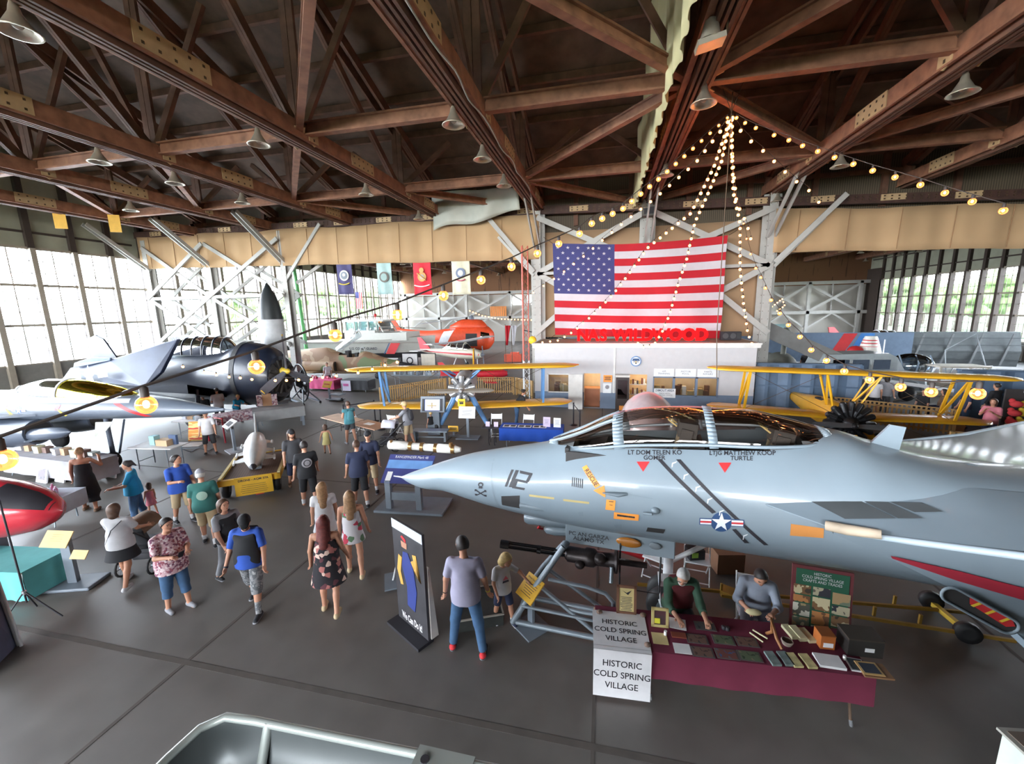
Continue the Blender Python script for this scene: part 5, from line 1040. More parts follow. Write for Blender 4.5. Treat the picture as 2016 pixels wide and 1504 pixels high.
    # clothes
    if bottom and not (dress and dress[0] == 'full'):
        kd, mt, ln = bottom; mt = C_[mt]
        if kd == 'skirt':
            q = [P(T_((0, 0, 1.02)), (0, 0, .92-.45*ln*1.9), .135*bw, .135*bw+.07+.1*ln, .02, (1.1, .9, 1), None, [((0, 0, .92-.45*ln*1.9), (0, 0, -1))])]
        else:
            g = .018 if ln < .8 else .014
            q = [P(T_((-.05*bw, -.005, .96)), T_((.05*bw, -.005, .96)), .122*bw+.012, .122*bw+.012, .04, (1, .9, 1))]+leg(-1, g, ln, .03, True, 1, 1.7 if ln < .8 else 1.3)+leg(1, g, ln, .03, True, 1, 1.7 if ln < .8 else 1.3)
        sdfobj('shorts' if kd == 'shorts' else 'trousers' if kd == 'pants' else 'skirt', q, cr, mt, t)
    if top:
        mt, sl = C_[top[0]], top[1]; hem = top[2] if len(top) > 2 else .86; g = .016
        q = torso(g+.006, .05)+[P(T_((0, .01, 1.08)), T_((0, .005, hem-.05)), .125*bw+g+.012, .142*bw+g+.022, .04, (1.14, .98, 1))]
        q = [(*p[:7], p[7]+[((T_((0, 0, hem))+off)*s, L @ A3(0, 0, -1)), ((nk+A3(0, 0, .025)+off)*s, A3(0, .35, .94))]) for p in q]
        if sl > 0:
            for sd in (-1, 1): q += limbs(sd, .017, 0, sl, .03)
        sdfobj('shirt', q, cr, mt, t)
    if dress:
        kd, mt, ln, neck = dress; mt = C_[mt]; z1 = .92-.85*ln
        q = torso(.014, .05)[1:3]+[P(T_((0, 0, 1.12)), (0, 0, z1), .128*bw, .135*bw+.05+.12*ln, .05, (1.1, .92, 1), None, [((0, 0, z1), (0, 0, -1))])]
        q = [(*p[:7], p[7]+[((T_((0, 0, neck))+off)*s, A3(0, .25, 1)/np.linalg.norm([0, .25, 1]))]) for p in q]
        if kd == 'jumpsuit': q += leg(-1, .03, .78, .04, True, 1, 2.6)+leg(1, .03, .78, .04, True, 1, 2.6)
        for sd in (-1, 1): q += [P(T_((sd*.09, -.085, neck-.04)), T_((sd*.10, -.02, 1.475)), .011, .011, .004), P(T_((sd*.10, -.02, 1.475)), T_((sd*.09, .1, neck-.06)), .011, .011, .004)]
        sdfobj('dress' if kd != 'jumpsuit' else 'jumpsuit', q, cr, mt, t)
    if vest:
        q = torso(.045, .05); q = [(*p[:7], p[7]+[((T_((0, 0, .9))+off)*s, L @ A3(0, 0, -1)), ((nk+A3(0, 0, .01)+off)*s, A3(0, .5, .86)), ((T_((.165, 0, 1.3))+off)*s, A3(1, 0, .1)), ((T_((-.165, 0, 1.3))+off)*s, A3(-1, 0, .1))]) for p in q]
        sdfobj('vest', q, cr, C_[vest], t)
    for sd in (-1, 1):
        a = ank[sd]; toe = a+A3(sd*.012, .135, -.042); heel = a+A3(0, -.045, -.040); fz = (a[2]-.075,)
        if shoes: sdfobj('shoe', [P(heel, toe, .045, .040, .02, (.95, 1, 1), None, [((0, 0, a[2]-.075), (0, 0, -1))]), P(a+A3(0, -.01, -.03), toe-A3(0, .06, -.012), .045, .035, .02)], cr, C_[shoes], t)
        if shoes in ('navy', 'dgrey', 'black') and h > 1: sdfobj('shoe_sole', [P(heel-A3(0, 0, .016), toe-A3(0, -.006, .016), .043, .042, .01, (1.05, 1, .55), None, [((0, 0, a[2]-.0765), (0, 0, -1))])], cr, C_['white' if shoes == 'navy' else 'grey'], t)
        if socks: sdfobj('sock', [P(a, lerp(a, knee[sd], socks), .043, .052, .01)], cr, C_['white' if socks < .5 else 'camo'], t)
    # hair and hats
    if hairstyle != 'bald':
        g = .014; clip = [(hc((0, .04, .25)), H @ A3(0, .86, -.5)), (hc((0, 0, .13)), H @ A3(0, -.3, -1))]
        q = [P(hc((0, -.004, .218)), hc((0, -.018, .212)), (.092+g)*ks, (.092+g)*ks, .01, (.85, 1.0, 1.04), H, clip)]
        if hairstyle == 'long': q += [P(hc((0, -.06, .20)), T_((0, -.115, 1.26)), .085*ks, .062, .05, (1.12, .62, 1)), P(hc((.06, -.03, .2)), T_((.09, -.07, 1.36)), .04, .03, .03), P(hc((-.06, -.03, .2)), T_((-.09, -.07, 1.36)), .04, .03, .03)]
        if hairstyle == 'bob': q += [P(hc((0, -.03, .21)), hc((0, -.045, .10)), .10*ks, .085*ks, .04, (1.05, .9, 1), None, [(hc((0, .035, .2)), H @ A3(0, 1, 0))])]
        if hairstyle == 'bun': q += [P(hc((0, -.11, .25)), hc((0, -.12, .24)), .04, .036, .02)]
        if hairstyle == 'tail': q += [P(hc((0, -.10, .26)), hc((0, -.15, .12)), .035, .02, .03)]
        sdfobj('hair', q, res if res < .012 else cr, HAIR[hair], t)
    if beard: sdfobj('beard', [P(hc((0, .06, .135)), hc((0, .035, .16)), .05*ks, .062*ks, .02, (1.05, 1, 1), H, [(hc((0, 0, .155)), H @ A3(0, 0.2, 1)), (hc((0, .02, .2)), H @ A3(0, -1, 0))])], res, HAIR[beard], t)
    if hat:
        q = [P(hc((0, -.004, .245)), hc((0, -.012, .245)), .104*ks, .104*ks, .01, (.88, 1.0, .95), H, [(hc((0, 0, .238)), H @ A3(0, 0, -1))]), P(hc((0, .07, .247)), hc((0, .125, .24)), .075*ks, .06*ks, .01, (1, 1, .16), H)]
        sdfobj('cap', q, cr, C_[hat], t)
    if pack:
        q = [P(T_((0, -.19, 1.12)), T_((0, -.19, 1.32)), .125, .11, .03, (1.05, .62, 1))]+[P(T_((sd*.10, -.13, 1.42)), T_((sd*.11, .11, 1.3)), .02, .02, .01) for sd in (-1, 1)]+[P(T_((sd*.11, .125, 1.3)), T_((sd*.13, .0, 1.05)), .018, .018, .01) for sd in (-1, 1)]
        sdfobj('backpack', q, cr, C_[pack], t)
    t_pts = {'hand': {sd: V((wri[sd]+hd[sd]*.09+off)*s) for sd in (-1, 1)}, 'wrist': {sd: (V((wri[sd]+off)*s), V(hd[sd])) for sd in (-1, 1)}, 'T': lambda p: V((T_(p)+off)*s), 's': s, 'head': lambda p: V((hc(p)+off)*s)}
    return t, t_pts
def at2(u, v): p = at(u, v); return (p.x, p.y)
stand = ((5, 5, 3), (-3, 5, 3)); walk = ((14, 3, 5), (-11, 3, 16)); wide = ((3, 9, 2), (-3, 9, 2))
hang = ((4, 9, 10, 0), (4, 9, 10, 0)); hold = ((14, 9, 82, 22), (14, 9, 82, 22))
m_band = M('yellow wristband', (226, 218, 60), .5)
# ---- nearest
p, j = person('man in lavender t-shirt and jeans with red-heeled shoes, back to the camera', at2(922, 1282), -12, 1.84, 'dark', 'short', ('lav', .42, .84), ('pants', 'jean', .98), 'black', legs=((5, 11, 2), (-4, 11, 2)), arms=((2, 16, 12, 0), (6, 14, 14, 0)), head=(28, 16), res=.008, beard='brown', build=1.05)
w, d = j['wrist'][1]; B(m_band).lathe([(.036, -.008), (.036, .008)], 14, w, d).build('wristband', p); w, d = j['wrist'][-1]; B(M('bracelet', (70, 60, 56))).lathe([(.036, -.008), (.036, .008)], 14, w, d).build('bracelet', p)
for sd in (-1, 1):
    c = [o for o in KIDS(p) if o.name.startswith('shoe') and not 'sole' in o.name][0 if sd < 0 else 1]; mn = min((v.co.y for v in c.data.vertices)); q = [v.co for v in c.data.vertices if v.co.y < mn+.03]; q = sum(q, V())/len(q)
    tag(B(C_['red']).sph(q+V((0, .035, .015)), .054, (.95, 1.05, .85)).build('shoe_heel', p), 'bright red heel')
p, j = person('blond boy in white graphic t-shirt and navy shorts, pointing at the yellow sign', at2(992, 1226), 205, 1.22, 'blond', 'bob', ('white', .4, .84), ('shorts', 'navy', .48), 'navy', legs=((12, 6, 6), (-8, 6, 4)), arms=((38, 46, 14, 0), (6, 12, 30, 10)), head=(25, 30), kid=1.28, res=.009, socks=.2)
b = B(M('print pink', (190, 90, 110))).add([j['T'](q) for q in ((-.07, .155, 1.22), (.07, .155, 1.22), (.0, .16, 1.32))], [(0, 1, 2)]); b.m(M('print dark', (60, 56, 70))).add([j['T'](q) for q in ((-.08, .158, 1.15), (.08, .158, 1.15), (.07, .158, 1.2), (-.07, .158, 1.2))], [(0, 1, 2, 3)]); b.build('shirt_print', p)
person('woman with dark red hair in black floral sundress, back to the camera', at2(655, 1200), -18, 1.72, 'red', 'long', None, None, 'khaki', ('dress', 'floral', .42, 1.36), build=1.22, legs=((4, 4, 2), (-10, 4, 14)), arms=((4, 14, 10, 0), (10, 12, 20, 0)), head=(10, 8), res=.010)
person('young woman with long brown hair in white romper with red flowers', at2(702, 1128), -10, 1.70, 'lbrown', 'long', None, None, 'khaki', ('dress', 'romper', .22, 1.34), build=1.0, legs=((8, 4, 2), (-10, 4, 12)), arms=((4, 9, 10, 0), (6, 11, 14, 0)), head=(12, 4), res=.011)
person('young woman with long hair in plain white strapless top, beside the floral romper', at2(648, 1096), -4, 1.64, 'lbrown', 'long', ('white', .3, .86), ('skirt', 'white', .3), 'khaki', arms=hang, head=(-20, 4), res=.012)
p, j = person('man in black t-shirt with white back print and black shorts, walking away', at2(612, 998), 8, 1.80, 'dark', 'short', ('black', .42, .84), ('shorts', 'black', .58), None, legs=walk, build=1.12, arms=((4, 12, 14, 0), (14, 12, 20, 0)), res=.012, socks=.25)
b = B(M('print grey', (150, 146, 150), .8)); c = [j['T'](((x)*.12, -.156-.008*(1-x*x), 1.24+.12*z)) for x, z in [(math.cos(a), math.sin(a)) for a in np.linspace(0, 2*PI, 17)[:-1]]]; b.add([j['T']((0, -.172, 1.24))]+c, [(0, 1+i, 1+(i+1) % 16) for i in range(16)]); b.m(C_['black']).tube([j['T']((.075*math.cos(a), -.172, 1.24+.075*math.sin(a))) for a in np.linspace(0, 2*PI, 13)[:-1]], .008, 4, True); b.build('back_print', p)
person('man with long hair and dark cap in dark polo and shorts, facing the camera', at2(586, 962), 188, 1.78, 'brown', 'long', ('dgrey', .42, .84), ('shorts', 'navy', .55), 'brown', legs=((14, 4, 4), (-12, 4, 14)), hat='black', beard='brown', res=.012)
person('man in navy t-shirt and black shorts, back to the camera, talking', at2(712, 996), 4, 1.78, 'brown', 'short', ('navy', .42, .84), ('shorts', 'black', .52), 'black', build=1.18, arms=((6, 12, 16, 0), (10, 12, 30, 0)), head=(-18, 4), res=.012, socks=.15)
p, j = person('man in navy polo, dark cap and khaki shorts holding a cup, facing the camera', at2(733, 968), 172, 1.76, 'grey', 'short', ('navy', .42, .84), ('shorts', 'khaki', .55), 'black', build=1.12, arms=((10, 10, 14, 0), (26, 10, 70, 24)), hat='black', res=.012, socks=.2)
cup = B(M('clear cup', (220, 220, 224), .3)).lathe([(.03, -.05), (.036, .06)], 12, j['hand'][1]+V((0, .045, .02))); tag(cup.build('cup', loc=None), 'clear cup held by the man in navy polo', 'cup').matrix_world = Matrix.Translation((p.location.x, p.location.y, 0)) @ Matrix.Rotation(p.rotation_euler.z, 4, 'Z')
person('little girl in pale yellow dress near the folding table', at2(645, 893), 5, 1.04, 'brown', 'bob', None, None, 'brown', ('dress', 'yellow', .36, 1.38), kid=1.3, legs=walk, arms=((4, 20, 10, 0), (4, 20, 10, 0)), res=.013)
person('woman in teal top and dark shorts with a teal backpack at the folding table', at2(692, 874), 20, 1.68, 'brown', 'bun', ('teal', .12, .86), ('shorts', 'dgrey', .35), 'grey', legs=((10, 3, 4), (-10, 3, 8)), pack='teal', arms=hold, res=.014)
person('woman in grey t-shirt and khaki shorts with a pack pushing the stroller', at2(806, 878), 62, 1.70, 'blond', 'short', ('grey', .42, .86), ('shorts', 'khaki', .5), 'grey', pack='dgrey', lean=8, arms=((46, 6, 24, 0), (46, 6, 24, 0)), hat='khaki', res=.014)
person('toddler in black top with a blond bun, sitting on the grey bench', at2(850, 856), 20, .95, 'blond', 'bun', ('black', .1, .9), ('shorts', 'black', .5), 'white', kid=1.3, seat=.42, legs=((80, 6, 70), (80, 6, 70)), res=.014)
person('woman in black t-shirt and jeans leaning over the blue table', at2(1018, 838), -70, 1.66, 'dark', 'bun', ('black', .38, .88), ('pants', 'jean', .95), 'dgrey', lean=34, legs=((4, 4, 2), (-6, 4, 4)), arms=((52, 8, 10, 0), (12, 10, 20, 0)), head=(0, 8), res=.013)
person('boy in white t-shirt and dark shorts standing by the left tables, facing the camera', at2(416, 893), 172, 1.60, 'dark', 'short', ('white', .42, .82), ('shorts', 'dgrey', .55), 'black', legs=((4, 7, 2), (-2, 7, 2)), build=1.05, res=.013)
person('woman in backless black jumpsuit by the framed pictures', at2(180, 1004), -25, 1.72, 'lbrown', 'bun', None, None, 'brown', ('jumpsuit', 'black', .5, 1.30), arms=((8, 14, 10, 0), (36, 26, 96, 20)), legs=((8, 6, 2), (-6, 6, 6)), skin=SKIN2, res=.012)
person('woman in turquoise t-shirt and denim capris, facing left', at2(276, 1030), 80, 1.62, 'dark', 'tail', ('cyan', .45, .86), ('pants', 'jean', .75), 'white', build=1.22, arms=((26, 8, 60, 10), (20, 8, 50, 10)), head=(0, 14), res=.012)
person('small child in pink dress next to the woman in turquoise', at2(302, 1012), 20, .80, 'brown', 'bob', None, None, 'pink', ('dress', 'pink', .4, 1.36), kid=1.35, res=.014)
person('man in royal blue t-shirt and khaki shorts, facing right', at2(366, 1028), 200, 1.72, 'dark', 'short', ('blue', .45, .84), ('shorts', 'khaki', .55), 'black', build=1.25, arms=((10, 10, 24, 0), (26, 8, 74, 26)), head=(45, 6), res=.012, socks=.2)
p, j = person('man in bottle-green t-shirt with pale cap and khaki shorts, back to the camera', at2(416, 1070), -10, 1.74, 'grey', 'short', ('green', .45, .84), ('shorts', 'khaki', .52), 'black', build=1.2, legs=walk, hat='grey', res=.012, socks=.2)
b = B(M('print pale green', (150, 176, 160), .8)); c = [j['T'](((x)*.10, -.166-.008*(1-x*x), 1.22+.10*z)) for x, z in [(math.cos(a), math.sin(a)) for a in np.linspace(0, 2*PI, 17)[:-1]]]; b.add([j['T']((0, -.182, 1.22))]+c, [(0, 1+i, 1+(i+1) % 16) for i in range(16)]); b.build('back_print', p)
p, j = person('woman in white t-shirt and black skirt with a shoulder strap, pushing a stroller', at2(254, 1150), -36, 1.64, 'brown', 'bob', ('white', .42, .86), ('skirt', 'black', .34), 'white', build=1.2, legs=walk, arms=((30, 10, 40, 0), (30, 10, 40, 0)), res=.012, skin=SKIN2)
B(m_dk).tube([j['T']((.16, -.1, 1.44)), j['T']((0, -.165, 1.28)), j['T']((-.17, -.12, .98))], .009, 5).build('bag_strap', p)
p, j = person('woman in speckled pink blouse and denim capris looking at a phone', at2(354, 1198), 200, 1.70, 'dark', 'short', ('speck', .45, .78), ('pants', 'jean', .74), 'grey', build=1.28, arms=((18, 8, 78, 26), (18, 8, 78, 26)), legs=((6, 3, 2), (-4, 3, 2)), head=(10, 16), res=.011)
ph = B(m_dk).box((j['hand'][1]+j['hand'][-1])/2, (.08, .012, .15), (-.6, 0, 0)); o = tag(ph.build('phone'), 'dark phone held by the woman in speckled blouse', 'phone'); o.location = p.location; o.rotation_euler = p.rotation_euler
person('woman with brown bob, dark backpack and grey trousers, beside the vest man', at2(462, 1142), -150, 1.66, 'brown', 'bob', ('grey', .4, .86), ('pants', 'grey', .95), 'black', pack='black', vest='black', legs=walk, arms=((30, 8, 50, 10), (16, 8, 30, 0)), res=.012)
p, j = person('man in black vest over blue t-shirt, dark cap and grey camouflage shorts', at2(506, 1196), 150, 1.80, 'dark', 'short', ('blue', .45, .86), ('shorts', 'camo', .62), 'black', vest='black', build=1.15, legs=((20, 5, 8), (-16, 5, 10)), arms=((6, 12, 16, 0), (10, 14, 16, 0)), head=(25, 26), hat='black', res=.010, socks=.6, glasses=True, beard='brown')
w, d = j['wrist'][1]; B(m_dk).lathe([(.036, -.012), (.036, .012)], 14, w, d).build('watch', p)
# ---- behind the craft table
person('seated grey-haired man in maroon vest over green shirt at the craft table', (at(1330, 1262).x+.0, at(1330, 1262).y+.08), -160, 1.74, 'grey', 'short', ('pine', .82, .9), ('pants', 'dgrey', .95), 'dgrey', vest='maroon', seat=.46, lean=18, legs=((82, 6, 78), (82, 8, 78)), arms=((40, 6, 48, 8), (36, 8, 54, 14)), head=(-22, 22), glasses=True, beard='grey', res=.009, build=1.1)
person('seated woman in grey-blue linen dress at the craft table, hands working cloth', (at(1484, 1268).x, at(1484, 1268).y+.1), 188, 1.68, 'dark', 'short', ('blouse', .74, .9), ('pants', 'blouse', .95), 'brown', seat=.46, lean=14, legs=((80, 8, 78), (80, 8, 78)), arms=((26, 16, 74, 30), (26, 16, 74, 30)), head=(8, 26), res=.009, build=1.12)
# ---- around the left tables and further off
person('man in white t-shirt at the left tables, back to the camera', at2(436, 836), 10, 1.72, 'dark', 'short', ('white', .42, .86), ('pants', 'dgrey', .95), 'dgrey', res=.015, arms=hold)
person('boy in blue shirt leaning on the patterned tablecloth', at2(470, 832), 200, 1.45, 'blond', 'short', ('cyan', .5, .86), ('shorts', 'navy', .5), 'dgrey', lean=38, arms=((50, 10, 40, 10), (50, 10, 40, 10)), kid=1.15, res=.015)
person('seated person in dark green jacket under the bomber', (at(383, 838).x, at(383, 838).y+.6), 160, 1.70, 'brown', 'short', ('dgrey', .9, .88), ('pants', 'dgrey', .95), 'dgrey', seat=.46, legs=((82, 6, 80), (82, 6, 80)), arms=hold, res=.016)
person('seated person in grey sweater with white cap at the left tables', at2(398, 868), -70, 1.62, 'grey', 'short', ('grey', .9, .88), ('pants', 'grey', .95), 'grey', seat=.46, hat='white', legs=((82, 6, 80), (82, 6, 80)), arms=hold, res=.016)
person('vendor in white t-shirt behind the pink table', at2(648, 762), 175, 1.68, 'dark', 'short', ('white', .42, .86), ('pants', 'dgrey', .95), 'dgrey', res=.018)
person('person in navy jacket beside the pale blue covered table, far hall', at2(915, 705), 190, 1.72, 'dark', 'short', ('navy', .9, .86), ('pants', 'navy', .95), 'dgrey', res=.02)
for lab, uv, f, h, tp, bt, kw in (('man in black t-shirt standing behind the right biplane engine', (1632, 808), 30, 1.8, ('black', .42), ('pants', 'dgrey', .95), {}), ('woman in white top and black shorts right of the biplane engine', (1716, 818), 10, 1.7, ('white', .3), ('shorts', 'black', .5), {}), ('man in pale t-shirt next to the woman in black shorts', (1738, 816), -10, 1.75, ('grey', .42), ('pants', 'dgrey', .95), {}),
        ('person in denim jacket by the blue barrier', (1668, 812), 170, 1.72, ('jean', .9), ('pants', 'navy', .95), {}), ('person in dark top crouched by the slatted fence', (1812, 822), 150, 1.55, ('black', .5), ('pants', 'dgrey', .95), {'seat': .4, 'legs': ((80, 8, 80), (80, 8, 80))}), ('man with pale cap and navy shirt by the slatted fence, right', (1893, 846), 120, 1.72, ('navy', .45), ('pants', 'jean', .95), {'hat': 'khaki'}),
        ('man in dark jacket and khaki trousers by the right blue barrier', (1948, 842), 60, 1.78, ('black', .9), ('pants', 'khaki', .95), {}), ('woman in pink blouse beyond the wing, resting her chin', (1940, 878), 165, 1.66, ('pink', .45), ('pants', 'navy', .95), {'arms': ((20, 10, 110, 30), (30, 10, 120, 30))}),
        ('person in dark shirt standing by the silver estate car', (1582, 742), 170, 1.75, ('dgrey', .45), ('pants', 'dgrey', .95), {}), ('woman in brown top seated beyond the slatted fence', (1850, 826), 100, 1.62, ('brown', .45), ('pants', 'navy', .95), {'seat': .45, 'legs': ((82, 6, 80), (82, 6, 80))})):
    person(lab, at2(*uv), f, h, 'dark' if 'pink' not in lab else 'brown', 'short' if 'woman' not in lab else 'bob', (*tp, .86), bt, 'dgrey', res=.02, **kw)
# ================================================================ OFFICE, FLAG, SIGNS, LAMPS AND STRING LIGHTS
m_ow = M('office white', (186, 184, 186), .6, noise=.03); m_ob = M('office slate blue', (108, 124, 146), .6, noise=.05); m_trim = M('office trim', (214, 212, 208), .6)
OF = thing('office_building', 'white office hut with slate-blue base under the flag', 'building', (0, 0, 0))
X0, X1, Y0, Y1, ZT = -3.45, 6.72, 20.5, 23.3, 3.2
openings = [(-2.75, -1.72, .81, 1.68), (-.97, -.18, .02, 1.76), (1.22, 2.03, .17, 1.74), (2.35, 3.2, .76, 1.6), (3.3, 4.2, .76, 1.6), (4.3, 5.15, .76, 1.6)]
def panel_wall(b, xs0, xs1, z0, z1, y, th, ops):
    xs = sorted({xs0, xs1, *[o[0] for o in ops], *[o[1] for o in ops]}); zs = sorted({z0, z1, .8, *[o[2] for o in ops], *[o[3] for o in ops]}); zs = [z for z in zs if z0 <= z <= z1]
    for xa, xb in zip(xs, xs[1:]):
        for za, zb in zip(zs, zs[1:]):
            cx, cz = (xa+xb)/2, (za+zb)/2
            if any(o[0] < cx < o[1] and o[2] < cz < o[3] for o in ops): continue
            b.m(m_ob if zb <= .81 else m_ow).bx(xa, xb, y, y+th, za, zb)
b = B(); panel_wall(b, X0, X1, 0, ZT, Y0, .12, openings); b.build('front_wall', OF)
b = B(m_ow).bx(X0, X0+.12, Y0+.12, Y1, .8, ZT).bx(X1-.12, X1, Y0+.12, Y1, .8, ZT).bx(X0, X1, Y1-.1, Y1, .8, ZT); b.m(m_ob).bx(X0, X0+.12, Y0+.12, Y1, 0, .8).bx(X1-.12, X1, Y0+.12, Y1, 0, .8).bx(X0, X1, Y1-.1, Y1, 0, .8); b.build('side_walls', OF)
b = B(m_trim).bx(X0-.12, X1+.15, Y0-.14, Y1+.1, ZT-.02, ZT+.06); b.bx(X0-.1, X1+.12, Y0-.1, Y0-.0, ZT-.16, ZT-.02); b.m(M('roof deck', (146, 118, 92), .8)).bx(X0, X1, Y0, Y1, ZT+.06, ZT+.07); b.build('roof', OF)
b = B(m_trim).bx(.44, .52, Y0-.03, Y0, .8, ZT-.16); b.build('batten', OF)
m_warm = M('warm room', (206, 178, 138), .8); b = B(m_warm).bx(X0+.14, X1-.14, Y0+1.5, Y0+1.55, .05, 2.6); b.bx(X0+.14, X1-.14, Y0+.14, Y0+1.5, 2.55, 2.6); b.m(M('office floor', (120, 84, 60), .6)).bx(X0+.14, X1-.14, Y0+.14, Y0+1.5, .01, .04); b.build('interior', OF)
b = B(M('ceiling tube light', (255, 232, 200), emit=8.)).bx(-2.4, 6, Y0+.7, Y0+.8, 2.48, 2.53); b.build('tube_light', OF)
for i, o_ in enumerate((openings[0], *openings[3:])):
    b = B(m_ob if i else m_trim)
    for q in ((o_[0]-.05, o_[0], o_[2]-.05, o_[3]+.05), (o_[1], o_[1]+.05, o_[2]-.05, o_[3]+.05)): b.bx(q[0], q[1], Y0-.03, Y0+.03, q[2], q[3])
    b.bx(o_[0]-.05, o_[1]+.05, Y0-.03, Y0+.03, o_[2]-.05, o_[2]).bx(o_[0]-.05, o_[1]+.05, Y0-.03, Y0+.03, o_[3], o_[3]+.05); w = b.build('window', OF)
    B(glass('office glass', (235, 240, 245), .08)).bx(o_[0], o_[1], Y0+.04, Y0+.05, o_[2], o_[3]).build('pane', w)
    b = B(M('office clutter', (128, 96, 70), .7)); rg = random.Random(i)
    for k in range(5): x = rg.uniform(o_[0], o_[1]-.2); b.m(M('clutter %d' % (k % 3), ((188, 160, 110), (120, 82, 58), (226, 220, 206))[k % 3], .7)).bx(x, x+rg.uniform(.12, .3), Y0+.5+.1*k, Y0+.7+.1*k, .05, o_[2]+rg.uniform(.1, .45))
    b.build('desk_clutter', OF)
for i, (x, tx) in enumerate(((2.78, 'AIR\nTRAINING'), (3.75, 'MOTOR\nPOOL'), (4.72, 'PARTS\nREPAIRS'))):
    b = B(m_wt).box((x, Y0-.02, 1.86), (.9, .03, .36)); s_ = b.build('sign_board', OF); text(tx, .12, M('sign grey ink', (110, 116, 128)), s_, 'lettering', frame((x, Y0-.04, 1.86), (1, 0, 0), (0, 0, 1)), lead=.9)
b = B(m_wt).box((2.85, Y0-.04, .86), (.98, .03, .44)); s_ = b.build('sign_board', OF); text('DIMOUT AREA', .15, M('sign grey ink'), s_, 'lettering', frame((2.85, Y0-.06, .99), (1, 0, 0), (0, 0, 1)), bold=.004, sx=.85); text('DRIVE WITH\nPARKING LIGHTS', .09, M('sign grey ink'), s_, 'lettering', frame((2.85, Y0-.06, .80), (1, 0, 0), (0, 0, 1)), lead=.9)
b = B(m_or).box((.18, Y0-.03, 1.52), (.42, .03, .34)); b.m(m_dk).box((.18, Y0-.05, 1.6), (.3, .01, .03)).box((.18, Y0-.05, 1.54), (.26, .01, .03)).box((.18, Y0-.05, 1.47), (.3, .01, .03)); b.build('yellow_notice', OF)
b = B(m_wt).box((.16, Y0-.03, 1.04), (.4, .03, .48)); b.m(M('print grey', (150, 146, 150))).disc((.16, Y0-.05, 1.1), .1, (0, 1, 0), .01); b.build('notice', OF)
b = B(m_trim).bx(-1.72, -1.02, Y0-.35, Y0-.30, 0, 1.76); b.build('open_door', OF)
b = B(M('counter wood', (150, 92, 60), .6)).bx(-.95, -.2, Y0+.3, Y0+.5, .0, .95); b.m(M('counter top', (206, 140, 84), .5)).bx(-.97, -.18, Y0+.2, Y0+.6, .95, 1.0); b.build('counter', OF)
b = B(m_trim)
for z in (.2, .7, 1.2): b.bx(1.22, 2.03, Y0+.15, Y0+.5, z, z+.03)
sh_ = b.build('shelf', OF)
rg = random.Random(5); b = B()
for z in (.23, .73, 1.23):
    for k in range(7): b.m(M('goods %d' % (k % 4), ((196, 160, 84), (120, 66, 52), (230, 224, 210), (84, 76, 70))[k % 4], .7)).bx(1.26+k*.105, 1.33+k*.105, Y0+.2, Y0+.35, z, z+rg.uniform(.12, .3))
b.build('shelf_goods', OF)
CS = thing('display_case', 'tall dark display case with yellow notice against the office front', 'cabinet', (.86, 20.1, 0)); b = B(M('case wood', (52, 40, 38), .5)).box((0, 0, .85), (.6, .4, 1.7)); b.build('body', CS); B(M('case trim', (200, 196, 190))).box((0, 0, 1.74), (.66, .46, .1)).build('top', CS); B(m_or).box((0, -.215, .2), (.26, .02, .22)).build('yellow_notice', CS); B(glass('case glass', (90, 86, 86), .2)).box((0, -.206, 1.1), (.44, .01, .9)).build('glass_door', CS)
SE = thing('wall_seal', 'round blue and white emblem on the office wall', 'emblem', (1.48, 20.46, 2.39)); B(M('seal blue', (96, 130, 176), .5)).disc((0, 0, 0), .25, (0, 1, 0), .04, 28).build('rim', SE)
b = B(m_wt).disc((0, -.025, 0), .20, (0, 1, 0), .01, 28); b.m(m_nb).add([(-.19, -.034, .02), (.19, -.034, .02), (.13, -.034, .14), (-.13, -.034, .14)], [(0, 1, 2, 3)]); b.build('face', SE); b = B(m_dk).box((0, -.036, -.02), (.26, .01, .03)).box((0, -.036, -.06), (.05, .01, .12)).box((0, -.036, -.1), (.1, .01, .02)); b.m(m_gold).box((0, -.04, -.02), (.06, .01, .08)); b.build('airplane_motif', SE)
# red lit letters on the roof
m_red = M('neon red', (255, 10, 12), emit=2.2); m_red.node_tree.nodes['Principled BSDF'].inputs['Base Color'].default_value = (.3, 0, 0, 1); m_red.node_tree.nodes['Principled BSDF'].inputs['Specular IOR Level'].default_value = 0
LT = thing('lit_sign', 'glowing red letters reading NAS WILDWOOD on the office roof edge', 'sign', (1.67, 20.75, ZT+.06))
B(M('letter rail', (70, 70, 74), .5)).bx(-3.1, 3.1, -.05, .05, .0, .05).build('rail', LT)
chars = 'NAS WILDWOOD'; _w = [.62, .60, .54, .28, .86, .26, .46, .62, .86, .70, .70, .62]; _t = np.cumsum([0]+_w); xs = [-3.0+6.0*(_t[i]+_w[i]/2)/_t[-1] for i in range(12)]
for ch, x in zip(chars, xs):
    if ch != ' ': tag(text(ch, .78, m_red, LT, 'letter', frame((x, 0, .35), (1, 0, 0), (0, 0, 1)), bold=.028, depth=.05, sx=.95), 'glowing red letter %s' % ch)
SP = thing('loudspeaker', 'black loudspeaker on the right end of the office roof', 'loudspeaker', (5.95, 21.9, ZT+.07)); B(m_dk).box((0, 0, .22), (.9, .3, .4)).build('cabinet', SP)
for x in (-.25, .08): B(M('cone grey', (70, 72, 74), .5)).disc((x, -.16, .22), .13, (0, 1, 0), .03).build('woofer', SP)
B(M('horn', (50, 52, 54), .4)).box((.33, -.16, .22), (.16, .03, .26)).build('horn', SP)
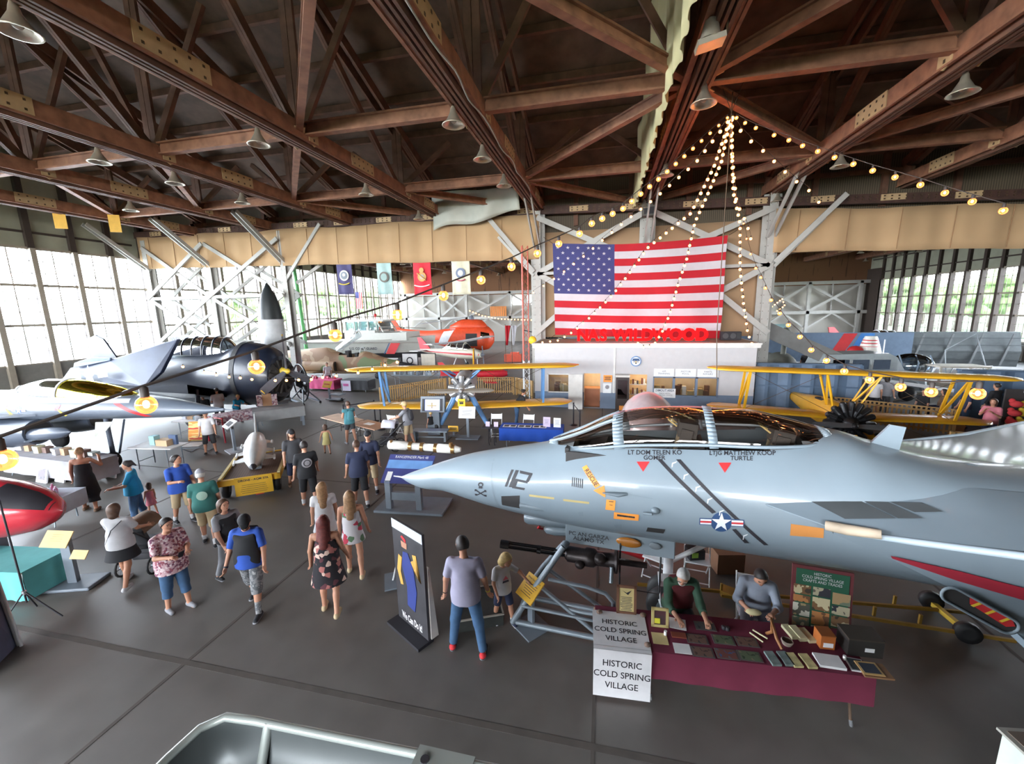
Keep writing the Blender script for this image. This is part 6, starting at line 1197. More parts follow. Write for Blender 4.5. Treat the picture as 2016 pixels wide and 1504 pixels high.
UP = thing('loudspeaker', 'grey loudspeaker hung at the top of the centre post above the flag', 'loudspeaker', (2.1, 23.2, 9.75)); B(M('speaker grey', (92, 88, 82), .6)).box((0, 0, 0), (.7, .4, .5)).build('cabinet', UP); B(m_dk).box((0, -.21, 0), (.56, .02, .34)).build('grille', UP); B(m_white).bar((0, 0, .2), (0, .3, .6), .08).build('bracket', UP)
# tan cloth behind the flag and the flag itself
def fcl(i, j): x = lerp(TX[4]+.2, TX[6]-.2, i); return (x, YP+.32+.03*math.sin(x*1.9), lerp(3.3, 9.2, j))
tag(B(M('tan backdrop cloth', (172, 140, 108), .9, noise=.08, scale=.5)).grid(fcl, 60, 6).build('backdrop_cloth', solid=.01), 'brown-tan cloth hung behind the flag bracing', 'cloth')
FL = thing('flag', 'huge American flag hanging above the office', 'flag', (0, 0, 0)); YF_ = 23.15
cTL, cTR, cBL, cBR = [aty(u, v, YF_) for u, v in ((1088, 479), (1435, 463), (1093, 659), (1416, 666))]
def fpt(i, j, off=0.):
    p = cBL.lerp(cBR, i).lerp(cTL.lerp(cTR, i), j); sg = -.20*math.sin(PI*i)*(j)-.02*math.sin(PI*i)*(1-j)
    return p+V((.05*math.sin(j*5)*(i), -off+.05*math.sin(i*13+j*3)+.03*math.sin(i*31-j*9)*(1-j)-.06*math.sin(PI*j)*math.sin(i*5), sg))
m_fr, m_fwh, m_fbl = M('flag red', (176, 24, 38), .85, noise=.05, scale=2), M('flag white', (190, 187, 192), .85, noise=.03), M('flag blue', (60, 62, 112), .85, noise=.06, scale=2)
b = B()
for k in range(13):
    b.m(m_fr if k % 2 == 0 else m_fwh); j1, j0 = 1-k/13, 1-(k+1)/13; i0 = .375 if k < 7 else 0.
    b.grid(lambda i, j: fpt(lerp(i0, 1, i), lerp(j0, j1, j)), 44, 2)
b.build('stripes', FL); B(m_fbl).grid(lambda i, j: fpt(i*.375, 1-(1-j)*7/13), 24, 14).build('union', FL)
b = B(m_fwh)
for r_ in range(9):
    for c_ in range(6 if r_ % 2 == 0 else 5):
        i = .375*((c_+.5)/6 if r_ % 2 == 0 else (c_+1)/6)*1.0; j = 1-7/13*(r_+.75)/9.5
        vs = [fpt(i+q[0]*.0125, j+q[1]*.019, .025) for q in [(0, 0)]+[(math.sin(PI*k/5)*(1 if k % 2 == 0 else .38), math.cos(PI*k/5)*(1 if k % 2 == 0 else .38)) for k in range(10)]]
        b.add(vs, [(0, 1+k, 1+(k+1) % 10) for k in range(10)], False)
st = b.build('stars', FL); st['kind'] = 'stuff'
b = B(m_bolt)
for c_, d in ((cTL, (-.5, .0, .35)), (cTR, (.5, 0, .3)), (cBL, (-.3, 0, -.2)), (cBR, (.3, 0, -.2))): b.tube([c_, c_+V(d)], .012, 4)
b.build('tie_cord', FL)
# service banners under the left valance
def banner(u0, u1, v0, v1, mat, label, deco_):
    A, Bq = aty(u0, v0-6, 23.8), aty(u1, v1, 23.8); t = thing('banner', label, 'banner', ((A.x+Bq.x)/2, 23.8, Bq.z), 0, 'service banners'); w, h = abs(Bq.x-A.x), A.z-Bq.z
    B(mat).grid(lambda i, j: (lerp(-w/2, w/2, i), .05*math.sin(i*9+j*2)*(1-j*.6), h*j), 14, 10).build('cloth', t, solid=.012); B(m_bolt).tube([(-w/2-.05, 0, h), (w/2+.05, 0, h)], .025, 6).build('rod', t)
    for qi, (nm, kd, c, r, m_) in enumerate(deco_):
        b = B(m_)
        if kd == 'disc': b.disc((c[0]*w, -.07-.014*qi, c[1]*h), r*w, (0, 1, 0), .012, 24)
        else: b.tube([(c[0]*w+r*w*x, -.09-.01*qi, c[1]*h+z*h) for x, z in kd], .035, 6)
        b.build(nm, t)
arc = [(x, -.05*math.cos(x*1.4)) for x in np.linspace(-1, 1, 9)]
banner(661, 697, 520, 579, M('banner purple', (72, 68, 108), .8), 'purple banner with round white eagle seal and yellow scroll, leftmost of the four', (('seal', 'disc', (0, .56), .30, M('seal pale', (206, 206, 196))), ('seal_center', 'disc', (0, .56), .22, M('seal grey', (120, 128, 138))), ('eagle', 'disc', (0, .58), .09, m_wt), ('scroll', arc, (0, .34), .34, M('arrow yellow'))))
banner(740, 774, 518, 579, M('banner pale teal', (160, 186, 184), .8), 'pale teal banner with dark round seal, second from the left', (('seal', 'disc', (0, .5), .32, M('seal brown', (96, 88, 80))), ('seal_center', 'disc', (0, .5), .22, M('seal tealish', (140, 164, 160)))))
banner(812, 851, 516, 580, M('banner red', (206, 44, 58), .8), 'red banner with gold globe emblem and white scroll, third from the left', (('globe', 'disc', (0, .5), .24, M('emblem gold', (198, 150, 84))), ('globe_center', 'disc', (0, .5), .13, M('emblem grey', (170, 160, 150))), ('eagle', 'disc', (0, .68), .13, M('emblem gold')), ('anchor', [(-.8, .1), (.8, -.1)], (0, .5), .3, M('emblem gold')), ('scroll', arc, (0, .28), .42, m_wt)))
banner(888, 927, 514, 579, M('banner cream', (206, 202, 178), .8), 'cream banner with blue round emblem, rightmost of the four', (('emblem', 'disc', (0, .58), .26, M('emblem slate', (104, 116, 140))), ('emblem_center', 'disc', (0, .58), .15, M('emblem light', (190, 190, 186))), ('scroll', arc, (0, .42), .25, M('print pink'))))
sf = thing('flag', 'small American flag hanging in the far left windows', 'flag', atx(707, 590, -31.9)); b = B()
for k in range(7): b.m(m_fr if k % 2 == 0 else m_fwh).bx(-.45+k*.13, -.32+k*.13, -.01, .01, -1.2, 1.0)
b.m(m_fbl).bx(-.46, 0, -.02, .02, .2, 1.0); b.build('cloth', sf); tag(B(M('green pole', (96, 176, 104), .5)).tube([(-27.3, 33.5, 0), (-27.8, 33.5, 9.8)], .16, 10).build('column'), 'bright green pipe column by the far left windows', 'column')
# bell lamps under the trusses
m_lamp = M('aluminium shade', (196, 186, 168), .35, .7, noise=.1); m_lampi = M('lamp lens', (222, 214, 196), .3)
L0 = thing('bell_lamp', 'lamp', 'ceiling lamp', (0, 0, 0), 0, 'bell lamps'); B(m_lamp).lathe([(.05, .46), (.07, .40), (.09, .3), (.2, .1), (.3, .02), (.31, .0), (.28, .0), (.18, .1), (.06, .3)], 18, caps=(True, False)).build('lamp_shade', L0); B(m_bolt).tube([(0, 0, .46), (0, 0, .62)], .03, 6).build('stem', L0); B(m_lampi).sph((0, 0, .14), .09).build('bulb', L0)
near = [((497, 287), 'bell lamp under the third left truss, nearest strut'), ((183, 322), 'bell lamp under the second left truss, left of the third truss lamp'), ((893, 247), 'bell lamp with open ring on the cabled truss, topmost'), ((950, 315), 'second bell lamp down the cabled truss'), ((990, 367), 'third bell lamp down the cabled truss'), ((710, 385), 'bell lamp at the far part of the third left truss'), ((1385, 206), 'bell lamp hanging right beside the cream curtain'), ((1310, 346), 'lower bell lamp beside the cream curtain'),
        ((1940, 180), 'large bell lamp at the upper right corner'), ((1663, 328), 'bell lamp under the right truss behind the string lights'), ((345, 362), 'bell lamp under the second left truss, mid length'), ((1530, 398), 'bell lamp above the right flag post'), ((1815, 392), 'bell lamp above the right valance'), ((14, 70), 'bell lamp cut by the top left corner'), ((258, 415), 'small bell lamp over the left lattice'), ((1268, 412), 'bell lamp over the flag centre'), ((825, 432), 'small bell lamp at the end of the third left truss'), ((460, 402), 'small bell lamp above the lattice at the second truss end')]
far_ = [(726, 534), (774, 522), (853, 539), (879, 521), (882, 544), (960, 543), (979, 548), (987, 519), (1026, 538), (1040, 543), (1527, 522), (1554, 535), (1572, 514), (1594, 528), (1631, 501), (1643, 520), (1650, 535), (1700, 527), (1759, 519), (1781, 497), (1837, 509), (1932, 496)]
for i, (uv, lb) in enumerate(near):
    p = at(*uv, 9.85); c_ = min(TX, key=lambda q: abs(q-p.x)); p.x = max(c_-.3, min(c_+.3, p.x)); o = L0 if i == 0 else dup(L0); o.location = p; o['label'] = lb
fl_ = dup(L0); fl_['group'] = 'far hall bell lamps'
for i, uv in enumerate(far_):
    p = at(*uv, 9.9); p.x = min(TX, key=lambda q: abs(q-p.x)); o = fl_ if i == 0 else dup(fl_); o.location = p; o['label'] = 'small bell lamp in the far hall, under the %s canvas valance' % ('left' if uv[0] < 1100 else 'right')
LH = thing('flood_lamp', 'boxy metal flood lamp by the curtain near the top', 'ceiling lamp', at(1398, 85, 9.95)); B(m_lamp).box((0, 0, .0), (.5, .35, .1), (0, -.2, 0)).lathe([(.2, .05), (.14, .3), (.1, .4)], 12).build('housing', LH); B(m_bolt).tube([(.1, 0, .4), (.3, 0, .5), (.28, 0, .1)], .02, 6).build('handle', LH)
# string lights
m_glow = M('filament glow', (255, 214, 150), emit=16.); m_bglass = glass('amber bulb glass', (255, 205, 160), .03, .05, .95)
_q = m_bglass.node_tree; _e = _q.nodes.new('ShaderNodeEmission'); _e.inputs[0].default_value = (*lin((255, 150, 84)), 1); _e.inputs[1].default_value = .3; _a = _q.nodes.new('ShaderNodeAddShader')
_s = next(x for x in _q.nodes if x.type == 'MIX_SHADER'); _q.links.new(_s.outputs[0], _a.inputs[0]); _q.links.new(_e.outputs[0], _a.inputs[1]); _q.links.new(_a.outputs[0], _q.nodes['Material Output'].inputs[0]); m_sock = M('lamp socket', (52, 44, 40), .6); m_halo = M('bulb glow ball', (255, 190, 120), emit=7.)
def strand(label, pts, r=.04, wire=True, big=()):
    t = thing('string_light', label, 'string lights', pts[0], 0, None); o = V(pts[0])
    B(m_sock).tube([V(p)-o+V((0, 0, r*2.1)) for p in pts], .006 if r < .06 else .012, 5).build('cable', t)
    pr = None
    for k, p in enumerate(pts):
        q = V(p)-o
        if pr is None:
            b = B(m_halo).sph((0, 0, -.1*r), r*(.3 if wire else .8), (1, 1, 1), 10, 8) if k not in big else B(m_halo)  # glow ball in each globe, swollen on distant strands to stand for bloom
            bl = b.build('bulb', t, q); B(m_sock).lathe([(r*.42, r*.8), (r*.42, r*1.9), (r*.2, r*2.1)], 8).build('socket', bl); B(m_bglass).sph((0, 0, 0), r, (1, 1, 1), 14, 10).build('globe', bl); B(m_glow).sph((0, 0, r*.1), r*.32, (1, 1, 1.3), 8, 6).build('filament', bl); pr = bl
        else:
            c = pr.copy(); COL.objects.link(c); c.parent = t; c.location = q
            for g in pk: d = g.copy(); COL.objects.link(d); d.parent = c
        if k == 0: pk = KIDS(pr)
    return t
APX = at(1440, 224, 10.15)
def on_plane(E0, E1, uvs):
    E0, E1 = V(E0), V(E1); n = V((E1.y-E0.y, -(E1.x-E0.x), 0)).normalized(); o = V((0, 0, CAM_H)); out = []
    for u, v in uvs: d = ray(u, v); out.append(o+d*((E0-o).dot(n)/d.dot(n)))
    return out
def poly(uvs, n):
    L = [0]
    for a, c in zip(uvs, uvs[1:]): L.append(L[-1]+math.hypot(c[0]-a[0], c[1]-a[1]))
    return [(float(np.interp(q, L, [p[0] for p in uvs])), float(np.interp(q, L, [p[1] for p in uvs]))) for q in np.linspace(0, L[-1], n)]
def dep(u, v, d): r_ = ray(u, v); return V((0, 0, CAM_H))+r_*d
Ea = dep(5, 905, 1.35)
strand('string of globe bulbs sweeping from the peak to near the camera at left', on_plane(APX, Ea, poly([(1432, 232), (1300, 350), (1225, 412), (1165, 440)], 16)+[(1141, 460), (1100, 480), (1058, 499), (1007, 525), (947, 551), (873, 582), (783, 620), (660, 660), (505, 722), (288, 797), (5, 905)]), .036)
strand('string of bulbs from the peak to the upper right', on_plane(APX, dep(2010, 425, 5.2), [(1450, 232), (1467, 242), (1488, 252), (1524, 266), (1553, 276), (1580, 287), (1610, 298), (1643, 310), (1680, 323), (1718, 336), (1762, 349), (1812, 364), (1860, 380), (1914, 397), (1975, 415)]), .045)
Er = dep(1925, 775, 2.6)
strand('string of globe bulbs dropping from the right flag post to lower right near the camera', on_plane(dep(1464, 440, 15), Er, [(1464, 440), (1470, 470), (1478, 500), (1488, 528), (1498, 546), (1507, 567), (1518, 591), (1535, 617), (1552, 640), (1575, 663), (1597, 689), (1627, 710), (1662, 731), (1712, 748), (1773, 762), (1833, 772), (1925, 775)]), .038)
yv = APX.y
def ends(a, c, za): return a, c
RO = V((6.6, 20.45, ZT+.08)); RM = V((1.55, 20.4, ZT+.02)); RLf = V((-3.4, 20.4, ZT+.1))
strand('bulb string from the peak down the right edge of the flag to the office corner', on_plane(APX, V((6.7, 20.3, 3.2)), poly([(1441, 236), (1441, 300), (1444, 380), (1457, 440), (1457, 530), (1464, 600), (1472, 655), (1480, 676)], 34)),.05, False)
strand('bulb string from the peak hanging right of the flag, loose', on_plane(APX, V((7.3, 20.6, 8)), poly([(1438, 246), (1443, 330), (1450, 400), (1470, 440), (1478, 470)], 12)),.05, False)
strand('bulb string from the peak across the flag to the left end of the office roof', on_plane(APX, RLf, poly([(1436, 240), (1405, 330), (1360, 420), (1275, 488), (1236, 542), (1205, 582), (1165, 622), (1130, 652), (1100, 670), (1068, 674)], 40)),.05, False)
strand('bulb string from the peak to the middle of the office roof', on_plane(APX, RM, poly([(1437, 238), (1420, 320), (1390, 390), (1368, 438), (1352, 510), (1335, 560), (1318, 620), (1303, 655), (1288, 678), (1270, 686), (1256, 675)], 38)),.05, False)
strand('bulb string from the peak over the blue union to the left flag post', on_plane(APX, V((-3.9, 22.5, 7)), poly([(1433, 240), (1370, 320), (1290, 390), (1235, 432), (1180, 478), (1155, 500), (1104, 540), (1050, 576)], 22)),.05, False)
strand('bulb string from the peak over the right brace', on_plane(APX, V((9.5, 19.5, 9)), poly([(1442, 232), (1465, 268), (1497, 292), (1535, 328), (1560, 352), (1590, 372), (1612, 398)], 9)),.05, False)
strand('low bulb string crossing in front of the dark bomber', [aty(u, v, 14.0) for u, v in ((360, 722), (402, 733), (426, 738), (451, 742), (473, 744), (496, 747), (542, 749), (564, 749), (588, 748), (613, 747), (635, 743), (662, 740), (705, 734), (733, 727), (758, 719), (782, 713))], .055, False)
strand('row of bulbs strung along the far wall, left', [aty(u, v, 56) for u, v in poly([(925, 612), (950, 622), (985, 628), (1046, 630)], 20)], .09, False)
strand('row of bulbs strung along the far wall, right', [aty(u, v, 54) for u, v in poly([(1474, 625), (1500, 618), (1525, 600), (1540, 588), (1545, 602), (1530, 612)], 18)], .08, False)
wb = B(m_bolt).tube([(APX.x, APX.y, 10.7), (APX.x, APX.y, 4.1), (APX.x+.06, APX.y-.1, 2.8)], .014, 6).tube([(APX.x-.3, APX.y, 10.9), (APX.x, APX.y, 10.2)], .01, 5).tube([(APX.x+.25, APX.y, 10.9), (APX.x, APX.y, 10.2)], .01, 5)
tag(wb.build('hanging_wire'), 'thin wire hanging from the truss peak past the right side of the flag', 'wire')
# ================================================================ FURNITURE AND EXHIBITS
m_steel = M('galvanised steel', (132, 142, 150), .4, .3, noise=.12); m_wood = M('table wood', (196, 166, 140), .5, noise=.12); m_grey = M('stand grey', (116, 124, 134), .5); m_chr = M('chrome', (190, 192, 196), .2, .8); m_pap = M('paper', (226, 224, 224), .8); m_ink = M('ink', (66, 64, 66), .8); m_ply = M('display wood', (128, 92, 62), .6, noise=.2); m_yel = M('placard yellow', (232, 180, 62), .55); m_tow = M('tow yellow', (150, 116, 44), .5, noise=.15)
def T2(p, rz): return Matrix.Translation((p[0], p[1], p[2] if len(p) > 2 else 0)) @ Matrix.Rotation(rz, 4, 'Z')
def one(name, label, cat, b, loc=(0, 0, 0), rz=0, group=None, **k): o = tag(b.build(name, None, loc, rz if isinstance(rz, tuple) else (0, 0, rz), **k), label, cat, group); return o
def lines(b, mtx, w, h, n, mat=None, y0=.35, rg=None):
    b.m(mat or m_ink); rg = rg or random.Random(n)
    for i in range(n):
        z = h*(y0-i*(.7/n)); q = w*rg.uniform(.25, .42); b.add([mtx @ V(p) for p in ((-q, z, .002), (q, z, .002), (q, z+h*.025, .002), (-q, z+h*.025, .002))], [(0, 1, 2, 3)], False)
# --- craft table
CT, CA = V((-.05, 4.70, 0)), R(2.9)
tb = thing('craft_table', 'long folding table behind the white village banner', 'table', CT, CA)
B(m_wood).bx(0, 3.14, 0, .7, .70, .735).build('tabletop', tb, bevel=.01)
for x in (.45, 2.75):
    b = B(M('table leg bronze', (132, 108, 92), .35, .6)); b.tube([(x, .08, .70), (x, .08, .40), (x+.22, .05, .34), (x+.26, .05, .05)], .018, 8); b.tube([(x, .62, .70), (x, .62, .04)], .018, 8).tube([(x, .08, .45), (x, .62, .45)], .012, 6); b.m(m_chr).tube([(x+.26, .05, .08), (x+.27, .04, 0)], .022, 8); b.m(m_chr).tube([(x, .62, .04), (x, .62, 0)], .022, 8); b.build('leg', tb)
m_mar = M('maroon cloth', (108, 34, 58), .9, noise=.06, scale=6)
b = B(m_mar); b.bx(.02, 3.16, -.01, .72, .737, .744)
b.grid(lambda i, j: (lerp(.02, 3.17, i), -.012-.02*(1-j)*(1+math.sin(i*40)*.3), lerp(.37+.01*math.sin(i*9), .744, j)), 80, 6); b.grid(lambda i, j: (3.165+.01*(1-j), lerp(-.012, .72, i), lerp(.4, .744, j)), 10, 4); b.grid(lambda i, j: (lerp(.02, 3.17, i), .725, lerp(.45, .744, j)), 30, 3)
one('tablecloth', 'maroon cloth over the long craft table', 'tablecloth', b, CT, CA)
b = B(M('banner vinyl', (214, 212, 214), .6)); b.bx(-.02, .69, -.005, .62, .747, .750); b.bx(-.02, .69, -.066, -.062, .06, .75); b.bx(-.02, .69, -.066, 0, .747, .750)
bn = one('village_banner', 'white vinyl banner hanging over the table front, HISTORIC COLD SPRING VILLAGE twice', 'banner', b, CT, CA)
def serif(t_, size, mt, parent, sx=1.0):
    text(t_, size, m_dk, parent, 'lettering', mt, lead=1.25, sx=sx, bold=.001)
serif('HISTORIC\nCOLD SPRING\nVILLAGE', .128, frame((.335, -.069, .40), (1, 0, 0), (0, 0, 1)), bn, .86); serif('HISTORIC\nCOLD SPRING\nVILLAGE', .115, frame((.335, .27, .7515), (1, 0, 0), (0, 1, 0)), bn, .92)
iCT = (Matrix.Translation(CT) @ Matrix.Rotation(CA, 4, 'Z')).inverted()
def on_table(u, v): p = at(u, v, .746); return (p.x, p.y, .746)
def ontab(name, label, cat, uv, w, d, h, mat, rz=0., group=None, pic=None):
    b = B(mat).box((0, 0, h/2), (w, d, h))
    if pic: b.m(pic).box((0, 0, h+.001), (w*.84, d*.84, .002))
    return one(name, label, cat, b, on_table(*uv), CA+rz, group)
def photo_m(n, a, c, d): return M2('photo %s' % n, [(0, a), (.4, c), (.65, d)], .5, 'noise', 9)
pics = {'dusk': photo_m('dusk', (44, 46, 50), (70, 76, 80), (96, 84, 70)), 'forest': photo_m('forest', (48, 66, 46), (90, 104, 80), (128, 120, 96)), 'barn': photo_m('barn', (60, 88, 132), (110, 66, 60), (90, 96, 110)), 'house': photo_m('house', (70, 48, 46), (110, 84, 74), (54, 52, 52))}
for k, (uv, pc, lb) in enumerate((((1388, 1233), 'dusk', 'dark framed print at the back of the craft table'), ((1372, 1258), 'house', 'dark house print, back row left'), ((1424, 1260), 'forest', 'grey woodland print, back row middle'), ((1470, 1264), 'house', 'dark print at the back row right end'), ((1383, 1284), 'house', 'brown house print, front row left'), ((1431, 1288), 'barn', 'print of a red barn under blue sky'), ((1476, 1292), 'forest', 'green woodland print, front row right'))):
    ontab('framed_print', lb, 'print', uv, .26, .155, .006, M('print mat', (88, 80, 80), .5), 0, 'prints on the craft table', pics[pc])
ontab('clipboard_sheet', 'white sheet beside the small gold frame', 'paper', (1334, 1228), .21, .2, .004, m_pap, -.15); ontab('flyer', 'white flyer with red heading at the front of the table', 'paper', (1343, 1277), .20, .16, .004, m_pap); ontab('parchment', 'cream parchment beside the banner', 'paper', (1299, 1257), .19, .19, .004, M('parchment', (206, 184, 132), .8)); ontab('leather_folder', 'rust brown folder at the front left', 'folder', (1336, 1251), .18, .09, .012, M('rust leather', (132, 66, 48), .6))
for u, v, lb, mt in ((1521, 1298, 'stack of slim grey-green pamphlets', 'pam grey'), (1546, 1298, 'second stack of slim grey pamphlets', 'pam grey'), (1563, 1301, 'stack of cream pamphlets, left one', 'pam cream'), (1590, 1303, 'stack of cream pamphlets, right one', 'pam cream')): ontab('pamphlet_stack', lb, 'pamphlets', (u, v), .105, .20, .025, M(mt, (118, 132, 130) if 'grey' in mt else (196, 182, 132), .5, noise=.3, scale=12), .12, 'pamphlets on the craft table')
ontab('paper_stack', 'thick stack of white sheets', 'paper', (1632, 1304), .28, .19, .03, m_pap, -.05); ontab('brochure', 'dark brochure with white border at the table end', 'brochure', (1686, 1310), .18, .20, .012, m_pap, -.1, None, pics['dusk'])
b = B(m_ply).box((0, 0, .01), (.30, .21, .02)); b.m(M('frame inner', (206, 168, 112), .5)).box((-.04, .01, .022), (.22, .19, .006)); b.m(M('slate', (58, 62, 74), .5)).box((-.04, .01, .026), (.17, .14, .004)); p = at(1728, 1322, .75); one('slate_board', 'small slate in a wooden frame overhanging the right table end', 'slate', b, (p.x-.04, p.y, .746), CA)
for k, uv in enumerate(((1555, 1246), (1570, 1250), (1588, 1253))): ontab('wood_block', 'pale %s block of wood in the row behind the tools' % ('left', 'middle', 'right')[k], 'block', uv, .09, .22, .04+.015*(k == 1), M('pale wood', (206, 198, 160), .6), .18, 'pale wooden blocks')
b = B(M('box orange', (176, 98, 42), .6)).box((0, 0, .09), (.16, .17, .18)); b.m(M('box top', (150, 82, 36), .6)).box((0, 0, .182), (.165, .175, .012)); b.m(m_pap).box((.005, -.088, .06), (.11, .004, .06)); one('donation_box', 'orange-brown wooden donation box with white label', 'box', b, on_table(1621, 1268), CA)
b = B(M('chest black', (42, 38, 36), .5)).box((0, 0, .11), (.38, .24, .22)); b.m(M('chest lid', (66, 56, 48), .5)).box((0, 0, .225), (.39, .25, .02)); b.m(m_pap).box((.04, -.124, .1), (.10, .004, .05)); one('display_case', 'black lidded case with a white label at the back right of the table', 'case', b, on_table(1690, 1278), CA)
b = B(M('basket', (156, 140, 128), .7)).lathe([(.05, 0), (.07, .05), (.06, .06)], 14, caps=(True, False)); one('small_basket', 'small round basket by the carved stick', 'basket', b, on_table(1549, 1268), 0)
b = B(M('carved wood', (150, 98, 58), .5)).tube([(-.03, .1, .02), (0, .02, .12), (-.02, .04, .30), (.02, -.06, .1), (.06, -.14, .02)], [.02, .022, .012, .02, .018], 8); one('carved_stick', 'bent carved wooden stick standing among the tools', 'carving', b, on_table(1520, 1262), 0)
for k, (uv, a) in enumerate((((1489, 1256), .9), ((1496, 1252), .75))): one('wooden_tool', 'thin pale wooden tool, %s of the crossed pair' % ('lower', 'upper')[k], 'tool', B(M('pale wood')).tube([(-.09, 0, .012+.015*k), (.09, 0, .012+.015*k)], .01, 8), on_table(*uv), -a, 'wooden tools')
for uv, lb in (((1425, 1238), 'dark round inkwell at the back, left'), ((1432, 1240), 'dark round inkwell at the back, right')): one('inkwell', lb, 'inkwell', B(m_dk).lathe([(.03, 0), (.035, .03), (.02, .045)], 12), on_table(*uv))
one('candle', 'white candle stub in front of the small gold frame', 'candle', B(m_pap).lathe([(.02, 0), (.02, .06)], 12), on_table(1310, 1250)); one('candle', 'white candle stub beside the dark brochure', 'candle', B(m_pap).lathe([(.018, 0), (.018, .05)], 12), on_table(1662, 1298))
one('cloth_piece', 'cream cloth held by the seated woman', 'cloth', B(M('cream canvas')).sph((0, 0, 0), .06, (1.7, .8, .7)), (at(1484, 1200, .9).x, at(1484, 1200, .9).y, .86))
for uv, lb in (((1180, 1207), 'brown stone weight at the banner back corner'), ((1275, 1272), 'brown stone weight at the banner front corner'), ((1266, 1213), 'dark stone weight under the framed certificate')): one('stone', lb, 'stone', B(M('stone brown', (118, 96, 84), .8, noise=.2, scale=30)).sph((0, 0, .022), .045, (1, .8, .6)), on_table(*uv), .3, 'stone weights')
def standing(name, label, uv, w, h, fm, inner, rz=0, note=False):
    t = thing(name, label, 'frame', on_table(*uv), (-.16, 0, CA+rz)); b = B(fm); e = .035
    for q in ((-w/2, -w/2+e, 0, h), (w/2-e, w/2, 0, h), (-w/2, w/2, 0, e), (-w/2, w/2, h-e, h)): b.bx(q[0], q[1], -.012, .012, q[2], q[3])
    b.build('frame', t); b = B(inner).bx(-w/2+.02, w/2-.02, -.004, .004, .02, h-.02); mt = frame((0, -.005, h*.5), (1, 0, 0), (0, 0, 1)); lines(b, mt, w*.8, h*.8, 10, None, .1); b.build('certificate', t)
    if note: B(M('sticky yellow', (222, 214, 60), .7)).bx(-w*.32, 0, -.012, -.008, .05, .12).build('sticky_note', t)
    else: B(m_dk).add([mt @ V(p) for p in ((-.06, .13, .004), (0, .1, .004), (.07, .14, .004), (.02, .07, .004))], [(0, 1, 3), (1, 2, 3)]).build('eagle_print', t)
standing('framed_certificate', 'wood-framed cream certificate standing on the table left end', (1233, 1208), .27, .40, M('walnut frame', (112, 76, 56), .5), M('certificate cream', (212, 192, 134), .7), .0); standing('framed_notice', 'small gold-framed dark notice with yellow sticky note', (1299, 1234), .22, .26, M('gold frame', (198, 180, 122), .4), M('notice dark', (84, 48, 54), .7), .0, True)
# --- easel board
ez = thing('easel_board', 'green photo board with maroon frame on a wooden easel', 'display board', (2.95, 5.72, 0), (-.14, 0, R(-8)))
b = B(m_ply)
for s_ in (-1, 1): b.tube([(s_*.22, .02, 0), (s_*.16, .03, 1.3)], .02, 6)
b.tube([(0, .5, .0), (0, .05, 1.2)], .018, 6); b.build('easel', ez)
bw_, bh = .70, .92; z0 = .50
B(M('maroon frame', (112, 52, 56), .6)).bx(-bw_/2, bw_/2, -.03, .01, z0, z0+bh).build('frame', ez); B(M('board green', (40, 92, 68), .6)).bx(-bw_/2+.045, bw_/2-.045, -.036, -.03, z0+.045, z0+bh-.045).build('board', ez)
tm = frame((0, -.039, z0+bh-.145), (1, 0, 0), (0, 0, 1)); text('HISTORIC\nCOLD SPRING VILLAGE\nCRAFTS AND TRADES', .056, m_pap, ez, 'lettering', tm, lead=.95, sx=.82)
rg = random.Random(11)
for c_ in range(3):
    z = z0+bh-.27-.03*(c_ == 2)
    for r_ in range(4):
        h_ = (.14, .10, .19, .15, .13, .19, .2, .11, .17, .13, .16, .2)[c_*4+r_]*.93; x = -.225+.225*c_
        b = B(M2('craft photo %d' % ((c_*4+r_) % 5), [(0, ((214, 200, 160), (120, 84, 60), (210, 206, 190), (180, 150, 110), (60, 60, 66))[(c_*4+r_) % 5]), (.5, ((130, 96, 66), (190, 130, 80), (90, 90, 80), (120, 130, 110), (190, 180, 150))[(c_*4+r_) % 5]), (.65, ((70, 60, 50), (60, 46, 40), (170, 150, 110), (210, 196, 160), (110, 100, 90))[(c_*4+r_) % 5])], .5, 'noise', 7)).bx(x-.1, x+.1, -.04, -.036, z-h_, z)
        b.build('photo_print', ez); z -= h_+.02
# --- rotary gun on its tube frame, with its yellow sign
GN = thing('rotary_gun', 'black six-barrel rotary gun mounted on a grey tubular frame', 'gun', (-1.18, 5.95, 0), R(-4)); GN.scale = (1, 1, .91); GA = V((-.42, -.02, 1.34)); gd = V((1, .1, -.07)).normalized()
b = B(M('gun steel', (42, 40, 42), .35, .5))
for k in range(6): a = k*PI/3; n1 = gd.orthogonal().normalized(); n2 = gd.cross(n1); o_ = (n1*math.cos(a)+n2*math.sin(a))*.05; b.tube([GA+o_, GA+gd*1.1+o_], .014, 6)
b.build('barrels', GN); b = B(M('gun steel'))
for s_, r_, l_ in ((0, .075, .14), (.6, .075, .06)): b.lathe([(r_, s_), (r_, s_+l_)], 16, GA, gd)
b.build('barrel_clamp', GN); b = B(M('gun dark', (54, 46, 46), .4, .4, noise=.3, scale=14)).lathe([(.08, 1.05), (.13, 1.1), (.13, 1.35), (.16, 1.38), (.16, 1.5), (.12, 1.55), (.12, 1.8), (.2, 1.82), (.2, 1.86), (.06, 1.88), (.05, 2.3)], 18, GA, gd); b.sph(GA+gd*1.6+V((0, -.1, .06)), .1).sph(GA+gd*1.3+V((0, -.12, -.08)), .08); b.build('receiver', GN)
b = B(M('frame dark', (40, 42, 44), .5)).tube([GA+gd*1.9+V((0, 0, .35)), GA+gd*1.9+V((0, 0, -.5)), GA+gd*2.5+V((0, 0, -.5)), GA+gd*2.5+V((0, 0, .35))], .015, 6); b.build('ammo_frame', GN)
b = B(m_steel)
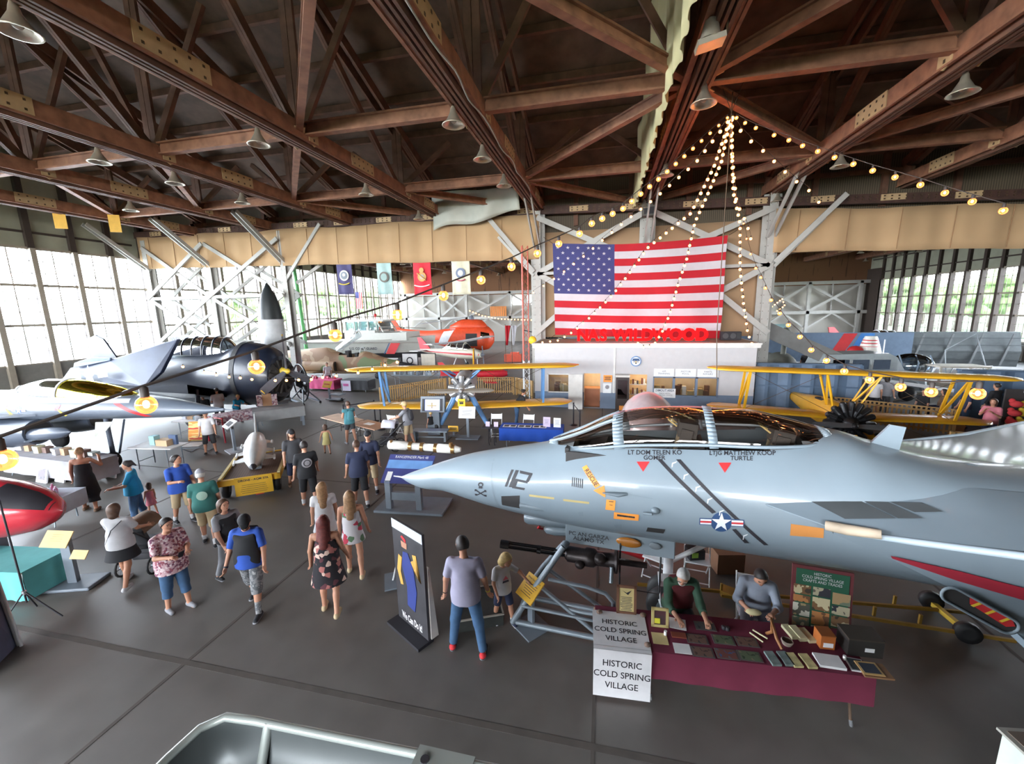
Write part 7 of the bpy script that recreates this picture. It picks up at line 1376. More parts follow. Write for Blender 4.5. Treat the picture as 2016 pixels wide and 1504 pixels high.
for y in (-.3, .3): b.tube([(-.16, y, .06), (.22, y*.8, .80), (.62, y*.15, 1.48)], .05, 10); b.tube([(-.1, y, .08), (1.35, y, .08)], .045, 8); b.tube([(.24, y*.8, .84), (1.25, y, .1)], .035, 8)
b.tube([(.62, -.05, 1.48), (.66, 0, 1.52), (.62, .05, 1.48)], .05, 10).tube([(1.35, -.3, .08), (1.35, .3, .08)], .045, 8).tube([(-.1, -.3, .08), (-.1, .3, .08)], .045, 8).tube([(0, -.3, .42), (1.3, -.3, .40), (1.3, -.3, .08)], .03, 8)
b.tube([(.42, -.25, .98), (1.0, -.28, .98), (1.28, -.28, .92), (1.40, -.28, .78), (1.40, -.28, .62), (1.28, -.28, .5), (.9, -.26, .48), (.66, -.25, .5)], .032, 10); b.tube([(1.35, -.1, .98), (1.35, -.0, 1.2)], .03, 8); b.build('tube_frame', GN)
for x, y in ((-.12, -.3), (-.12, .3), (1.35, -.3), (1.35, .3)): B(m_black).disc((x, y, .04), .04, (0, 1, 0), .03, 12).build('caster', GN)
sg = thing('sign_stand', 'yellow placard on a grey post with square base, in front of the rotary gun', 'sign', at(1046, 1234), R(-42)); B(m_grey).box((0, 0, .015), (.46, .46, .03)).build('base', sg, bevel=.005); B(m_grey).box((0, 0, .3), (.12, .05, .56)).build('post', sg)
mt = frame((0, -.02, .70), (1, 0, 0), (0, .75, .66)); b = B(m_yel).add([mt @ V(p) for p in ((-.19, -.19, 0), (.19, -.19, 0), (.19, .19, 0), (-.19, .19, 0), (-.19, -.19, -.02), (.19, -.19, -.02), (.19, .19, -.02), (-.19, .19, -.02))], [(0, 1, 2, 3), (7, 6, 5, 4), (0, 4, 5, 1), (1, 5, 6, 2), (2, 6, 7, 3), (3, 7, 4, 0)], False); pl_ = b.build('placard', sg); b = B(); lines(b, mt, .34, .3, 6, None, .2); b.build('print_lines', pl_)
text('20mm Gatling Gun', .04, m_ink, pl_, 'lettering', mt @ Matrix.Translation((0, .13, .003)))
# --- life-size poster stand and the black platform behind it
pa, pb_ = at(788, 1216), at(846, 1266); d = (pb_-pa); d.z = 0; pw = d.length; px_ = d.normalized(); rzp = math.atan2(px_.y, px_.x)
PS = thing('poster_stand', 'tall dark poster of a woman flexing her arm, on a black stand', 'poster', (pa+pb_)/2, rzp); ph_ = 1.80
B(M('poster ground', (60, 58, 62), .5, noise=.25, scale=3)).bx(-pw/2, pw/2, -.02, .02, .05, ph_).build('poster_panel', PS)
B(M('poster head', (206, 212, 222), .5)).bx(-pw/2, pw/2, -.026, -.02, ph_-.15, ph_).build('header_strip', PS)
for nm, mt_, pts, r_ in (('figure_body', M('overall blue', (48, 62, 130), .6), [(-.0, .4), (.04, .75), (-.02, 1.1), (-.05, 1.34)], [.10, .13, .16, .07]), ('figure_head', SKIN, [(-.07, 1.4), (-.07, 1.5)], [.07, .08]), ('head_scarf', C_['red'], [(-.08, 1.53), (-.06, 1.58)], [.075, .05]), ('figure_arm', M('sleeve amber', (222, 170, 84), .6), [(.07, 1.25), (.20, 1.0), (.13, 1.38)], [.05, .06, .05]), ('figure_arm', M('sleeve amber'), [(-.17, 1.22), (-.22, .95), (-.17, .72)], [.05, .05, .04])):
    b = B(mt_).tube([(x*pw*1.6, -.022, z) for x, z in pts], [q*pw*1.3 for q in r_], 12); b.v = [(p[0], -.024+(p[1]+.022)*.04, p[2]) for p in b.v]; b.build(nm, PS)
text('We Can Do It!', .17, m_pap, PS, 'lettering', frame((0, -.03, .17), (1, 0, 0), (0, 0, 1)), bold=.004, sx=.52)
B(m_dk).bx(-pw/2-.04, pw/2+.02, -.22, .06, 0, .05).build('base', PS); B(M('brace pale', (206, 200, 194), .6)).add([(pw/2-.02, .03, .05), (pw/2-.02, .16, .05), (pw/2-.02, .06, 1.25), (pw/2-.02, .03, 1.28), (pw/2+.02, .03, .05), (pw/2+.02, .16, .05), (pw/2+.02, .06, 1.25), (pw/2+.02, .03, 1.28)], [(0, 1, 2, 3), (7, 6, 5, 4), (0, 4, 5, 1), (1, 5, 6, 2), (2, 6, 7, 3), (3, 7, 4, 0)], False).build('side_brace', PS)
pc = [at(855, 1262), at(968, 1232), at(906, 1158)]
b = B(M('platform dark', (46, 48, 46), .8, noise=.15, scale=8)); cx = V((-1.98, 5.82, 0)); b.box((0, 0, .10), (.72, .74, .2)); b.m(M('platform edge', (156, 152, 142), .6))
for s_ in (-1, 1): b.box((s_*.36, 0, .203), (.025, .76, .02)).box((0, s_*.37, .203), (.74, .025, .02))
one('platform', 'low dark platform with pale edges behind the poster', 'platform', b, cx, R(24))
b = B(m_grey).box((0, 0, .02), (.6, .5, .03)); b.m(m_wt).tube([(-.15, 0, .03), (.12, .1, .95)], .015, 6); one('exhibit_stand', 'grey floor plate with a slanting white rod behind the poster', 'stand', b, at(790, 1142), R(30))
# --- rangefinder exhibit under the nose
RF = thing('exhibit_stand', 'grey stand with rangefinder panel and brass-trimmed tube, behind the jet nose', 'exhibit', (-4.75, 9.15, 0), R(4)); B(m_grey).box((0, 0, .03), (1.8, .9, .06)).build('base', RF)
for x in (-.55, .25): B(m_grey).box((x, -.25, .42), (.14, .14, .76)).build('post', RF)
mt = frame((-.1, .02, 1.0), (1, 0, 0), (0, .8, .6)); b = B(M('panel purple', (66, 70, 126), .5))
def sheet(b, mt, x0, x1, y0, y1, z=0.): b.add([mt @ V(p) for p in ((x0, y0, z), (x1, y0, z), (x1, y1, z), (x0, y1, z))], [(0, 1, 2, 3)], False); return b
sheet(b, mt, -.62, .62, -.42, .42, .02); sheet(b, mt, -.62, .62, -.42, .42, 0); b.m(M('panel sky', (108, 150, 206), .5)); sheet(b, mt, -.6, .6, .0, .25, .024); b.m(m_pap); sheet(b, mt, -.52, -.38, -.36, -.1, .024); o = b.build('info_panel', RF); text('RANGEFINDER Mark 48', .11, m_pap, o, 'lettering', mt @ Matrix.Translation((0, .34, .026)), sx=.8)
b = B(M('tube white', (220, 216, 208), .4)).lathe([(.10, -1.0), (.12, -.98), (.12, -.5), (.10, -.48), (.10, .3), (.12, .32), (.12, .8), (.06, 1.0)], 18, (.15, .55, 1.42), (1, 0, -.04)); b.m(M('brass', (160, 122, 76), .3, .7))
for x in (-.42, -.1, .28, .75): b.lathe([(.126, x), (.126, x+.09)], 18, (.15, .55, 1.42), (1, 0, -.04))
b.tube([(.9, .5, 1.4), (.9, .5, 1.58)], .05, 10).tube([(-.75, .5, 1.45), (-.75, .5, 1.6)], .04, 8); b.build('rangefinder_tube', RF)
B(m_grey).bx(-.6, .3, -.3, -.2, .3, .5).build('crossbar', RF)
# --- cart with the silver finned missile
KR = thing('flatbed_cart', 'yellow flatbed cart with dark wood deck and a yellow sign', 'cart', (-10.05, 9.65, 0), R(35)); B(M('cart yellow', (226, 176, 48), .5)).bx(-.75, .75, -1.0, -.9, .42, .58).bx(-.75, -.66, -1, 1.3, .42, .58).bx(.66, .75, -1, 1.3, .42, .58).bx(-.75, .75, 1.2, 1.3, .42, .58).build('frame', KR)
B(M2('deck planks', [(0, (96, 68, 52)), (.5, (84, 60, 46))], .7, 'wave', 5)).bx(-.66, .66, -.9, 1.2, .5, .56).build('deck', KR); b = B(M('cart edge', (222, 202, 142), .6)); [b.bx(x, x+.07, -.95, 1.28, .58, .62) for x in (-.74, .67)]; b.build('edge_rail', KR)
for x in (-.62, .62):
    for y in (-.75, .95): b = B(m_black).lathe([(.1, -.08), (.24, -.07), (.26, 0), (.24, .07), (.1, .08)], 18, (x, y, .26), (1, 0, 0)); b.m(m_grey).disc((x, y, .26), .1, (1, 0, 0), .17, 12); b.build('wheel', KR)
b = B(M('cart yellow')).bx(-.35, .55, -1.06, -1.02, .1, .62); sgn = b.build('sign_board', KR); b = B(); lines(b, frame((.1, -1.062, .33), (1, 0, 0), (0, 0, 1)), .8, .4, 5, None, .15); b.build('print_lines', sgn); text('DRONE - AQM 37A', .085, m_ink, sgn, 'lettering', frame((.1, -1.065, .53), (1, 0, 0), (0, 0, 1)), bold=.002); B(m_rd).bx(.1, .3, -1.0, -.9, .05, .4).build('red_hitch', KR)
MS = thing('missile', 'silver-white finned drone missile resting on the cart, dark nose toward the camera', 'missile', (-9.95, 9.55, 0), R(42)); m_ms = M('missile silver', (206, 208, 208), .35, .35, noise=.06)
b = B(m_ms).lathe([(.03, -1.05), (.12, -.85), (.25, -.3), (.30, .3), (.30, .9), (.24, 1.5), (.08, 2.0), (.02, 2.1)], 22, (0, 0, .95), (0, 1, .05)); b.build('body', MS); B(m_dk).lathe([(.005, -1.14), (.06, -1.06), (.09, -.94)], 14, (0, 0, .94), (0, 1, .05)).build('nose_cap', MS)
for s_ in (-1, 1):
    for y, w in ((-.15, .5), (.55, .48), (1.5, .42)): B(m_ms).add([(s_*.2, y-.2, .9), (s_*w, y-.12, .86), (s_*w, y+.08, .86), (s_*.2, y+.3, .9), (s_*.2, y-.2, .88), (s_*w, y-.12, .84), (s_*w, y+.08, .84), (s_*.2, y+.3, .88)], [(0, 1, 2, 3), (7, 6, 5, 4), (0, 4, 5, 1), (1, 5, 6, 2), (2, 6, 7, 3)], False).tube([(s_*w, y-.22, .85), (s_*w, y+.16, .85)], .03, 8).build('fin', MS)
B(m_ms).add([(-.02, 1.3, 1.2), (-.02, 2.0, 1.1), (-.02, 2.15, 1.75), (-.02, 1.95, 1.75), (.02, 1.3, 1.2), (.02, 2.0, 1.1), (.02, 2.15, 1.75), (.02, 1.95, 1.75)], [(0, 1, 2, 3), (7, 6, 5, 4), (0, 4, 7, 3), (2, 6, 5, 1)], False).build('tail_fin', MS); B(m_grey).bx(-.15, .15, -.2, .1, .56, .72).bx(-.15, .15, 1.0, 1.2, .56, .74).build('cradle', MS)
# --- generic furniture
def table(label, loc, rz, L, Wd, h=.74, top=None, cloth=None, legs=None, drop=.5, cat='table', two=True):
    t = thing('folding_table', label, cat, (loc[0], loc[1], 0), rz); B(top or m_wood).bx(-L/2, L/2, -Wd/2, Wd/2, h-.035, h).build('tabletop', t, bevel=.008)
    for x in (-L/2+.25, L/2-.25): b = B(legs or m_steel); b.tube([(x, -Wd/2+.08, h-.03), (x, -Wd/2+.08, .08), (x+.03, -Wd/2+.04, .01)], .016, 6).tube([(x, Wd/2-.08, h-.03), (x, Wd/2-.08, .01)], .016, 6).tube([(x, -Wd/2+.08, .25), (x, Wd/2-.08, .25)], .012, 6); b.build('leg', t)
    if cloth:
        b = B(cloth).bx(-L/2-.01, L/2+.01, -Wd/2-.01, Wd/2+.01, h+.002, h+.007)
        for y in ((-Wd/2-.012, Wd/2+.012) if two else (-Wd/2-.012,)): b.grid(lambda i, j: (lerp(-L/2, L/2, i), y+.015*math.sin(i*30)*(1-j)*(-1 if y < 0 else 1), lerp(h-drop, h+.006, j)), 40, 3)
        for x in (-L/2-.012, L/2+.012): b.grid(lambda i, j: (x, lerp(-Wd/2, Wd/2, i), lerp(h-drop, h+.006, j)), 8, 3)
        o = tag(b.build('tablecloth', None, (loc[0], loc[1], 0), (0, 0, rz)), 'cloth over the '+' '.join(label.split()[:12]), 'tablecloth')
    return t
def chair(label, loc, rz, mat=None):
    t = thing('folding_chair', label, 'chair', (loc[0], loc[1], 0), rz, 'white folding chairs'); mt = mat or m_wt
    B(mt).box((0, 0, .45), (.42, .4, .03)).build('seat', t, bevel=.01); B(mt).box((0, .22, .78), (.42, .03, .2), (-.15, 0, 0)).build('backrest', t, bevel=.01)
    for s_ in (-1, 1): B(mt).tube([(s_*.21, .25, .9), (s_*.21, -.18, .02)], .013, 6).build('leg', t); B(mt).tube([(s_*.19, -.15, .45), (s_*.19, .24, .02)], .013, 6).build('leg', t)
    B(mt).tube([(-.21, -.16, .06), (.21, -.16, .06)], .012, 6).tube([(-.19, .22, .06), (.19, .22, .06)], .012, 6).build('stretcher', t); return t
table('wooden-top folding table, left of the pair in front of the biplane', (-10.4, 14.35), R(-24), 1.9, .8, top=m_wood, legs=M('leg dark', (70, 66, 64), .4)); table('wooden-top folding table with a white sheet, right of the pair', (-8.7, 13.7), R(-24), 1.5, .75, top=M('table wood reddish', (170, 128, 100), .5), legs=M('leg dark'))
one('paper_sheet', 'white sheet on the right wooden table', 'paper', B(m_pap).box((0, 0, .003), (.4, .25, .004)), (-8.8, 13.75, .741), -.3)
chair('white folding chair beside the left wooden table', at2(705, 850), R(160)); chair('white folding chair behind the stroller', at2(780, 856), R(170)); chair('white folding chair at the black side table', at2(978, 860), R(10)); chair('white folding chair behind the blue table', at2(1040, 862), R(0))
chair('white folding chair under the jet with a dark bag on it', at2(1370, 1142), R(-8)); chair('white folding chair under the jet, left, with a white pot on it', at2(1292, 1136), R(-25)); chair('white folding chair the seated grey-haired man sits on', (at(1330, 1262).x, at(1330, 1262).y+.12), R(8)); chair('white folding chair the seated woman sits on', (at(1484, 1268).x, at(1484, 1268).y+.16), R(-8))
p = at2(1292, 1136); one('white_pot', 'white enamel pot on the left chair under the jet', 'pot', B(m_wt).lathe([(.13, 0), (.14, .04), (.11, .06), (.11, .28), (.1, .3)], 18), (p[0]+.12, p[1], .466)); p = at2(1370, 1142); one('dark_bag', 'black bag with green print on the chair under the jet', 'bag', B(m_dk).box((0, 0, .09), (.28, .22, .18)).m(M('lime print', (140, 176, 70), .6)).box((-.05, -.112, .1), (.12, .01, .1)), (p[0]-.05, p[1], .466), .3, bevel=.03)
b = B(M('box cardboard', (124, 88, 64), .8)).box((0, 0, .2), (.5, .4, .4)); p = at2(1428, 1118); one('cardboard_box', 'brown cardboard box under the jet behind the chairs', 'box', b, (p[0], p[1], 0), .2); b = B(m_rd).tube([(-.6, 0, .3), (0, 0, .22), (.5, .05, .2)], [.10, .12, .1], 10); b.m(m_dk).tube([(-.8, 0, .32), (-.55, 0, .3)], .12, 10); p = at2(1262, 1108); one('golf_bag', 'long red and black carry bag lying under the jet', 'bag', b, (p[0], p[1], .0), -.15)
# blue table with papers, and the black side table
table('blue-clothed display table behind the jet nose', (-2.55, 14.35), R(3), 2.3, .75, cloth=M('royal blue cloth', (32, 78, 176), .85), drop=.45)
rg = random.Random(4)
for k in range(3): one('open_magazine', '%s of three open papers on the blue table' % ('leftmost', 'middle one', 'rightmost')[k], 'paper', B(m_pap).box((0, 0, .005), (.5, .3, .006)).m(m_ink).box((-.12, 0, .009), (.18, .2, .001)).box((.12, 0, .009), (.18, .2, .001)), (-3.35+.55*k, 14.25+.03*k, .749), .05, 'open papers')
for x, lb, h_ in ((-2.0, 'lilac sheet standing upright on the blue table', .36), (-1.62, 'white sheet on a black stand on the blue table', .34)): b = B(M('lilac paper', (206, 190, 214), .8) if 'lilac' in lb else m_pap).box((0, 0, h_/2), (.26, .02, h_), (-.12, 0, 0)); lines(b, frame((0, -.012, h_/2), (1, 0, 0), (0, .12, 1)), .24, h_*.8, 6); one('upright_sheet', lb, 'notice', b, (x, 14.35, .75), 0)
t = table('small black folding table left of the blue table', (-4.05, 14.3), R(5), .7, .5, .7, top=m_dk, legs=m_dk)
for x, lb in ((-4.2, 'small lilac card on the black table, left'), (-3.88, 'small lilac card on the black table, right')): one('card', lb, 'card', B(M('lilac paper')).box((0, 0, .09), (.16, .015, .18), (-.15, 0, 0)), (x, 14.25, .70), 0, 'lilac cards')
# kiosk screen, bench, info signs
KS = thing('kiosk', 'grey kiosk with a lit screen behind the bench', 'kiosk', (-6.75, 15.2, 0), R(8)); B(m_grey).box((0, 0, .5), (.5, .3, 1.0)).build('pedestal', KS); B(m_grey).box((0, -.05, 1.25), (1.0, .16, .66), (-.25, 0, 0)).build('screen_housing', KS, bevel=.02); mt = frame((0, -.15, 1.25), (1, 0, 0), (0, .25, 1))
b = B(M('screen blue', (120, 140, 235), emit=1.4)); sheet(b, mt, -.3, .3, -.22, .22, .0); b.build('screen', KS); b = B(m_dk); sheet(b, mt, -.42, .42, -.25, .25, -.006); b.build('bezel', KS); b = B(m_gold); sheet(b, mt, -.22, .18, -.06, .0, .004); sheet(b, mt, -.05, .02, -.14, .1, .005); b.build('screen_airplane', KS)
BE = thing('bench', 'grey metal bench in front of the kiosk', 'bench', (-6.55, 14.35, 0), R(6)); B(m_steel).bx(-.7, .7, -.2, .2, .38, .43).build('seat', BE); [B(m_steel).bx(x-.04, x+.04, -.18, .18, 0, .38).build('leg', BE) for x in (-.6, .6)]; B(m_steel).bx(-.6, .6, -.02, .02, .12, .16).build('stretcher', BE)
IS = thing('sign_stand', 'white information board on a grey post under the biplane engine', 'sign', at(922, 862), R(4)); B(m_grey).box((0, 0, .02), (.9, .5, .04)).build('base', IS); B(m_grey).box((0, 0, .45), (.1, .06, .9)).build('post', IS); b = B(m_pap).box((0, -.05, 1.05), (.66, .03, .46), (-.3, 0, 0)); mt = frame((0, -.07, 1.05), (1, 0, 0), (0, .3, 1)); lines(b, mt, .55, .4, 6); b.build('board', IS)
b = B(M('placard yellow')).box((0, 0, .3), (.42, .03, .24)); b.m(m_ink).box((0, -.018, .34), (.3, .004, .03)).box((0, -.018, .28), (.26, .004, .02)); b.m(m_grey).box((0, .03, .1), (.06, .04, .2)).box((0, .03, .01), (.4, .3, .02)); one('floor_sign', 'small yellow sign on the floor by the biplane wheel', 'sign', b, at(893, 858), .05)
# strollers
def stroller(label, loc, rz, fab, hood):
    t = thing('stroller', label, 'stroller', (loc[0], loc[1], 0), rz)
    for x, y, r_ in ((-.28, -.3, .16), (.28, -.3, .16), (-.22, .42, .12), (.22, .42, .12)): b = B(m_black).tube([(x, y+r_*math.cos(a), r_+.01+r_*math.sin(a)) for a in np.linspace(0, 2*PI, 17)[:-1]], .022, 6, True); b.m(m_steel).disc((x, y, r_+.01), .035, (1, 0, 0), .05, 10); [b.tube([(x, y, r_+.01), (x, y+r_*math.cos(a), r_+.01+r_*math.sin(a))], .008, 4) for a in np.linspace(0, 2*PI, 7)[:-1]]; b.build('wheel', t)
    b = B(m_dk)
    for s_ in (-1, 1): b.tube([(s_*.26, .42, .15), (s_*.25, -.05, .5), (s_*.25, -.55, 1.0)], .016, 6).tube([(s_*.27, -.3, .18), (s_*.25, .1, .55)], .016, 6)
    b.tube([(-.25, -.55, 1.0), (.25, -.55, 1.0)], .018, 6); b.build('frame', t); B(fab).box((0, .0, .52), (.42, .5, .08)).box((0, -.2, .72), (.42, .08, .42), (.35, 0, 0)).box((0, .1, .28), (.4, .5, .14)).build('seat', t, bevel=.03)
    B(hood).rings([[V((.24*math.cos(a), -.32+.5*q, .86+.02*q+.22*math.sin(a))) for a in np.linspace(0, PI, 11)] for q in (0, .4, .8, 1)], False).build('hood', t, solid=.015); return t
stroller('stroller with white blanket over its hood, in front of the wooden tables', at2(768, 884), R(98), m_dk, M('blanket white', (212, 212, 226), .8)); stroller('dark patterned stroller pushed by the woman in white t-shirt', at2(296, 1112), R(20), C_['dgrey'], C_['brown'])
# stanchions and slatted fences
def stanchion(label, p): t = thing('stanchion', label, 'barrier post', (p[0], p[1], 0), 0, 'belt barrier posts'); B(m_dk).lathe([(.17, 0), (.17, .02), (.04, .05)], 16).build('base', t); B(m_dk).lathe([(.03, .04), (.03, .96), (.035, 1.0)], 12).build('post', t)
SPs = [(-11.2, 15.6), (-10.3, 16.6), (-9.3, 15.4), (-8.2, 15.5), (-1.25, 17.3), (-.9, 15.9)]
for p, lb in zip(SPs, ('belt barrier post at the far left of the wooden tables', 'belt barrier post behind the left wooden table', 'belt barrier post between the wooden tables', 'belt barrier post left of the kiosk', 'belt barrier post behind the blue table', 'belt barrier post at the right end of the blue table')): stanchion(lb, p)
bb_ = B(m_dk)
for a, c in ((SPs[0], SPs[1]), (SPs[0], SPs[2]), (SPs[2], SPs[3]), (SPs[4], SPs[5])): bb_ = B(m_dk).bar((*a, .93), (*c, .93), .01, .05); one('barrier_belt', 'black belt between barrier posts %s' % ('by the wooden tables' if a[0] < -5 else 'behind the blue table'), 'belt', bb_, group='barrier belts')
m_fen = M('fence timber', (172, 136, 84), .6, noise=.12)
def fence(label, a, c, h=1.0):
    a, c = V((*a, 0)), V((*c, 0)); L = (c-a).length; t = thing('slatted_fence', label, 'fence', a, math.atan2((c-a).y, (c-a).x)); n = int(L/.13); b = B(m_fen)
    for k in range(n): b.bx(k*L/n, k*L/n+.06, -.015, .015, .08, h)
    sl = b.build('slats', t); sl['kind'] = 'stuff'; B(m_fen).bx(0, L, .015, .05, .15, .22).bx(0, L, .015, .05, h-.16, h-.09).bx(0, L, -.03, .04, h, h+.04).build('rails', t)
    for x in (0, L): B(m_fen).bx(x-.05, x+.05, -.05, .05, 0, h+.04).build('post', t)
fence('slatted timber fence behind the left biplane wing', (-11.6, 19.4), (-9.2, 22.6)); fence('slatted timber fence behind the biplane engine', (-9.0, 22.8), (-5.2, 23.3)); fence('short solid-looking slatted fence near the lattice mast', (-5.0, 23.2), (-3.9, 22.2)); fence('slatted timber fence behind the right biplane wheels', (9.6, 19.6), (12.6, 17.8)); fence('slatted timber fence right of the jet spine', (10.4, 14.7), (13.4, 13.9))
TW = thing('lattice_mast', 'slim red and white lattice mast left of the office', 'mast', (-4.2, 21.9, 0), .3)
b = B(M('mast red', (186, 84, 66), .5))
for k in range(3): a = k*2.094; b.tube([(.2*math.cos(a), .2*math.sin(a), 2.2), (.2*math.cos(a), .2*math.sin(a), 8.2)], .03, 6); b.m(m_wt).tube([(.2*math.cos(a), .2*math.sin(a), 0), (.2*math.cos(a), .2*math.sin(a), 2.2)], .03, 6); b.m(M('mast red'))
for z in np.arange(.2, 8, .4):
    b.m(m_wt if z < 2.2 else M('mast red'))
    for k in range(3): a, c = k*2.094, (k+1)*2.094; b.tube([(.2*math.cos(a), .2*math.sin(a), z), (.2*math.cos(c), .2*math.sin(c), z+.4)], .012, 4)
b.build('lattice', TW); B(M('beacon yellow', (232, 200, 50), .5)).sph((.4, .0, 3.3), .22).build('yellow_float', TW)
# --- left side: red tank, stalls, pictures
RT = thing('drop_tank', 'glossy red teardrop tank with black nose panel at the left edge', 'tank', (-10.25, 5.35, 1.30), (0, R(8), R(20))); RT.scale = (1.1,)*3
b = B(M('tank red', (196, 48, 62), .25, coat=.5)); tk = [(.01, 0), (.2, -.1), (.34, -.3), (.47, -.7), (.55, -1.3), (.56, -2), (.5, -3), (.3, -4), (.05, -4.6)]; b.lathe(tk, 28, (0, 0, 0), (1, 0, 0)); b.build('body', RT)
b = B(m_dk); b.grid(lambda i, j: (lerp(-.08, -.78, i), -(.008+float(np.interp(lerp(.08, .78, i), [.0, .1, .3, .7, 1.3], [0, .2, .34, .47, .55])))*math.cos(lerp(.5, 1.5, j)), (.008+float(np.interp(lerp(.08, .78, i), [0, .1, .3, .7, 1.3], [0, .2, .34, .47, .55])))*math.sin(lerp(.5, 1.5, j))), 12, 10); b.build('black_panel', RT)
for x in (-1.2, -3): B(m_grey).box((x, 0, -.85), (.2, .5, 1.0), (0, -R(8), 0)).build('support', RT)
table('teal-clothed table under the red tank', (-10.75, 4.72), R(8), 1.6, .75, h=.62, cloth=M('teal cloth', (92, 168, 168), .9), drop=.55)
PS2 = thing('sign_stand', 'wooden placards on a grey post with heavy base, beside the teal table', 'sign', at(150, 1150), R(18)); B(m_grey).box((0, 0, .03), (.86, .5, .06)).build('base', PS2, bevel=.02); B(m_grey).box((-.02, 0, .5), (.16, .08, .95)).build('post', PS2)
for nm, x, z, w, h_, lb in (('placard', -.1, .98, .44, .3, 'larger pale wooden placard'), ('placard', .22, .64, .26, .16, 'smaller pale wooden placard')): mt = frame((x, -.06, z), (1, 0, -.12), (0, .6, .8)); b = B(M('placard wood', (216, 184, 128), .6)); b.add([mt @ V(p) for p in ((-w/2, -h_/2, 0), (w/2, -h_/2, 0), (w/2, h_/2, 0), (-w/2, h_/2, 0), (-w/2, -h_/2, -.02), (w/2, -h_/2, -.02), (w/2, h_/2, -.02), (-w/2, h_/2, -.02))], [(0, 1, 2, 3), (7, 6, 5, 4), (0, 4, 5, 1), (1, 5, 6, 2), (2, 6, 7, 3), (3, 7, 4, 0)], False); lines(b, mt, w*.7, h_*.7, 4, M('faded print', (176, 140, 92))); tag(b.build(nm, PS2), lb)
TS = thing('tripod_stand', 'thin black tripod stand in front of the red tank', 'stand', at(62, 1222), .4); b = B(m_dk); b.tube([(0, 0, .35), (-.02, 0, 2.3)], .014, 6); b.build('pole', TS)
for a in (0, 2.1, 4.2): B(m_dk).tube([(0, 0, .55), (.45*math.cos(a), .45*math.sin(a), .01)], .012, 6).build('leg', TS)
B(m_chr).lathe([(.03, .5), (.03, .56)], 10).build('collar', TS)
b = B(M('panel slate blue', (92, 98, 122), .6)); q0, q1 = at(34, 1270), at(-40, 1345); dv = (q1-q0); b.add([q0, q1, q1+V((0, 0, 1.9)), q0+V((-.25, .0, 1.9)), q0+V((-.04, -.02, 0)), q1+V((-.04, -.02, 0)), q1+V((-.04, -.02, 1.9)), q0+V((-.29, -.02, 1.9))], [(0, 1, 2, 3), (7, 6, 5, 4), (0, 4, 5, 1), (1, 5, 6, 2), (2, 6, 7, 3), (3, 7, 4, 0)], False); PN = tag(b.build('info_board'), 'slate-blue panel with white tube edge cut by the lower left corner', 'panel')
b = B(m_wt); [b.tube([q0+V((.03+k*.06, 0, .0)), q0+V((-.22+k*.06, 0, 1.9))], .022, 8) for k in (0, 1)]; b.build('edge_tube', PN)
PT = table('small table of gift bottles with a turquoise cloth corner, behind the red tank', (-13.3, 6.75), R(15), 1.1, .7, cloth=M('pale cloth', (196, 204, 216), .8), drop=.4)
one('cloth_runner', 'turquoise cloth runner on the gift bottle table', 'cloth', B(M('turquoise cloth', (84, 160, 206), .8)).box((0, 0, .004), (.4, .6, .006)), (-13.62, 6.68, .75), R(15)); rg = random.Random(9)
for k in range(9): x, y = -13.25+rg.uniform(-.3, .42), 6.75+rg.uniform(-.2, .24); one('gift_bottle', 'small bottle standing in the cluster on the gift table', 'bottle', B(M('gift %d' % (k % 3), ((206, 188, 222), (196, 120, 160), (222, 214, 190))[k % 3], .3)).lathe([(.04, 0), (.045, .1), (.018, .13), (.022, .17)], 10), (x, y, .75), 0, 'gift bottles')
table('long grey-clothed stall table under the grey jet, behind the framed pictures', (-16.9, 9.0), R(-3), 4.0, .8, cloth=M('grey drape', (164, 162, 168), .9), drop=.6)
for k, (u, v, w, h_, lb) in enumerate(((82, 950, .5, .62, 'large white-framed dark picture leaning on the stall, leftmost'), (118, 949, .44, .48, 'white-framed reddish picture, second from left'), (152, 942, .34, .55, 'white-framed picture partly behind the woman in black'), (218, 940, .46, .66, 'tall white frame with two landscape prints, rightmost'))):
    fr_ = thing('framed_picture', lb, 'picture', at(u, v), (R(-14), 0, R(-4)), 'leaning pictures'); B(m_wt).bx(-w/2, w/2, -.02, .02, 0, h_).build('frame', fr_)
    for z0_, z1_ in (((.09, h_-.09),) if k != 3 else ((.09, h_/2-.03), (h_/2+.03, h_-.09))): B(photo_m('art %d' % k, (86, 92, 104), (120, 110, 116), (96, 70, 70) if k == 1 else (150, 160, 170))).bx(-w/2+.09, w/2-.09, -.026, -.02, z0_, z1_).build('print', fr_)
rg = random.Random(21); sc = [(200, 202, 210), (182, 150, 120), (150, 176, 190), (206, 196, 160), (120, 96, 88), (170, 180, 176)]
for k in range(12): x = -18.6+k*.29; y = 9.0+.06*(k % 3); one('boxed_goods', 'boxed goods in the row on the long stall table under the jet', 'box', B(M('goods box %d' % (k % 6), sc[k % 6], .7)).box((0, 0, .09), (.22, .2, .1+.16*rg.random())), (x, y-(x+16.9)*.05, .76), rg.uniform(-.2, .2), 'boxed goods on the long stall')

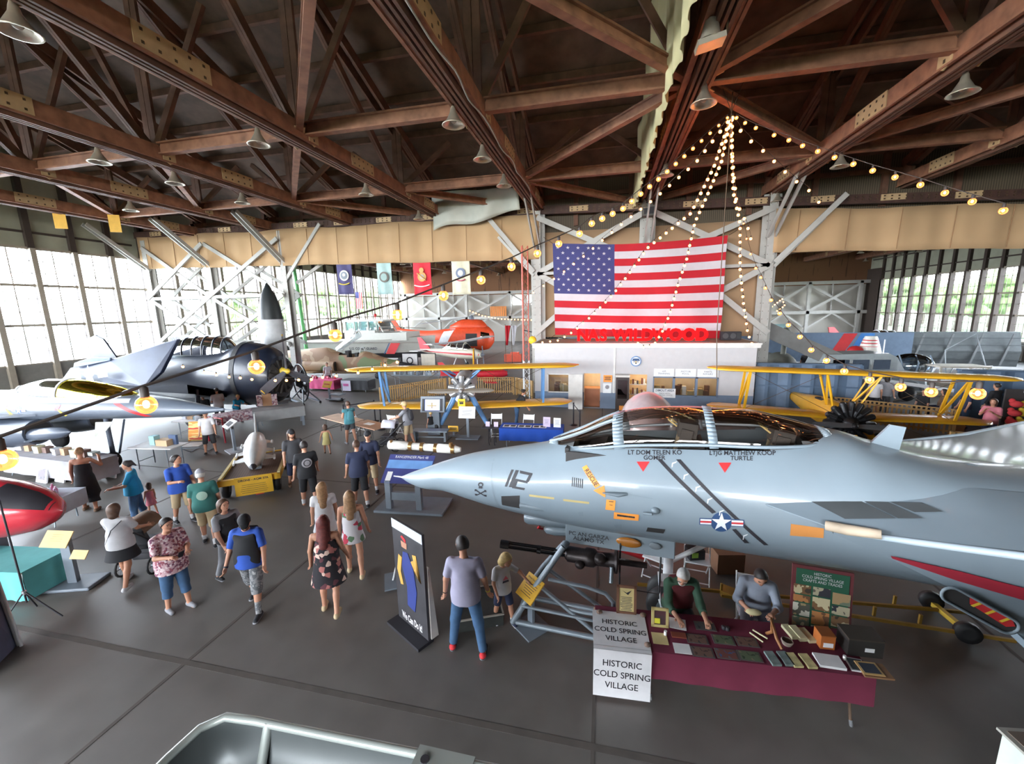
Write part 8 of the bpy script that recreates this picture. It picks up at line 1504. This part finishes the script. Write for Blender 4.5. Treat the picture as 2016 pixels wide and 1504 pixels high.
table('folding table with a cardboard tray, right of the grey jet strut', (-14.55, 10.3), R(6), 1.6, .7, top=m_pap)
for x, lb, c_, d_ in ((-14.3, 'tan cardboard tray on the folding table by the jet', (196, 166, 130), (.44, .3, .2)), (-14.75, 'pale blue pack on the folding table by the jet', (150, 196, 206), (.2, .2, .3)), (-14.1, 'dark blue card box behind the cardboard tray', (74, 92, 124), (.28, .08, .32))): one('carton', lb, 'box', B(M(lb[:9], c_, .7)).box((0, 0, d_[2]/2), d_), (x, 10.35+.12*('behind' in lb), .745), .05)
BC = thing('beach_chair', 'beach chair with an orange sunset picture on its back', 'chair', (-14.6, 11.6, 0), R(18)); b = B(M2('sunset print', [(0, (232, 150, 70)), (.45, (240, 206, 130)), (.55, (196, 70, 50)), (.7, (226, 112, 56))], .7, 'noise', 2.2, stretch=(.6, 1, 3))).box((0, .18, .78), (.62, .03, .72), (-.25, 0, 0)); b.build('backrest', BC); B(m_steel).tube([(-.31, .28, 1.1), (-.31, .08, .38), (-.31, -.35, .3), (-.31, .1, .02), (-.31, .5, .02)], .014, 6).tube([(.31, .28, 1.1), (.31, .08, .38), (.31, -.35, .3), (.31, .1, .02), (.31, .5, .02)], .014, 6).tube([(-.31, -.35, .3), (.31, -.35, .3)], .014, 6).build('frame', BC); B(m_wt).box((0, -.1, .36), (.58, .46, .02)).build('seat', BC)
# stalls around the bomber, the patterned table and the big grey table
m_pat = M2('patterned cloth', [(0, (206, 190, 196)), (.5, (170, 120, 130)), (.62, (222, 214, 216)), (.8, (130, 100, 120))], .8, 'voronoi', 16)
table('patterned pink-grey clothed table left of the grey box table', (-15.75, 14.7), R(58), 1.9, .8, cloth=m_pat, drop=.35)
GB = thing('box_table', 'large grey box-shaped table on legs beneath the bomber propeller', 'table', (-14.2, 15.2, 0), R(45)); B(M('box grey', (136, 138, 140), .6)).bx(-1.0, 1.0, -.55, .55, .45, .9).build('box', GB); [B(m_grey).bx(x-.05, x+.05, y-.05, y+.05, 0, .45).build('leg', GB) for x in (-.9, .9) for y in (-.45, .45)]
one('trinket_rack', 'tan board hung with rows of small trinkets behind the patterned table', 'rack', B(M('rack tan', (184, 146, 110), .7)).box((0, 0, .3), (.36, .04, .56)).m(m_pat).box((-.3, 0, .28), (.22, .05, .5)).box((.3, 0, .28), (.22, .05, .5)), (-14.75, 15.2, .905), R(30))
SG = thing('sign_stand', 'grey lectern sign in front of the patterned table', 'sign', at(463, 888), R(-28)); B(M('pale plate', (176, 182, 190), .5)).box((0, 0, .02), (.7, .5, .04)).build('base', SG); B(m_grey).box((0, 0, .5), (.14, .08, .96)).build('post', SG); b = B(M('lectern plate', (150, 146, 144), .5)).box((0, -.05, 1.05), (.66, .42, .03), (.6, 0, 0)); b.m(m_ink).box((0, -.06, 1.07), (.4, .2, .004), (.6, 0, 0)); b.build('plate', SG)
one('red_rail', 'red rail frame beside the boy at the left tables', 'rail', B(M('rail red', (200, 56, 76), .5)).tube([(0, 0, 0), (0, 0, 1.0), (-.9, .1, 1.0), (-.9, .1, 0)], .03, 8), at(444, 872))
tb2 = table('white stall table at the left with caps and packages', (-16.5, 13.3), R(10), 1.6, .7, top=m_pap)
for k in range(5): one('package', 'small package on the white stall table near the boy in white', 'package', B(M('goods box %d' % (k % 6))).box((0, 0, .06), (.2, .16, .12)), (-17.05+k*.27, 13.3+.05*(k-2)*.2, .745), k*.4, 'packages on the white stall')
RE = thing('radial_engine', 'grey radial engine inside a ring hoop on a wheeled stand, below the rocket', 'engine', at(600, 792), R(-30)); b = B(M('engine grey', (74, 76, 80), .45, .3)); b.lathe([(.25, -.25), (.3, -.1), (.3, .15), (.12, .4)], 16, (0, 0, 1.15), (0, -1, 0))
for k in range(9): a = 2*PI*k/9; d_ = V((math.cos(a), 0, math.sin(a))); b.lathe([(.12, .25), (.13, .55), (.1, .7)], 10, V((0, 0, 1.15)), d_)
b.build('engine', RE); B(M('ring dark', (64, 66, 70), .4)).tube([(1.05*math.cos(a), -.1, 1.15+1.05*math.sin(a)) for a in np.linspace(0, 2*PI, 37)[:-1]], .045, 8, True).build('ring_hoop', RE); b = B(m_grey); [b.tube([(s_*.9, y, .12), (0, 0, .9)], .04, 6) for s_ in (-1, 1) for y in (-.4, .5)]; b.bar((-.9, -.4, .12), (.9, -.4, .12), .08).bar((-.9, .5, .12), (.9, .5, .12), .08); b.build('stand', RE); [B(m_black).disc((x, y, .06), .06, (1, 0, 0), .05, 12).build('caster', RE) for x in (-.9, .9) for y in (-.4, .5)]
one('propeller_blade_display', 'flat grey equipment bench left of the radial engine', 'bench', B(m_grey).bx(-1.1, .6, -.4, .4, .6, .7).bx(-1.0, -.9, -.3, .3, 0, .6).bx(.4, .5, -.3, .3, 0, .6), at(548, 812), R(-20))
SC = thing('sign_cart', 'yellow sign on a small wheeled trolley right of the radial engine', 'sign', at(650, 788), R(-10)); b = B(M('placard yellow')).box((0, -.1, .95), (.62, .03, .4), (-.5, 0, 0)); b.m(m_rd).box((0, -.125, .97), (.4, .01, .06), (-.5, 0, 0)); b.build('placard', SC); B(m_grey).box((0, 0, .45), (.1, .08, .85)).box((.4, .2, .35), (.8, .5, .05)).tube([(.8, .2, .35), (.8, .2, 1.0)], .02, 6).box((.3, .1, .08), (1.0, .5, .04)).build('trolley', SC); [B(m_black).disc((x, .1, .08), .08, (0, 1, 0), .05, 12).build('wheel', SC) for x in (-.1, .8)]
table('pink-clothed vendor table behind the radial engine', (-18.0, 23.2), R(-4), 2.4, .8, cloth=M('pink cloth', (214, 84, 132), .8), drop=.6); rg = random.Random(2)
for k in range(10): one('pink_trinket', 'small pink or red item in the pile on the pink table', 'trinket', B(M('trinket %d' % (k % 3), ((206, 60, 90), (226, 140, 160), (240, 230, 226))[k % 3], .6)).sph((0, 0, .09), .09, (1, .9, 1)), (-18.9+k*.2, 23.2+rg.uniform(-.2, .25), .745), 0, 'pink trinkets')
table('dark vendor table with a white poster, right of the pink one', (-15.4, 23.2), R(-4), 2.0, .8, cloth=C_['dgrey'], drop=.6); b = B(M('poster lilac white', (214, 210, 230), .7)).box((0, 0, .4), (.7, .02, .66)); b.m(M('poster pink', (200, 100, 160), .7)).box((0, -.012, .45), (.4, .01, .16)); one('poster', 'white poster with pink oval on the front of the dark vendor table', 'poster', b, (-16.0, 22.77, 0), R(-4))
WS = thing('welcome_sign', 'long white board reading WELCOME ABOARD behind the dark bomber', 'sign', aty(385, 668, 22.6)); B(M('sill white')).bx(-2.0, 2.0, -.03, .03, -.28, .28).build('board', WS); text('WELCOME   ABOARD', .42, M('sign grey ink'), WS, 'lettering', frame((0, -.04, 0), (1, 0, 0), (0, 0, 1)), bold=.01); [B(m_white).bx(x-.05, x+.05, .03, .1, -aty(385, 668, 22.6).z, .25).build('leg', WS) for x in (-1.7, 1.7)]
# tables of metal clutter below the camouflaged jet
table('long pale table of steel tools in front of the camouflaged jet', (-12.3, 25.5), R(2), 3.6, .8, top=m_steel); rg = random.Random(8)
for k in range(16): one('steel_part', 'small steel part in the row on the long tool table', 'part', B((m_steel, m_chr, m_grey)[k % 3]).box((0, 0, .1), (.2, .25, .2)).sph((0, 0, .24), .08), (-13.9+k*.21, 25.5+rg.uniform(-.2, .2), .745), rg.uniform(0, 3), 'steel parts on the tool table')
table('pale blue clothed table beyond the red airplane', (-10.2, 29.2), R(0), 2.6, .9, cloth=M('pale blue cloth', (110, 140, 186), .8), drop=.6)
b = B(m_pap)
for k, (x, z, w, h_, m__) in enumerate(((-1.1, 1.0, 1.3, 1.1, m_pap), (.5, 1.0, 1.2, 1.1, M('panel cream', (214, 206, 190))))): b.m(m_dk).bx(x-w/2-.05, x+w/2+.05, -.03, .03, z-h_/2-.05, z+h_/2+.05).m(m__).bx(x-w/2, x+w/2, -.04, -.03, z-h_/2, z+h_/2)
b.m(m_dk).lathe([(.28, 0), (.3, .01)], 20, (-1.1, -.05, 1.0), (0, -1, 0)); b.m(m_pap).lathe([(.2, .012), (.2, .016)], 20, (-1.1, -.05, 1.0), (0, -1, 0)); [b.m(m_grey).bx(x-.03, x+.03, 0, .06, 0, .5) for x in (-1.7, -.5, 0, 1.0)]; one('exhibit_display', 'pair of white exhibit boards, one with a round wheel emblem, below the boat bow', 'panel', b, (-14.4, 30.8, 0))
b = B(m_hor).box((0, 0, .35), (1.6, .8, .7)).box((.2, 0, .8), (.8, .5, .2)); one('orange_crate', 'orange equipment crate by the helicopter nose', 'crate', b, (-8.6, 38.5, 0), .1); rg = random.Random(6)
for k in range(26): x = -5.6+.42*(k % 5)+rg.uniform(-.1, .1); z = .25+.36*(k//5); one('soft_toy', 'colourful soft toy on the tall stall left of the office', 'toy', B(M('toy %d' % (k % 5), ((206, 190, 200), (90, 110, 190), (200, 150, 90), (180, 70, 80), (230, 226, 220))[k % 5], .9)).sph((0, 0, 0), .17, (1, .9, 1)).sph((0, -.03, .2), .11), (x, 34.0+rg.uniform(-.05, .05), z), 0, 'soft toys on the far stall')
b = B(M('rack dark', (60, 56, 56), .7)); [b.bx(-6, -3.4, 33.8, 34.4, z, z+.03) for z in (.05, .41, .77, 1.13, 1.49, 1.85)]; [b.bx(x, x+.05, 34.3, 34.4, 0, 2.3) for x in (-6, -4.7, -3.45)]; one('toy_rack', 'dark open rack carrying the soft toys left of the office', 'rack', b)
FE = thing('radial_engine', 'big dark radial engine with black propeller beyond the left flag post', 'engine', (-5.6, 41, 0), R(12)); b = B(M('engine black')).lathe([(.6, -.2), (.7, 0), (.3, .4), (.1, .7)], 18, (0, 0, 2.4), (0, -1, 0)); [b.lathe([(.2, .5), (.2, 1.1)], 10, V((0, 0, 2.4)), V((math.cos(a), 0, math.sin(a)))) for a in np.linspace(0, 2*PI, 15)[:-1]]; b.build('engine', FE); B(m_dk).bar((-2.4, -.7, 2.9), (2.2, -.7, 1.9), .3, .08).build('propeller', FE); B(M('hub steel', (180, 184, 186), .3)).sph((0, -.75, 2.4), .25).build('hub', FE); B(m_grey).bx(-.5, .5, 0, .8, 0, 1.6).build('stand', FE)
for x, lb, m__ in ((-8.9, 'red and white flag on a pole by the helicopter', m_fr), (-8.3, 'white and blue flag on a pole by the helicopter', m_fwh)): t = thing('pole_flag', lb, 'flag', (x, 36.8, 0)); B(m_bolt).tube([(0, 0, 0), (0, 0, 3.6)], .03, 6).build('pole', t); B(m__).grid(lambda i, j: (.02+.5*i*(.4+.6*j), .1*math.sin(i*9+j*4), lerp(1.7, 3.5, j)), 8, 8).build('cloth', t, solid=.01)
for uv, lb in (((118, 432), 'yellow tag hanging from the truss above the left windows, left one'), ((226, 440), 'yellow tag hanging from the truss above the left windows, right one')): p = at(*uv, 10.0); one('hanging_tag', lb, 'tag', B(M('placard yellow')).box((0, 0, 0), (.5, .03, .9)).m(m_bolt).tube([(0, 0, .45), (0, 0, 1.0)], .015, 4), p, .6)
p = aty(1280, 800, 14); q = aty(1280, 780, 14); b = B(M('silver pink', (176, 158, 160), .3, coat=.4)).sph((0, 0, .75), 1, (1.0, 1.6, q.z-.75), 20, 12).m(m_black).bx(-.8, .8, -1.2, 1.2, 0, .3); one('covered_cowling', 'rounded silver-pink cowling just behind the jet canopy, before the office', 'cowling', b, (p.x, 14.6, 0))
# --- right side
m_con = M('container blue grey', (84, 104, 128), .55, noise=.12, scale=2)
def barrier(label, a, c, z0_, z1_, step=.9):
    a, c = V((*a, 0)), V((*c, 0)); L = (c-a).length; t = thing('container_wall', label, 'barrier', a, math.atan2((c-a).y, (c-a).x)); b = B(m_con); b.bx(0, L, 0, .1, z0_, z1_)
    for x in np.arange(0, L, step): b.add([(x, 0, z0_), (x+step*.4, -.14, z0_), (x+step*.55, -.14, z0_), (x+step*.6, 0, z0_), (x, 0, z1_), (x+step*.4, -.14, z1_), (x+step*.55, -.14, z1_), (x+step*.6, 0, z1_)], [(0, 1, 5, 4), (1, 2, 6, 5), (2, 3, 7, 6), (4, 5, 6, 7)], False)
    b.build('panel', t); B(m_con).bx(-.02, L+.02, -.16, .14, z1_, z1_+.06).bx(-.02, L, -.16, -.14, z0_+.55*(z1_-z0_), z0_+.58*(z1_-z0_)).build('rail', t)
barrier('ribbed blue-grey barrier wall right of the office', (6.9, 20.9), (10.9, 20.7), 0, 2.25); barrier('ribbed blue-grey barrier wall at the right edge', (14.3, 20.4), (19.5, 20.2), 0, 2.1)
one('tail_panel', 'long blue-grey aircraft tail panel with red and blue slashes, far right hall', 'panel', B(M('tail panel grey', (104, 124, 148), .5)).bx(-5.6, 6.2, -.1, .1, .3, 2.9).m(m_rd).add([(1.2, -.11, .9), (2.0, -.11, .9), (3.0, -.11, 2.85), (2.2, -.11, 2.85)], [(0, 1, 2, 3)]).m(M('slash blue', (60, 124, 196), .5)).add([(2.3, -.11, .9), (3.8, -.11, .9), (4.0, -.11, 2.85), (3.2, -.11, 2.85)], [(0, 1, 2, 3)]).m(m_wt).bx(-5.6, 6.2, -.13, -.1, .7, .86), (13.9, 33.0, 0), R(-2))
RB = thing('helicopter', 'dark helicopter with a long drooping grey rotor blade, right of the office', 'helicopter', (9.9, 25.4, 0), R(78)); hbd = Body([(0, 1.5, .9, .2, 1.2, 2), (.8, 2.0, .5, .7, 1.2, 2.2), (2.5, 2.1, .5, .8, 1.2, 2.2), (4, 1.7, .8, .4, 1.3, 2), (7, 1.6, 1.3, .12, 1.45, 2)]); b = B(); hbd.mesh(b, 0, 7, 20, 18, M('olive drab', (88, 88, 80), .6)); b.build('fuselage', RB); B(M('olive drab')).tube([(1.6, 0, 2.0), (1.4, 0, 3.4)], .14, 10).lathe([(.3, 0), (.1, .3)], 10, (1.4, 0, 3.3)).build('rotor_mast', RB)
b = B(M('rotor grey', (112, 112, 110), .6)); A_, Z_ = aty(1490, 640, 25.2), aty(1662, 716, 24.2); mi = Matrix.Rotation(-R(78), 4, 'Z') @ Matrix.Translation((-9.9, -25.4, 0)); b.bar(mi @ A_, mi @ Z_, .8, .09, mi.to_3x3() @ V((-.3, -1, .25))); b.build('rotor_blade', RB)
b = B(M('turbine grey', (206, 204, 196), .4)).lathe([(.3, -.6), (.42, -.5), (.45, .3), (.3, .9)], 18, (0, 0, 1.55), (0, 1, 0)); b.m(m_cav).disc((0, -.6, 1.55), .28, (0, 1, 0), .04); b.m(m_wt).bx(-.5, .5, -.3, .5, .0, 1.1); one('jet_engine', 'white jet engine with dark round intake right behind the office', 'engine', b, (7.75, 26.3, 0))
CR = thing('estate_car', 'silver-grey old estate car with long side windows, beyond the blue barrier', 'car', (13.0, 24.9, 0), R(4)); m_car = M('car silver', (150, 158, 160), .35, coat=.4)
b = B(m_car); b.rings([[V((x, y, z)) for y, z in ((-w_, .5), (-w_, zt*.58), (-w_*.86, zt), (w_*.86, zt), (w_, zt*.58), (w_, .5))] for x, w_, zt in ((-2.2, .8, 1.7), (-1.9, .9, 2.35), (.9, .9, 2.4), (1.3, .88, 2.2), (1.7, .85, 1.55), (2.7, .75, 1.35), (2.9, .6, 1.1))], True, (True, True), False); b.build('body', CR)
b = B(glass('car glass', (60, 70, 76), .3)); [b.bx(x, x+.75, -.93, -.885, 1.62, 2.1) for x in (-1.7, -.8, .15)]; b.build('side_windows', CR); [tag(B(m_black).lathe([(.2, -.1), (.36, -.09), (.36, .09), (.2, .1)], 18, (x, y, .36), (0, 1, 0)).build('wheel', CR), 'wheel') for x in (-1.4, 1.9) for y in (-.85, .85)]; B(m_car).rings([[V((1.9+.62*math.cos(a), -.95+q, .4+.62*math.sin(a))) for a in np.linspace(.2, PI-.2, 11)] for q in (0, .3)], False).build('fender', CR, solid=.04); B(m_wt).tube([(.6, -.8, 2.4), (.6, -.8, 3.1)], .03, 6).build('antenna', CR)
BH = thing('helicopter', 'small bubble helicopter with grey window frames and white striped cone, right hall', 'helicopter', (16.4, 27.5, 0), R(-15)); B(glass('bubble glass', (190, 200, 206), .25)).sph((.5, 0, 1.35), .95, (1.1, .8, .75), 16, 10).build('bubble', BH); b = B(M('frame pale blue', (150, 166, 184), .5)); [b.tube([(x, -.78*math.cos(0), .9), (x+.1, -.72, 1.6), (x+.05, -.3, 2.0)], .04, 6) for x in (-.2, .5, 1.1)]; b.tube([(-.2, -.7, 1.0), (1.4, -.5, .9)], .05, 6); b.build('window_frame', BH); B(M('olive drab')).tube([(-.3, 0, 1.3), (-4, 0, 1.6)], [.4, .12], 10).build('tail_boom', BH)
b = B(M('cone white', (226, 222, 214), .5)).lathe([(.8, 0), (.62, 1.2), (.36, 2.1), (.3, 2.25)], 18); b.m(m_rd)
for z, r_ in ((1.62, .50), (1.8, .45), (1.98, .40)): b.lathe([(r_, z), (r_-.02, z+.06)], 18, caps=(False, False))
b.sph((-.75, 0, 1.3), .45, (1, 1, .8)); one('striped_cone', 'white cone-shaped rotor housing with red bands behind the bubble helicopter', 'rotor housing', b, (16.2, 30.0, .6)); one('cone_plinth', 'dark plinth under the striped white cone', 'plinth', B(m_dk).bx(-.9, .9, -.9, .9, 0, .6), (16.2, 30.0, 0))
FG = thing('folded_wing', 'big grey ribbed folded wing section in the right hall', 'wing', (24.8, 36, 0), R(-8)); b = B(M('wing grey', (92, 98, 100), .6, noise=.12)).rings([[V((x+.3*q, y, z)) for y, z in ((-.3, .3), (-.5, 1.4), (-.1, 2.7), (.3, 2.7), (.1, 1.2), (.2, .3))] for q, x in ((0, -3.2), (0, 3.2))], True, (True, True), False); b.build('panel', FG); [B(M('wing rib', (120, 124, 126), .6)).bar((x, -.5, .4), (x+.5, -.5, 2.6), .08, .12).build('rib', FG) for x in (-2.6, -1, .6, 2.2)]; [B(M('wing line', (70, 76, 78))).bar((-3.2, -.46-.04*k, .8+.5*k), (3.2, -.46-.04*k, .8+.5*k), .04).build('spar', FG) for k in range(4)]
one('white_wing', 'long white wing on its edge slanting across the right hall', 'wing', B(m_wt).rings([[V((x, y, z-.14*x)) for y, z in ((-.6, 1.2), (0, 1.3), (.7, 1.22), (0, 1.14))] for x in (-3.5, 3.5)], True, (True, True), False).m(m_grey).tube([(-3, 0, 1.6), (-3, 0, 0)], .04).tube([(3, 0, .8), (3, 0, 0)], .04).tube([(0, 0, 1.2), (0, 0, 0)], .04), (13.4, 22.6, 0), R(-8))
b = B(M('rod silver', (176, 184, 190), .4)); [b.tube(q, .03, 6) for q in ([(-1, 0, 0), (-.6, 0, 1.2), (1.2, 0, 1.3), (.9, .3, 0)], [(-.9, 0, .9), (-1.1, 0, 2.2), (.2, 0, 3.1), (.9, 0, 1.3)], [(.9, 0, 1.3), (.3, 0, .2)])]; one('tube_frame', 'open silver tube frame standing in the right hall', 'frame', b, (19.9, 28, 0)); b = B(M('booth cream', (222, 214, 200), .6)).bx(-1.1, 1.1, -.6, .6, 1.5, 1.58); [b.bx(x-.04, x+.04, y-.04, y+.04, 0, 1.5) for x in (-1, 1) for y in (-.5, .5)]; b.bx(-1, 1, -.5, .5, .0, .7).m(M('monitor sky', (170, 200, 240), emit=.9)).bx(.1, .9, -.53, -.5, .75, 1.3); one('ticket_booth', 'cream canopied booth with a pale blue screen, right hall', 'booth', b, (18.2, 26.2, 0))
TY = thing('toy_rack', 'rack of bright toys at the right edge beyond the biplane wing', 'rack', (15.0, 18.3, 0)); B(M('rack dark')).bx(-.5, .8, .2, .26, 0, 1.7).build('back_panel', TY); B(m_pap).box((.1, -.02, 1.75), (.5, .02, .26)).build('sign_card', TY); rg = random.Random(12)
for k in range(16): one('stuffed_toy', 'bright stuffed toy in the heap on the right edge rack', 'toy', B(M('bright toy %d' % (k % 4), ((206, 60, 64), (222, 190, 60), (200, 130, 80), (226, 90, 120))[k % 4], .8)).sph((0, 0, 0), .15, (1.2, .9, .8)).sph((.1, -.05, .1), .09), (14.6+.28*(k % 4), 18.2+rg.uniform(-.05, .05), .2+.34*(k//4)), rg.uniform(0, 3), 'stuffed toys at the right edge')
table('pale pink covered table beyond the jet spine at right', (14.6, 12.9), R(-10), 1.6, .8, cloth=M('shell pink cloth', (222, 190, 196), .8), drop=.5); rg = random.Random(15)
for k in range(8): one('pink_toy', 'pink toy on the table at the right edge beyond the wing', 'toy', B(M('bright toy %d' % (k % 4))).sph((0, 0, .08), .1, (1.3, 1, .8)), (14.0+.17*k, 12.95-.03*k, .745), k, 'pink toys')
for k, (u, v) in enumerate(((1884, 848), (1963, 846), (1973, 852))): one('paper_bag', 'brown paper bag on the floor by the right fence', 'bag', B(M('kraft paper', (176, 140, 104), .8)).box((0, 0, .22), (.32, .2, .44)), at(u, v), k*.4, 'brown paper bags')
# tow frame lying under the jet
TF = thing('tow_frame', 'long yellow steel tow frame on the floor under the jet', 'tow bar', (0, 0, 0)); q = lambda u, v, z=.12: at(u, v, z)
b = B(m_tow); b.bar(q(1255, 1150), q(2016, 1215), .035, .05).bar(q(1420, 1172), q(2000, 1262), .035, .05); [b.bar(q(u, v), q(u, v)+V((0, 0, .16)), .035) for u, v in ((1420, 1165), (1593, 1178), (1760, 1190), (1515, 1205), (1720, 1212), (1810, 1228))]; b.bar(q(1430, 1172), q(1436, 1158), .2, .08); b.build('long_rails', TF); tag(B(M('tow bright', (214, 176, 62), .5)).bar(q(1826, 1180), q(1892, 1234), .07, .07).build('draw_bar', TF), 'brighter yellow draw bar')
for u, v in ((1833, 1182), (1905, 1245)): p = at(u, v, .15); B(m_black).lathe([(.08, -.06), (.15, -.05), (.15, .05), (.08, .06)], 16, p, (.3, 1, 0)).build('wheel', TF)
tag(B(M('navy tank paint', (26, 30, 52), .35)).lathe([(.02, 0), (.2, .3), (.3, 1.0), (.3, 2.4), (.1, 3)], 18, (6.1, 5.9, .32), (1, -.25, 0)).build('fuel_tank'), 'dark navy fuel tank on the floor under the jet wing at right', 'tank')  # tank body in one even dark navy
# foreground: balcony slab, grey tray, display podium
struct(B(m_sill).bx(-7, 7, -6, .72, 3.1, 3.3).build('floor_balcony'), 'concrete balcony the view is taken from', 'balcony')
TR = thing('metal_tray', 'grey metal tray with rounded rim at the bottom edge of the view', 'tray', (0, 0, 0)); m_tr = M('tray grey', (74, 79, 80), .4, .2); zr = 3.80
rim = [(-1.16, -.1, zr), (-1.155, .70, zr), (-1.145, .785, zr), (-1.10, .83, zr), (-1.0, .838, zr), (-.6, .848, zr), (.7, .88, zr), (.75, .8, zr), (.75, -.1, zr)]
B(M('tray rim', (150, 156, 152), .3, .3)).tube(rim, .012, 8).build('rim', TR); b = B(m_tr); inn = [V(p)*1 for p in rim]; low = [V((p[0]*.97+.0, p[1]*.94, 3.46)) for p in rim]; b.rings([inn, low], False, (False, False), True); b.build('walls', TR, solid=.012); B(m_tr).bx(-1.1, .72, -.1, .78, 3.44, 3.46).build('bottom', TR); B(M('tray rim')).tube([V((-.955, .842, zr+.004)), V((-.958, .80, 3.7)), V((-.96, .79, 3.5))], .014, 8).build('joint_band', TR); B(M('tray rim')).box((-.40, .83, zr), (.16, .07, .03)).m(m_dk).disc((-.45, .83, zr+.016), .012, (0, 0, 1), .004, 12).build('bolt_bracket', TR); B(m_tr).bx(-.9, .5, 0, .6, 3.3, 3.44).build('foot', TR)
PD = thing('display_podium', 'brown-topped display podium with pale edge at the lower right corner', 'podium', (4.22, 3.92, 0), R(8)); B(M('podium green white', (206, 222, 204), .6)).bx(-.45, .5, -.5, .3, 0, .97).build('body', PD); B(M('podium edge', (170, 166, 156), .5)).bx(-.48, .53, -.53, .33, .97, .995).build('edge', PD); B(M('podium brown', (120, 104, 92), .5)).bx(-.43, .5, -.48, .29, .995, 1.002).build('top_panel', PD)
